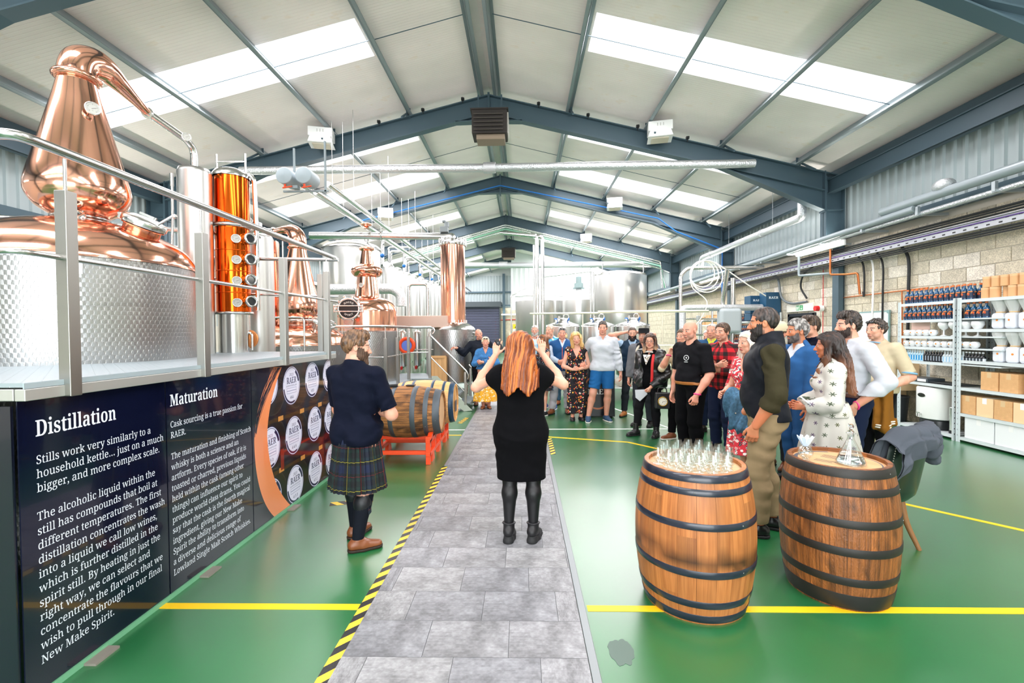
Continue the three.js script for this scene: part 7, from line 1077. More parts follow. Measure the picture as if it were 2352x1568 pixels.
function floral(bg, cols, n, size, leaf) { return ctex(256, 256, (g) => { g.fillStyle = bg; g.fillRect(0, 0, 256, 256); for (let i = 0; i < n; i++) { const x = hash(i, 3, n) * 256, y = hash(i, 8, n) * 256; for (const [dx, dy] of [[0, 0], [256, 0], [-256, 0], [0, 256], [0, -256]]) { g.save(); g.translate(x + dx, y + dy); g.rotate(i); if (leaf) { g.fillStyle = leaf; g.beginPath(); g.ellipse(size * 1.1, 0, size * 0.8, size * 0.3, 0.4, 0, 7); g.fill(); } g.fillStyle = cols[i % cols.length]; const s = size * (0.6 + hash(i, 5, 2) * 0.7); for (let k = 0; k < 5; k++) { g.beginPath(); g.ellipse(Math.cos(k * 1.257) * s * 0.55, Math.sin(k * 1.257) * s * 0.55, s * 0.5, s * 0.4, k * 1.257, 0, 7); g.fill(); } g.fillStyle = cols[(i + 1) % cols.length]; g.beginPath(); g.arc(0, 0, s * 0.25, 0, 7); g.fill(); g.restore(); } } }); }
const cl = (hex, r = 0.85, more = {}) => M({ physical: true, specularIntensity: 0.3, color: hex, roughness: r, bumpMap: re(speckBump, 9, 9), bumpScale: 0.0004, ...more });
const pat = (t, k, r = 0.85) => M({ map: re(t, k, k), roughness: r });
const denim = M({ map: re(tex(128, 128, (u, v) => { const n = pfbm(u, v, 16, 3), m = pfbm(u, v, 3, 3); const k = 1 + (n - 0.5) * 0.5 + (m - 0.5) * 0.5; return [68 * k, 106 * k, 134 * k]; }), 3, 3), roughness: 0.9 });
const denimBright = M({ map: re(tex(128, 128, (u, v) => { const n = pfbm(u, v, 16, 3); const k = 1 + (n - 0.5) * 0.4; return [54 * k, 112 * k, 166 * k]; }), 3, 3), roughness: 0.9 });
const C_ = { navy: cl(0x080e20), black: cl(0x101014), blackWool: cl(0x050508, 0.95), charcoal: cl(0x2c3036), white: cl(0xc3c7ce, 0.75), khaki: cl(0x8d7a5c), olive: cl(0x34301f), brown: cl(0x8a5a1e), tan: cl(0xb87838), greyTrouser: cl(0xaaa9ae), cream: cl(0xcbbd9f), blueSuit: cl(0x2f5f96), navyTrouser: cl(0x1b2540) };
const leather = M({ color: 0x16171a, roughness: 0.3, physical: true, clearcoat: 0.3, clearcoatRoughness: 0.3 }), beltTan = mat(0xa9682c, 0.5), shoeBrown = M({ color: 0x7a4424, roughness: 0.35 }), shoeBlack = M({ color: 0x141416, roughness: 0.3 }), pinkBand = mat(0xf0408a, 0.4);
const FAIR = '#d89f86', PALE = '#dda78e', RUDDY = '#d99a82', TAN = '#c07c58', WARM = '#b9714e';
const sunglasses = (lens = '#23282c') => [['glasses', [...[1, -1].map((g) => put(new THREE.SphereGeometry(0.024, 14, 10), g * 0.03, 0.095, 0.085, -0.7, 0, 0, [1, 0.75, 0.3])), ...[1, -1].map((g) => pipe([[g * 0.055, 0.095, 0.08], [g * 0.082, 0.06, 0.0], [g * 0.085, 0.02, -0.03]], 0.003, 0.02, 6)), cyl(0.003, 0.003, 0.02, 6, 0, 0.098, 0.09, 0, 0, 1.57)], M({ color: lens, roughness: 0.15, metalness: 0.3 })]];
const specs = (col = 0x2a2422) => [['glasses', [...[1, -1].map((g) => put(new THREE.TorusGeometry(0.021, 0.0022, 8, 24), g * 0.031, -0.004, 0.1, 0, g * 0.15, 0, [1.1, 0.8, 1])), cyl(0.002, 0.002, 0.02, 6, 0, 0.0, 0.104, 0, 0, 1.57), ...[1, -1].map((g) => pipe([[g * 0.053, 0.0, 0.096], [g * 0.078, 0.006, 0.05], [g * 0.086, 0.01, -0.01]], 0.0022, 0.02, 6))], mat(col, 0.3, 0.2)]];
// rear-view and front-view presets of arms
const crossed = (g = 1) => ({ L: { at: [-0.09, 1.17, 0.29], elbow: [0.28, 1.12, 0.13], dir: [-1, -0.05, -0.1], thumb: [0, 1, 0.2], curl: 0.5 }, R: { at: [0.1, 1.2, 0.26], elbow: [-0.28, 1.12, 0.13], dir: [1, 0.15, -0.25], thumb: [0, 1, 0.3], curl: 0.65 } });
const clasped = (y = 1.0) => ({ L: { at: [0.05, y, 0.25], dir: [-1, -0.25, 0.3], thumb: [0, 1, 0.2], curl: 0.5, pole: [0.9, -0.2, -0.5] }, R: { at: [-0.06, y + 0.01, 0.25], dir: [1, -0.2, 0.35], thumb: [0, 1, 0.1], curl: 0.6, pole: [-0.9, -0.2, -0.5] } });

// 1  the presenter with long red hair, seen from behind with both hands raised
person({ label: 'woman with long red hair and black dress raising both hands, her back turned', pos: [-0.02, -3.72], face: 180, h: 1.70, female: true, w: 1.12, skin: PALE, hairColor: '#8c4a22', cell: 0.009, heel: 0.13, feet: { L: [0.105, -0.02, -0.15], R: [-0.1, -0.02, -0.35] }, nails: '#4a0d18', tights: '#0c0c10',
  arms: { L: { elbow: [0.385, 1.29, 0.1], at: [0.225, 1.56, 0.26], dir: [-0.12, 1, 0.05], thumb: [-1, 0.1, -0.3], curl: [0.28, 0.22, 0.3, 0.4], spread: 0.1, thumbOut: 0.9 }, R: { elbow: [-0.37, 1.31, 0.1], at: [-0.2, 1.57, 0.26], dir: [0.05, 1, 0.0], thumb: [1, 0.25, -0.2], curl: [0.16, 0.3, 0.45, 0.5], spread: 0.12, thumbOut: 1 } },
  hair: { long: 0.34, color: '#6e3213', color2: '#c06a2a', vol: 0.022, top: 0.018, spread: 0.06, rough: 0.006, out: 0.02, fall: 0.1, hem: 1, front: 0.2, fz: -0.01 }, shoes: { mat: mat(0x131316, 0.5), shaft: 0.07, heel: 0.045, r: 0.004, len: 0.9 },
  wear: [{ name: 'dress', mat: C_.blackWool, take: { chest: 0.014, waist: 0.014, hips: 0.016, sh: 0.012, ua: [0.014, 0, 0.42], th: [0.03, 0, 1, 0.1] }, hem: 0.53, k: 0.07, wrinkle: 0.004, cell: 0.009, more: (J) => [cap([0.0, 0.93 * J.s, 0], [0, 0.48 * J.s, 0], 0.138, 0.135, 1.1, 0.8), cap([-0.03, 1.13 * J.s, 0], [0.03, 1.13 * J.s, 0], 0.125, 0.125, 1.1, 0.9)], cut: (x, y, z) => 0.085 - Math.hypot(x, (y - 1.52), z - 0.02) }],
  extra: (J) => [['ankle_strap', [J.ank.L, J.ank.R].map((a) => torus(0.05, 0.006, a[0], a[1] + 0.03, a[2], Math.PI / 2 + 0.1)), mat(0x2b2b2e, 0.3, 0.5)]] });
{ const t = thing('microphone', 'small black handheld device in the raised left hand of the presenter', 'device', [-0.2, 1.6, -3.98]); t.rotation.set(0, 0, 0.5); obj('body', rbox(0.04, 0.13, 0.025, 0.012, 0, 0, 0, 0, 0, 0, 3), cable, t); obj('button', cyl(0.006, 0.006, 0.004, 10, 0, 0.03, 0.013, Math.PI / 2), mat(0x666a70, 0.4), t); }

// 2  the guide in a kilt, seen from behind
person({ label: 'bearded man in navy polo shirt and tartan kilt with arms folded, his back turned', pos: [-1.36, -3.68], face: 158, h: 1.72, w: 1.22, skin: FAIR, hairColor: '#5a4434', cell: 0.009, belly: 0.3, look: [-0.85, 0.12], feet: { L: [0.1, 0.07, 0.0], R: [-0.1, -0.12, -0.75] }, arms: { L: { at: [-0.06, 1.13, 0.28], elbow: [0.3, 1.08, 0.1], dir: [-1, 0, 0], thumb: [0, 1, 0], curl: 0.5 }, R: { at: [0.05, 1.12, 0.25], elbow: [-0.31, 1.08, 0.06], dir: [1, 0.1, 0], thumb: [0, 1, 0], curl: 0.4 } },
  sock: ['#0c0f16', 0.44], hair: { color: '#4a3424', color2: '#7a5a40', vol: 0.016, top: 0.02, quiff: 0.02, rough: 0.012 }, beard: { color: '#3a281c', color2: '#5f4330', t: 0.013, len: 0.04 }, shoes: { mat: shoeBrown, r: 0.005, low: 0, soleMat: mat(0x2a1c14, 0.6) },
  wear: [TOP('polo_shirt', C_.navy, 0.42, { hem: 0.84, t: 0.018, collar: 0.05, back: 1, cell: 0.009, flare: 0.022, wrinkle: 0.007 }), { name: 'kilt', skirt: 1, mat: pat(tartanTex, 4.6), top: 0.99, bottom: 0.47, r0: 0.165, r1: 0.245, fold: 0.006, n: 9, pleat: 0.022, pn: 34, seg: 306, flat: 0.85, uvr: 0.21, back: 1 }],
  extra: (J) => [...['L', 'R'].map((k) => ['stocking', sweep([mix3(J.knee[k], J.ank[k], 0.14), mix3(J.knee[k], J.ank[k], 0.35), mix3(J.knee[k], J.ank[k], 0.62), J.ank[k]].map((p, i) => V(p[0], p[1], p[2] - [0, 0.012, 0.008, 0][i])), (t) => [0.066, 0.07, 0.056, 0.044][Math.round(t * 3)], 20), cl(0x10141d)]), ['garter_flash', put(extrude([[-0.02, 0], [0.02, 0], [0.026, -0.08], [-0.014, -0.09]], 0.004), mix3(J.knee.R, J.ank.R, 0.42)[0] - 0.062, mix3(J.knee.R, J.ank.R, 0.3)[1], mix3(J.knee.R, J.ank.R, 0.42)[2], 0, -1.4, 0), pat(tartanTex, 5)]] });

// 3  the man in the foreground group in gilet and khaki trousers
person({ label: 'tall bearded man in black gilet and khaki trousers, hand in pocket, tattooed forearm', pos: [2.05, -3.88], face: -110, h: 1.9, w: 1.3, belly: 0.15, skin: TAN, hairColor: '#241a16', cell: 0.009, look: [-0.12, 0.02], stubble: 0.7, feet: { L: [0.1, 0.06, 0.1], R: [-0.1, -0.06, -0.2] }, arms: { L: { at: [0.235, 0.87, 0.1], elbow: [0.3, 1.12, -0.03], dir: [-0.15, -1, 0.2], thumb: [0, 0, 1], curl: 0.35 }, R: { at: [-0.22, 0.9, 0.12], hand: 'none' } },
  hair: [{ color: '#1c1614', color2: '#4a3c36', vol: 0.002, top: 0.012, rough: 0.004 }], beard: { color: '#15100e', color2: '#2a221f', t: 0.009, len: 0.025, side: 1.5 }, shoes: { mat: shoeBlack, r: 0.006, len: 1.05 },
  wear: [TOP('shirt', C_.olive, 0.72, { t: 0.014, hem: 0.98, slack: 0.018, cell: 0.009, wrinkle: 0.01 }), { name: 'gilet', mat: cl(0x15181f, 0.6), take: { chest: 0.03, waist: 0.03, hips: 0.03, sh: 0.016 }, hem: 0.9, k: 0.05, wrinkle: 0.007, fr: 9, cell: 0.009, more: (J) => [cap([0, 1.42 * J.s, -0.035], [0, 1.6 * J.s, -0.03], 0.1, 0.094)], cut: (x, y, z) => Math.max(y - 1.575 + (z > -0.03 ? (z + 0.03) * 0.45 : 0), Math.min(y - 1.46, 0.072 - Math.hypot(x, z + 0.02)), Math.abs(x) - 0.225 + Math.max(0, 1.25 - y) * 0.05) }, LEGS('trousers', C_.khaki, 1.93, { t: 0.016, knee: 0.088, ankle: 0.075, cell: 0.009, wrinkle: 0.009 })],
  extra: (J) => [['tattoo', [[0.35, 0.2], [0.5, 0.1], [0.55, 0.3], [0.42, 0.35]].map(([t, a], i) => { const p = mix3(J.el.L, J.wr.L, t); return sweep(spline([0, 1, 2].map((q) => { const b = a + q * 0.35 + (i % 2) * 0.3, r = 0.0445 - t * 0.011 + 0.001; return [p[0] + Math.cos(b) * r, p[1] - q * 0.022 + (i % 2) * 0.03, p[2] + Math.sin(b) * r - 0.0]; }), 8), () => 0.0022, 5); }), mat(0x3a2c26, 0.7)]] });

// 4  woman in the white dress with printed sprigs
const sprig = ctex(256, 256, (g) => { g.fillStyle = '#cfccc4'; g.fillRect(0, 0, 256, 256); for (let i = 0; i < 9; i++) { const x = (i % 3) * 85 + 30 + (i * 37) % 20, y = Math.floor(i / 3) * 85 + 30 + (i * 53) % 24; g.strokeStyle = ['#5a5e3c', '#5d4a66', '#4e5a46'][i % 3]; g.lineWidth = 5; for (let k = 0; k < 6; k++) { const a = k * 1.05 + i; g.beginPath(); g.moveTo(x, y); g.lineTo(x + Math.cos(a) * 17, y + Math.sin(a) * 17); g.stroke(); } } });
person({ label: 'woman with long dark wavy hair in a white sprigged dress behind the dark barrel', pos: [2.93, -4.4], face: -112, h: 1.67, female: true, skin: WARM, hairColor: '#2a1c16', cell: 0.01, lip: '#8e4038', look: [-0.08, 0], feet: {}, arms: { L: { at: [0.12, 1.02, 0.24], elbow: [0.22, 1.08, 0.02], dir: [-0.5, 0.1, 1], thumb: [-0.2, 1, 0], curl: 0.4 }, R: { at: [-0.1, 1.02, 0.26], dir: [0.5, 0, 1], thumb: [0, 1, 0], curl: 0.4 } },
  hair: { long: 0.42, color: '#241713', color2: '#7a4c30', ombre: 1, vol: 0.016, top: 0.012, spread: 0.04, rough: 0.012, hem: 1, front: 0.27, fz: 0.05, fall: 0.11, out: 0.02 },
  wear: [TOP('bodice', pat(sprig, 3.4), 0.94, { hem: 0.95, t: 0.018, slack: 0.045, cell: 0.01, wrinkle: 0.011, v: 1.36 }), { name: 'skirt', skirt: 1, mat: pat(sprig, 3.4), top: 1.08, bottom: 0.14, r0: 0.165, r1: 0.36, fold: 0.03, n: 9, flat: 0.9, pow: 0.7 }], shoes: { mat: mat(0xc9a37a, 0.5), low: 1 } });
tag(obj('leaflet', rbox(0.012, 0.15, 0.1, 0.002, 2.68, 1.035, -4.33, 0.5, 0.2, 0.9), mat(0xe6e8ee, 0.5)), 'small folded leaflet held by the woman in the white sprigged dress', 'leaflet');

// 5  man in the white shirt beside her
person({ label: 'broad bearded man in a crisp white shirt and navy trousers, hand in pocket', pos: [3.36, -4.75], face: -92, h: 1.88, w: 1.26, skin: FAIR, hairColor: '#2a1f1a', cell: 0.01, look: [-0.1, 0], stubble: 0.75, arms: { L: { at: [0.235, 0.9, 0.1], elbow: [0.34, 1.13, -0.1], dir: [-0.3, -1, 0.25], thumb: [0, 0, 1], curl: 0.3 }, R: {} },
  hair: { color: '#1e1714', color2: '#42342c', vol: 0.007, top: 0.03, quiff: 0.02, rough: 0.013, curl: 1 }, beard: { color: '#2a1d18', t: 0.005, len: 0.004, side: 1.5 }, shoes: { mat: shoeBlack },
  wear: [TOP('shirt', C_.white, 0.97, { hem: 1.0, t: 0.014, v: 1.4, collar: 0.04, cell: 0.01, slack: 0.03, wrinkle: 0.009 }), BELT(mat(0x4a2c20, 0.5), 0.985, 0.03), LEGS('trousers', C_.navyTrouser, 1.94, { t: 0.016, knee: 0.085, ankle: 0.07, waist: 1.0 })],
  extra: (J) => [['wristband', torus(0.036, 0.009, ...mix3(J.el.L, J.wr.L, 0.97), 0.2, 0, 0), pinkBand], ['ear_stud', sph(0.005, 0.09 * 0.98, J.headAt[1] - 0.035, J.headAt[2] - 0.02), shoeBlack]] });
// 6  man in blue suit, 7 man with dark quiff, 8 capped man, 9 man with curly hair and cream shirt
person({ label: 'grey haired man in a bright blue suit jacket behind the woman in white', pos: [3.08, -5.15], face: -86, h: 1.82, w: 1.15, skin: TAN, hairColor: '#6d6a68', browColor: '#2b2522', cell: 0.012, stubble: 0.7, look: [-0.15, 0.02], hair: { color: '#55524f', color2: '#a5a29e', vol: 0.01, top: 0.026, rough: 0.01 }, beard: { color: '#3a3230', color2: '#6b6461', t: 0.005, len: 0.0 }, shoes: { mat: shoeBlack }, wear: [TOP('shirt', C_.white, 0.1, { t: 0.008, v: 1.42, collar: 0.03 }), TOP('jacket', C_.blueSuit, 0.98, { hem: 0.82, t: 0.022, v: 1.22, slack: 0.024 }), LEGS('trousers', C_.blueSuit, 1.94)] });
person({ label: 'young man with a dark swept up quiff and navy shirt at the rear', pos: [3.82, -6.1], face: -80, h: 1.88, w: 1.1, skin: FAIR, hairColor: '#3a2a22', cell: 0.013, look: [-0.1, 0], hair: { color: '#33251d', color2: '#54402f', vol: 0.01, top: 0.03, quiff: 0.03, rough: 0.01 }, shoes: { mat: shoeBlack }, wear: [TOP('shirt', C_.navy, 0.97, { collar: 0.04 }), LEGS('trousers', C_.charcoal, 1.94)] });
person({ label: 'man in a cream and brown cap hidden behind the bearded man in the gilet', pos: [3.18, -5.72], face: -60, h: 1.78, skin: RUDDY, cell: 0.014, far: 1, hair: { color: '#6b4a34', vol: 0.004, top: 0.004 }, shoes: { mat: shoeBrown }, onHead: () => [['cap', [lathe([[0.102, 0.02], [0.108, 0.05], [0.1, 0.1], [0.06, 0.14], [0, 0.145]], 28).translate(0, 0.02, -0.015), put(new THREE.CylinderGeometry(0.085, 0.09, 0.008, 24, 1, false, -1.57, 3.14), 0, 0.045, 0.075, 0.15)], mat(0xd8c9a8, 0.8)]], wear: [TOP('jumper', C_.brown, 0.97), LEGS('trousers', C_.charcoal, 1.94)] });
person({ label: 'man with curly dark hair and sunglasses pushed up, cream t-shirt, jacket over arm', pos: [4.4, -5.75], face: -76, h: 1.83, w: 1.25, skin: PALE, hairColor: '#3a302a', cell: 0.011, belly: 0.6, look: [-0.1, 0], stubble: 0.25, arms: { L: { at: [0.27, 0.98, 0.16], elbow: [0.32, 1.1, -0.08], dir: [-0.6, -0.2, 1], thumb: [0, 1, 0.3], curl: 0.5 }, R: {} }, hair: { color: '#2c2420', color2: '#544840', vol: 0.012, top: 0.012, line: 0.03, rough: 0.02, curl: 1 }, onHead: () => sunglasses(), shoes: { mat: shoeBrown },
  wear: [TOP('t_shirt', C_.cream, 0.44, { hem: 0.9, t: 0.016, slack: 0.02 }), LEGS('trousers', C_.black, 1.94)], extra: (J) => [['sleeve_band', torus(0.07, 0.012, ...mix3(J.sh.L, J.el.L, 0.86), 1.4, 0, 0.2), mat(0x7fb0cf, 0.8)], ['neck_band', torus(0.078, 0.008, 0, 1.47 * J.s, 0.0, 1.3), mat(0x7fb0cf, 0.8)]] });
{ // the brown jacket over his arm
  const f = new Field([-0.3, -0.6, -0.3], [0.3, 0.2, 0.3], 0.01); f.add(cap([-0.1, 0, 0.1], [0.1, 0.02, -0.1], 0.09, 0.09), 0.03).add(cap([-0.06, -0.05, 0.08], [-0.1, -0.42, 0.12], 0.09, 0.075, 1, 1), 0.05).add(cap([0.05, -0.05, -0.04], [0.06, -0.4, -0.02], 0.1, 0.09), 0.05).add(cap([0.08, 0, -0.1], [0.14, -0.3, -0.13], 0.07, 0.06), 0.04).warp((x, y, z) => 0.018 * Math.sin(x * 40 + z * 34 + 5 * fbm(x * 5, y * 4, z * 5)) + 0.01 * fbmC(x, y, z, 12));
  const t = thing('jacket', 'brown bomber jacket with striped cuffs hung over a forearm', 'jacket', [4.28, 1.0, -5.5]); obj('cloth', f.mesh(), C_.brown, t); for (const [x, y, z] of [[-0.09, -0.44, 0.11], [0.06, -0.42, -0.02]]) obj('cuff', [0, 1].map((k) => torus(0.078, 0.009, x, y + k * 0.025 + 0.02, z)), mat(0xf0ead8, 0.8), t); }
// 10 woman in the red floral dress with a denim jacket over her arm
const redFloral = floral('#d8323f', ['#f6e9e2', '#e24d58', '#f0b6b0', '#1e2a33', '#fbf3ee'], 64, 15, '#27404a');
person({ label: 'blonde woman in a red floral dress and tan belt holding a denim jacket', pos: [2.5, -5.08], face: -72, h: 1.69, female: true, w: 1.05, skin: FAIR, hairColor: '#8a6a50', browColor: '#6b4e3a', cell: 0.01, lip: '#b04848', look: [-0.12, 0.02], heel: 0.13, feet: { L: [0.09, 0, 0.3], R: [-0.08, -0.04, 0.1] }, arms: { L: { at: [0.05, 1.06, 0.26], elbow: [0.24, 1.08, 0.04], dir: [-1, 0.1, 0.5], thumb: [0, 1, 0], curl: 0.4 }, R: { at: [-0.1, 1.06, 0.27], elbow: [-0.25, 1.1, 0.02], dir: [0.3, -0.1, 1], thumb: [0.3, 1, 0], curl: 0.4 } },
  hair: { long: 0.3, color: '#d6bfae', color2: '#f0e4da', vol: 0.014, top: 0.012, spread: 0.02, front: 0.3, fz: 0.05, fall: 0.085, hem: 1 }, shoes: { mat: mat(0xd9b98a, 0.5), low: 1, heel: 0.05, soleMat: mat(0xb98552, 0.6), len: 0.9 },
  wear: [TOP('bodice', pat(redFloral, 4.2), 0.52, { hem: 1.03, t: 0.012, slack: 0.026, v: 1.27 }), { name: 'skirt', skirt: 1, mat: pat(redFloral, 4.2), top: 1.1, bottom: 0.38, r0: 0.16, r1: 0.25, fold: 0.02, n: 8, flat: 0.9, pow: 0.6 }, { name: 'belt', mat: mat(0xc08a4a, 0.6), take: { waist: 0.026 }, hem: 1.06, topAt: 1.12, wrinkle: 0, cell: 0.008 }] });
{ const f = new Field([-0.3, -0.5, -0.3], [0.3, 0.25, 0.3], 0.009); f.add(cap([-0.12, 0.02, 0.04], [0.1, 0.04, 0.02], 0.1, 0.1), 0.03).add(cap([-0.08, 0, 0.06], [-0.06, -0.26, 0.08], 0.13, 0.1, 1, 0.8), 0.05).add(cap([0.06, 0, 0.03], [0.1, -0.3, 0.03], 0.1, 0.07), 0.05).add(cap([0.02, -0.25, 0.05], [0.1, -0.36, 0.02], 0.06, 0.05), 0.04).warp((x, y, z) => 0.02 * Math.sin(x * 38 - y * 18 + z * 30 + 6 * fbm(x * 5, y * 4, z * 5)) + 0.04 * fbmC(x, y * 0.6, z, 11));
  const t = thing('denim_jacket', 'crumpled light blue denim jacket hung over the arm of the woman in red', 'jacket', [2.28, 0.98, -4.88]); obj('cloth', uvm(f.mesh().scale(0.78, 0.92, 0.78)), denim, t); obj('buttons', [sph(0.008, -0.09, -0.02, 0.135), sph(0.008, -0.08, -0.12, 0.135)], mat(0xb9b2a4, 0.3, 0.8), t).userData.kind = 'stuff'; }
tag(obj('sunglasses', [put(new THREE.SphereGeometry(0.026, 14, 10), 2.31, 1.165, -4.83, 0.4, -0.6, 0, [1, 0.8, 0.3]), put(new THREE.SphereGeometry(0.026, 14, 10), 2.355, 1.15, -4.8, 0.4, -0.6, 0, [1, 0.8, 0.3]), pipe([[2.29, 1.17, -4.83], [2.3, 1.14, -4.93]], 0.003, 0.01, 6)], mat(0x2a2c30, 0.15)), 'dark sunglasses held above the denim jacket', 'sunglasses');
// 11 man in the buffalo plaid shirt
person({ label: 'young man in a red and black plaid shirt with folded arms', pos: [2.8, -6.42], face: -58, h: 1.81, w: 1.1, skin: FAIR, hairColor: '#4a382c', cell: 0.01, look: [-0.02, 0], stubble: 0.35, arms: crossed(), hair: { color: '#3d2d23', color2: '#5f4838', vol: 0.01, top: 0.016, line: 0.012, rough: 0.006, nape: -0.02 }, shoes: { mat: shoeBlack },
  wear: [TOP('shirt', pat(plaidTex, 9.5), 0.72, { hem: 0.86, t: 0.018, slack: 0.022, v: 1.42, collar: 0.03, cell: 0.01, wrinkle: 0.009 }), LEGS('trousers', C_.navyTrouser, 1.94, { t: 0.016, knee: 0.085, ankle: 0.07 })], extra: (J) => [['wristband', torus(0.036, 0.008, ...mix3(J.el.R, J.wr.R, 0.82), 0, 1.5, 0), pinkBand]] });
// 12 bald man in the black t-shirt
person({ label: 'bald man in black t-shirt and black trousers with a tan belt', pos: [2.22, -6.05], face: -66, h: 1.84, w: 1.2, skin: RUDDY, hairColor: '#6b5a50', cell: 0.01, look: [0.05, 0.1], stubble: 0.45, belly: 0.4, arms: { L: { at: [0.255, 0.86, 0.16], elbow: [0.3, 1.1, 0.0], dir: [-0.1, -1, 0.2], thumb: [-0.4, 0, 1], curl: 0.5 }, R: { at: [-0.26, 0.85, 0.05] } }, shoes: { mat: shoeBlack },
  wear: [TOP('t_shirt', C_.black, 0.46, { hem: 1.0, t: 0.016, slack: 0.03, cell: 0.01, wrinkle: 0.008 }), BELT(beltTan, 0.985, 0.03), LEGS('trousers', C_.blackWool, 1.94, { t: 0.018, knee: 0.09, ankle: 0.075, waist: 1.0 })], extra: (J) => [['wristband', torus(0.037, 0.009, ...mix3(J.el.L, J.wr.L, 0.94), 1.4, 0, 0), pinkBand], ['chest_print', [torus(0.032, 0.004, 0.09, 1.3 * J.s, 0.165, -0.1, 0.3, 0), sph(0.012, 0.09, 1.3 * J.s, 0.165, 1, 1, 0.2), box(0.05, 0.008, 0.004, 0.09, 1.25 * J.s, 0.17, 0, 0.3, 0)], mat(0xd6d8da, 0.8)]] });
// 13 the man hidden behind him, hand raised to his chin
person({ label: 'man mostly hidden behind the bald man, one hand lifted to his chin', pos: [2.52, -7.2], face: -50, h: 1.74, skin: FAIR, hairColor: '#6a5138', cell: 0.013, far: 1, feet: { L: [0.1, 0, 0.1], R: [-0.14, 0.1, -0.4] }, arms: { R: { at: [-0.1, 1.36, 0.22], elbow: [-0.27, 1.12, 0.18], dir: [0.5, 1, -0.1], thumb: [0.5, 0, -1], curl: 0.5 }, L: {} }, hair: { color: '#5c4632', vol: 0.008, top: 0.012 }, shoes: { mat: shoeBrown, soleMat: mat(0xe6e2da, 0.6) }, wear: [TOP('shirt', C_.cream, 0.5, {}), LEGS('trousers', C_.blackWool, 1.94)], extra: (J) => [['wristband', torus(0.036, 0.009, ...mix3(J.el.R, J.wr.R, 0.9), 1.2, 0, 0), pinkBand]] });
// 14 old man, 15 man with blue jacket and yellow collar
person({ label: 'old white haired man in a blue jacket farthest behind the plaid shirt', pos: [3.52, -8.7], face: -35, h: 1.72, skin: RUDDY, hairColor: '#c9c6c2', cell: 0.014, far: 1, look: [-0.2, 0.05, 0.1], arms: crossed(), hair: { color: '#b9b6b2', color2: '#e6e4e0', vol: 0.006, top: 0.004, line: 0.02 }, shoes: { mat: shoeBlack }, wear: [TOP('jacket', cl(0x2a5a86, 0.8), 0.97, { t: 0.02 }), LEGS('trousers', C_.navyTrouser, 1.94)] });
person({ label: 'grey haired man in a blue jacket with a yellow collar beside the plaid shirt', pos: [3.2, -7.75], face: -40, h: 1.83, w: 1.15, skin: RUDDY, hairColor: '#8a8078', cell: 0.013, far: 1, feet: { L: [0.1, 0, 0], R: [-0.12, 0.08, -0.4] }, hair: { color: '#9a928a', color2: '#c9c4be', vol: 0.004, top: 0.002, line: 0.03 }, shoes: { mat: shoeBlack }, wear: [TOP('shirt', mat(0xd3d84a, 0.8), 0.1, { t: 0.01, collar: 0.06 }), TOP('jacket', cl(0x21496e, 0.8), 0.97, { t: 0.024, v: 1.35, slack: 0.03 }), LEGS('trousers', C_.navyTrouser, 1.94, { t: 0.018, ankle: 0.075 })] });
// 16 woman in the leather jacket with the clock bag
person({ label: 'woman with glasses and ombre hair in a black leather jacket and boots', pos: [2.1, -7.52], face: -36, h: 1.66, female: true, w: 1.22, skin: FAIR, hairColor: '#3a2620', cell: 0.01, lip: '#a8504c', look: [0.25, 0], feet: { L: [0.12, 0.05, 0.1], R: [-0.2, 0.16, -0.5] }, arms: { L: { at: [0.09, 0.86, 0.24], elbow: [0.3, 1.08, 0.02], dir: [-0.4, -1, 0.2], thumb: [-0.4, 0, 1], curl: 0.8 }, R: { at: [-0.26, 0.9, 0.0], hand: 'none' } },
  hair: { long: 0.26, color: '#3a241c', color2: '#caa079', ombre: 1, vol: 0.014, top: 0.014, spread: 0.02, front: 0.27, fz: 0.06, fall: 0.095, hem: 1 }, onHead: () => specs(), shoes: { mat: mat(0x151517, 0.4), shaft: 0.12, r: 0.01 },
  wear: [TOP('top', C_.blackWool, 0, { hem: 0.78, t: 0.02, v: 1.38, flare: 0.04 }), TOP('leather_jacket', leather, 0.97, { hem: 0.84, t: 0.032, open: 0.075, slack: 0.024, wrinkle: 0.012, cell: 0.01, flare: 0.05 }), LEGS('trousers', C_.black, 1.8, { t: 0.008, ankle: 0.05 })],
  extra: (J) => [['neckerchief', [put(extrude([[-0.06, 0], [0.06, 0], [0.0, -0.16]], 0.01, 0.004), 0.0, 1.4 * J.s, 0.15, -0.25), torus(0.065, 0.014, 0, 1.43 * J.s, 0.02, 1.2)], pat(floral('#e6e2da', ['#3a3430', '#8a7c6c', '#b9b0a2'], 26, 20), 6)], ['scarf', [sweep(spline([[0.085, 1.4 * J.s, 0.09], [0.1, 1.25 * J.s, 0.185], [0.1, 1.05 * J.s, 0.2], [0.09, 0.92 * J.s, 0.19]], 16), () => 0.022, 10)], mat(0xc81f22, 0.7)], ['white_hem', put(extrude([[-0.1, 0.03], [0.08, 0.05], [0.1, -0.02], [-0.02, -0.14], [-0.09, -0.09]], 0.012, 0.004), -0.08, 0.76 * J.s, 0.19), C_.white]] });
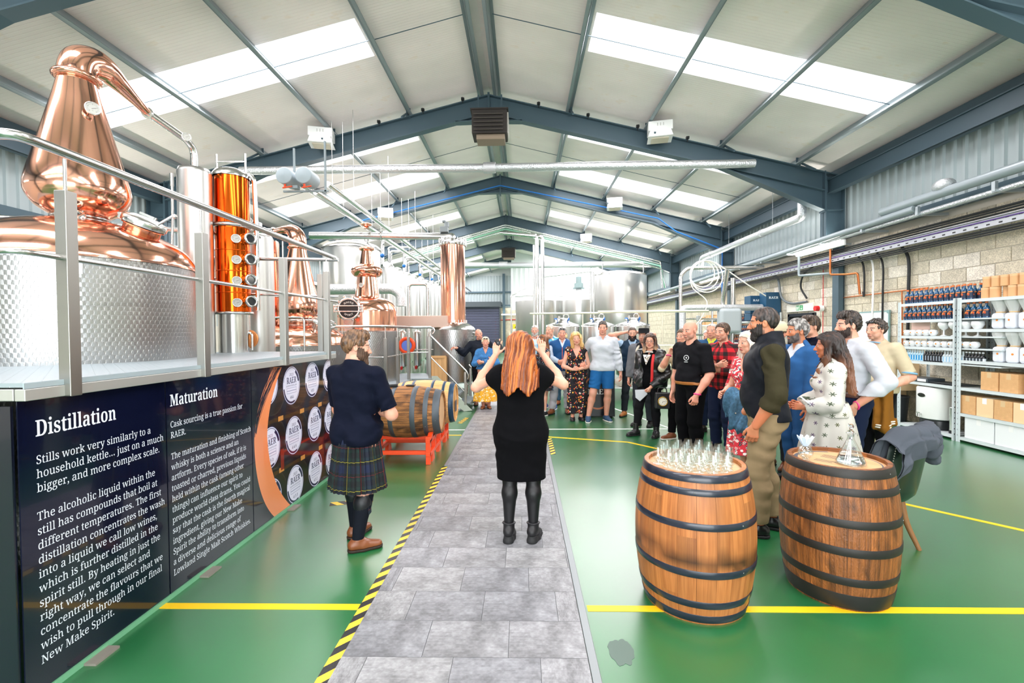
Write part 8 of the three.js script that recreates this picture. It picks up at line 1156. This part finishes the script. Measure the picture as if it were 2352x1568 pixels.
{ const t = thing('handbag', 'black handbag with a gold clock face on its front', 'bag', [2.2, 0.62, -7.22], -0.1); obj('body', rbox(0.23, 0.26, 0.1, 0.02, 0, 0, 0, 0, 0, 0, 3), leather, t); obj('handle', pipe([[-0.07, 0.13, 0], [-0.06, 0.2, 0], [0.06, 0.2, 0], [0.07, 0.13, 0]], 0.009, 0.03, 10), leather, t); obj('dial', cyl(0.068, 0.068, 0.008, 30, 0, -0.01, 0.053, Math.PI / 2), M({ map: ctex(128, 128, (g) => { g.fillStyle = '#ece6d8'; g.fillRect(0, 0, 128, 128); g.translate(64, 64); g.fillStyle = '#222'; for (let i = 0; i < 12; i++) { g.rotate(0.5236); g.fillRect(-2, -56, 4, 12); } g.fillRect(-2, -40, 4, 42); g.rotate(2); g.fillRect(-2, -28, 4, 30); }), roughness: 0.4 }), t); obj('bezel', torus(0.07, 0.008, 0, -0.01, 0.054, 0), mat(0xb8913c, 0.3, 0.8), t); }
// 17 man with the hat, 18 man with his hand behind his head
person({ label: 'man in a black pork pie hat, clear glasses and grey jacket', pos: [2.2, -8.3], face: -34, h: 1.74, w: 1.15, skin: RUDDY, hairColor: '#4a3a32', cell: 0.012, look: [-0.05, 0], stubble: 0.6, feet: { L: [0.12, 0, 0.1], R: [-0.1, 0.04, -0.3] }, hair: { color: '#3a2e28', vol: 0.004, top: 0.002 }, onHead: () => [...specs(0xb9b4ac), ['hat', [lathe([[0.135, 0.055], [0.138, 0.06], [0.096, 0.066], [0.093, 0.13], [0.088, 0.145], [0.06, 0.148], [0, 0.14]], 36).translate(0, 0.0, -0.015)], cl(0x1b1c1f)]], shoes: { mat: shoeBlack }, wear: [TOP('shirt', cl(0x22242c), 0.1, { t: 0.012, v: 1.42, collar: 0.04 }), TOP('jacket', cl(0x6a6b70), 0.97, { hem: 0.84, t: 0.028, open: 0.07, slack: 0.024 }), LEGS('trousers', C_.charcoal, 1.94, { t: 0.018, ankle: 0.07 })], extra: (J) => [['scarf', [1, -1].map((g) => sweep(spline([[g * 0.07, 1.48 * J.s, -0.02], [g * 0.085, 1.38 * J.s, 0.12], [g * 0.09, 1.15 * J.s, 0.18]], 14), () => 0.022, 8)), mat(0xcfc7b4, 0.8)]] });
person({ label: 'dark bearded man in navy gilet and pale blue shirt with hands behind his head', pos: [2.22, -9.25], face: -12, h: 1.79, skin: FAIR, hairColor: '#3a2a22', cell: 0.013, far: 1, look: [0, 0.15], stubble: 0.7, feet: { L: [0.12, 0, 0.1], R: [-0.16, 0.06, -0.4] }, arms: { L: { at: [0.08, 1.66, -0.1], elbow: [0.4, 1.6, 0.06], hand: 'none' }, R: { at: [-0.1, 1.66, -0.06], elbow: [-0.42, 1.6, 0.08], dir: [1, 0.1, -0.6], thumb: [0, -1, 0], curl: 0.4 } }, hair: { color: '#4a382c', vol: 0.003, top: 0.003, line: 0.02 }, beard: { color: '#211815', t: 0.01, len: 0.03 }, shoes: { mat: mat(0xa9672c, 0.5) }, wear: [TOP('shirt', cl(0xa9c4de, 0.8), 0.82, { t: 0.012, slack: 0.018, collar: 0.03 }), TOP('gilet', cl(0x1c3144, 0.7), 0, { hem: 0.88, t: 0.03, v: 1.3 }), LEGS('trousers', C_.charcoal, 1.94)] });
// 19 man in white shirt and blue shorts leaning on the stand
person({ label: 'tall man in white shirt and blue shorts leaning on the display stand', pos: [1.53, -8.72], face: -4, h: 1.9, w: 1.06, skin: RUDDY, hairColor: '#4a4038', cell: 0.011, look: [-0.15, 0], stubble: 0.12, feet: { L: [0.06, -0.02, 0.35], R: [-0.26, 0.06, -0.1] }, arms: { R: { at: [-0.33, 1.03, -0.05], elbow: [-0.33, 1.18, -0.22], dir: [-0.3, -0.2, 1], thumb: [1, 0, 0.2], curl: 0.4 }, L: { at: [0.3, 0.86, 0.05], pole: [0.3, -0.2, -1] } }, hair: { color: '#2e2723', color2: '#5c524a', vol: 0.004, top: 0.02, line: 0.008, rough: 0.008 }, shoes: { mat: mat(0x2c4a68, 0.6), soleMat: mat(0xe8e4d8, 0.6), low: 0 },
  wear: [TOP('shirt', C_.white, 0.97, { hem: 0.89, t: 0.016, v: 1.42, collar: 0.02, slack: 0.02, flare: 0.03, wrinkle: 0.009 }), LEGS('shorts', cl(0x1f5d96, 0.8), 0.82, { t: 0.016, knee: 0.105, waist: 0.94 })] });
// 20 woman in the black floral jumpsuit
const blackFloral = floral('#14121a', ['#d9542c', '#e8b23a', '#c9303a', '#f0d8c0', '#14121a', '#14121a'], 44, 13);
person({ label: 'smiling blonde woman in a black floral jumpsuit holding a small glass', pos: [1.04, -8.85], face: -2, h: 1.69, female: true, w: 1.08, skin: FAIR, hairColor: '#c99a56', browColor: '#8a6844', cell: 0.01, lip: '#c06058', look: [0.0, 0.03, 0.12], heel: 0.1, feet: { L: [0.09, 0, 0.15], R: [-0.08, 0.02, -0.1] }, arms: { L: { at: [0.04, 1.04, 0.24], elbow: [0.25, 1.08, 0.03], dir: [-1, 0.1, 0.4], thumb: [0, 1, 0], curl: 0.6 }, R: { at: [-0.09, 1.03, 0.24], elbow: [-0.26, 1.08, 0.03], dir: [0.8, 0.2, 0.5], thumb: [0, 1, 0], curl: 0.6 } },
  hair: { long: 0.24, color: '#c08a44', color2: '#f0d090', vol: 0.02, top: 0.016, spread: 0.02, front: 0.22, fz: 0.04, fall: 0.1, hem: 1, rough: 0.009 }, shoes: { mat: mat(0x1a1618, 0.5), low: 1, heel: 0.03, len: 0.9 },
  wear: [TOP('bodice', pat(blackFloral, 3.6), 0, { hem: 0.98, t: 0.012, v: 1.25, neck: 0.1 }), { name: 'trousers', mat: pat(blackFloral, 3.6), take: { hips: 0.014, waist: 0.012, th: [0.022, 0, 1, 0.09], ca: [0.02, 0, 0.9, 0.095] }, topAt: 1.04, wrinkle: 0.008 }], extra: (J) => [...[1, -1].map((g) => ['shoulder_frill', put(torus(0.055, 0.02, 0, 0, 0, 0, 0, 0, 20, 8), g * 0.155 * J.s, 1.41 * J.s, 0, 0, 1.2 * g, 0), pat(blackFloral, 3.6)]), ['strap_bag', [rbox(0.07, 0.16, 0.12, 0.03, -0.23, 0.8, 0.02, 0, 0, 0, 3)], leather]] });
// 21 man in the blue quilted gilet
person({ label: 'grey haired man in a blue quilted gilet and pale grey trousers, hands clasped', pos: [0.84, -9.6], face: -6, h: 1.8, w: 1.15, skin: RUDDY, hairColor: '#8a8680', browColor: '#6a625a', cell: 0.011, look: [0.0, 0.03, -0.06], belly: 0.4, feet: { L: [0.1, 0, 0.1], R: [-0.22, 0.14, -0.5] }, arms: clasped(1.06), hair: { color: '#77736e', color2: '#b9b5b0', vol: 0.006, top: 0.01 }, onHead: () => sunglasses(), shoes: { mat: shoeBrown, r: 0.01 },
  wear: [TOP('shirt', cl(0xc5d4e6, 0.8), 0.97, { t: 0.01, collar: 0.05, v: 1.42 }), { ...TOP('gilet', cl(0x1d4d80, 0.6), 0, { hem: 0.87, t: 0.032, v: 1.34, wrinkle: 0 }), cell: 0.009, more: undefined, fr: 1 }, LEGS('trousers', C_.greyTrouser, 1.94, { t: 0.016, knee: 0.085, ankle: 0.075, wrinkle: 0.01 })], extra: (J) => [['zip', pipe([[0, 1.35 * J.s, 0.165], [0, 1.1 * J.s, 0.19 + 0.03], [0, 0.9 * J.s, 0.19]], 0.006, 0.05, 6), mat(0xd86a48, 0.5)]] });
// 22 girl with brown hair seen from the side, 23 man in the tropical shirt, 24 blonde woman, 25 older man
person({ label: 'brown haired young woman in a dark floral dress seen from the side', pos: [0.42, -9.35], face: -62, h: 1.64, female: true, skin: PALE, hairColor: '#8a5a38', cell: 0.012, far: 1, look: [-0.3, -0.1], feet: { L: [0.09, 0.02, 0.2], R: [-0.1, 0.1, -0.2] }, hair: { long: 0.34, color: '#5c351f', color2: '#a86a3c', vol: 0.014, top: 0.014, spread: 0.02, hem: 1, front: 0.3 }, shoes: { mat: mat(0x1c1c20, 0.5), soleMat: mat(0xf0eee8, 0.6), len: 0.95 }, sock: ['#f0f0ee', 0.12], wear: [TOP('bodice', pat(floral('#1a1a24', ['#d04848', '#e8e4da', '#4a7a88', '#1a1a24'], 44, 9), 5), 0, { hem: 1.0, v: 1.32 }), { name: 'skirt', skirt: 1, mat: pat(floral('#14141c', ['#d04848', '#e8e4da', '#3a5a78', '#14141c'], 36, 14), 4), top: 1.08, bottom: 0.56, r0: 0.14, r1: 0.25, fold: 0.02, n: 8 }] });
person({ label: 'red bearded man in a turquoise leaf print shirt with blue trainers', pos: [0.62, -10.15], face: -20, h: 1.87, w: 1.2, skin: PALE, hairColor: '#b98a64', cell: 0.013, far: 1, look: [-0.35, 0], feet: { L: [0.1, 0.05, 0.1], R: [-0.12, 0, -0.2] }, hair: { color: '#b39680', color2: '#d9c6b6', vol: 0.003, top: 0.006 }, beard: { color: '#b9572a', color2: '#d9b8a0', t: 0.012, len: 0.05 }, shoes: { mat: mat(0x1f50a8, 0.5), soleMat: mat(0xe8eaf0, 0.6) }, sock: ['#eef0f0', 0.16], wear: [TOP('shirt', pat(floral('#58b8d8', ['#2a78c0', '#8ad0a0', '#e6f2f0', '#3aa0d0'], 52, 17), 3), 0.46, { hem: 0.86, t: 0.02 }), LEGS('shorts', mat(0xb9b9b4, 0.8), 0.85, { t: 0.024, knee: 0.1 })] });
person({ label: 'short haired blonde woman peering out behind the blue quilted gilet', pos: [0.93, -10.7], face: -15, h: 1.71, female: true, skin: RUDDY, hairColor: '#d9b878', cell: 0.014, far: 1, look: [-0.25, -0.1], hair: { long: 0.05, color: '#cfae70', color2: '#f0deb0', vol: 0.02, top: 0.016, front: 0.08, spread: 0 }, shoes: { mat: mat(0x9a5a38, 0.6) }, wear: [TOP('top', C_.navy, 0.97, {}), LEGS('trousers', denim, 1.94)] });
person({ label: 'older grey haired man in a pale checked shirt behind the raised hand', pos: [0.3, -10.8], face: -12, h: 1.87, w: 1.1, skin: RUDDY, hairColor: '#b0aca6', cell: 0.014, far: 1, look: [0.1, 0.05], hair: { color: '#a09c96', color2: '#d0ccc8', vol: 0.004, top: 0.004, line: 0.02 }, beard: { color: '#b9b2aa', t: 0.004 }, shoes: { mat: shoeBrown }, wear: [TOP('shirt', cl(0xbcd4e2, 0.8), 0.5, { v: 1.42 }), LEGS('trousers', C_.charcoal, 1.94)] });
// 26 woman in the yellow skirt, 27 bald man at the stair rail
const yellowFloral = floral('#eeb02c', ['#f6e6c0', '#f6e6c0', '#e89a20', '#faf0d8'], 60, 12);
person({ label: 'short blonde woman in a denim jacket and long yellow floral skirt', pos: [-0.83, -10.2], face: 4, h: 1.59, female: true, w: 1.15, skin: RUDDY, hairColor: '#e0c898', browColor: '#8a6a48', cell: 0.011, look: [0.05, 0], lip: '#b05048', feet: { L: [0.07, 0, 0.2], R: [-0.07, 0.02, -0.2] }, arms: crossed(), hair: [{ color: '#dcc8a0', color2: '#f4ead0', vol: 0.012, top: 0.016, rough: 0.009, line: 0.004 }], onHead: () => sunglasses('#3a2c26'), shoes: { mat: mat(0xa8623a, 0.5), low: 1, len: 0.95 },
  wear: [TOP('denim_jacket', denimBright, 0.94, { hem: 0.98, t: 0.02, v: 1.35, collar: 0.03, slack: 0.02 }), { name: 'skirt', skirt: 1, mat: pat(yellowFloral, 4), top: 1.06, bottom: 0.2, r0: 0.15, r1: 0.31, fold: 0.03, n: 10, wave: 0.008, flat: 0.85 }] });
person({ label: 'bald man in a black jacket resting one hand on the stair rail', pos: [-1.0, -10.72], face: 8, h: 1.79, w: 1.15, skin: RUDDY, hairColor: '#7a6a60', cell: 0.012, look: [0.1, 0.05, 0.22], headShift: [-0.03, 0, 0.02], stubble: 0.15, arms: { R: { at: [-0.54, 1.33, 0.16], elbow: [-0.38, 1.2, 0.02], dir: [-1, 0.15, 0.3], thumb: [0.2, 0.3, 1], curl: 0.5 }, L: {} }, shoes: { mat: mat(0x8a5a3c, 0.5), low: 1 }, wear: [TOP('jacket', cl(0x1a202b, 0.7), 0.97, { t: 0.022, collar: 0.06, slack: 0.024 }), LEGS('trousers', C_.black, 1.94)] });
tag(obj('tasting_glass', lathe([[0.0, 0], [0.022, 0.0], [0.006, 0.012], [0.026, 0.04], [0.018, 0.085]], 20, 0.98, 1.03, -8.58), glass), 'small glass held by the blonde woman in the floral jumpsuit', 'glass');
// grey jacket thrown over the chair back: a folded sheet with thickness
{
  const U = 46, W = 60, pos = [], idx = [], uv = [], zc = (u, y) => -0.2 - 0.075 * (1 - u * u) - 0.08 * clamp((y - 0.43) / 0.5, 0, 1), path = (v, u) => { const L = v * 0.95, q = 0.062; if (L < 0.42) return [0.53 + L, zc(u, 0.53 + L) + q]; if (L < 0.6) { const a = (L - 0.42) / 0.18 * Math.PI; return [0.95 + q * Math.sin(a), zc(u, 0.95) + q * Math.cos(a)]; } return [0.95 - (L - 0.6), zc(u, 0.95 - (L - 0.6)) - q - 0.02]; };
  for (const side of [0, 1]) for (let j = 0; j <= W; j++) for (let i = 0; i <= U; i++) { const u = i / U * 2 - 1, v = j / W, [y, z] = path(0.04 + v * (0.66 + 0.16 * u), u), n = fbm(u * 3 + 4, v * 5, 1, 3) - 0.5, f = 0.016 + 0.016 * Math.sin(u * 17 + v * 5 + n * 9) + 0.03 * n, over = Math.max(0, u - 0.55); pos.push(u * 0.3 + 0.02 + 0.03 * n, y - 0.5 * over * over + f * 0.6 * sstep(0.3, 0.5, v) * sstep(0.85, 0.6, v), z + f * Math.cos(clamp((v - 0.3) / 0.5, 0, 1) * Math.PI) + (side ? 0.006 : -0.006)); uv.push(u, v); }
  const S = (U + 1) * (W + 1), w = U + 1; for (const side of [0, 1]) for (let j = 0; j < W; j++) for (let i = 0; i < U; i++) { const o = side * S + j * w + i; side ? idx.push(o, o + 1, o + w, o + 1, o + w + 1, o + w) : idx.push(o, o + w, o + 1, o + 1, o + w, o + w + 1); }
  const g = new THREE.BufferGeometry(); g.setAttribute('position', new THREE.Float32BufferAttribute(pos, 3)); g.setAttribute('uv', new THREE.Float32BufferAttribute(uv, 2)); g.setIndex(idx); g.computeVertexNormals();
  const t = thing('jacket', 'grey woollen jacket thrown over the back of the leather chair', 'jacket', [2.73, 0, -3.69], 3.65); obj('cloth', g, cl(0x4c5159, 0.95, { side: THREE.DoubleSide }), t);
  const f = new Field([-0.3, -0.4, -0.3], [0.3, 0.2, 0.3], 0.009); f.add(cap([0, 0, 0], [-0.14, -0.06, 0.02], 0.07, 0.06), 0.03).add(cap([-0.14, -0.06, 0.02], [-0.2, -0.2, 0.03], 0.062, 0.05), 0.03).warp((x, y, z) => 0.012 * Math.sin(x * 50 + y * 40) + 0.03 * fbmC(x, y, z, 14)); obj('sleeve', f.mesh().translate(-0.24, 0.9, -0.3), cl(0x4c5159, 0.95), t);
}
renderer.render(scene, camera);
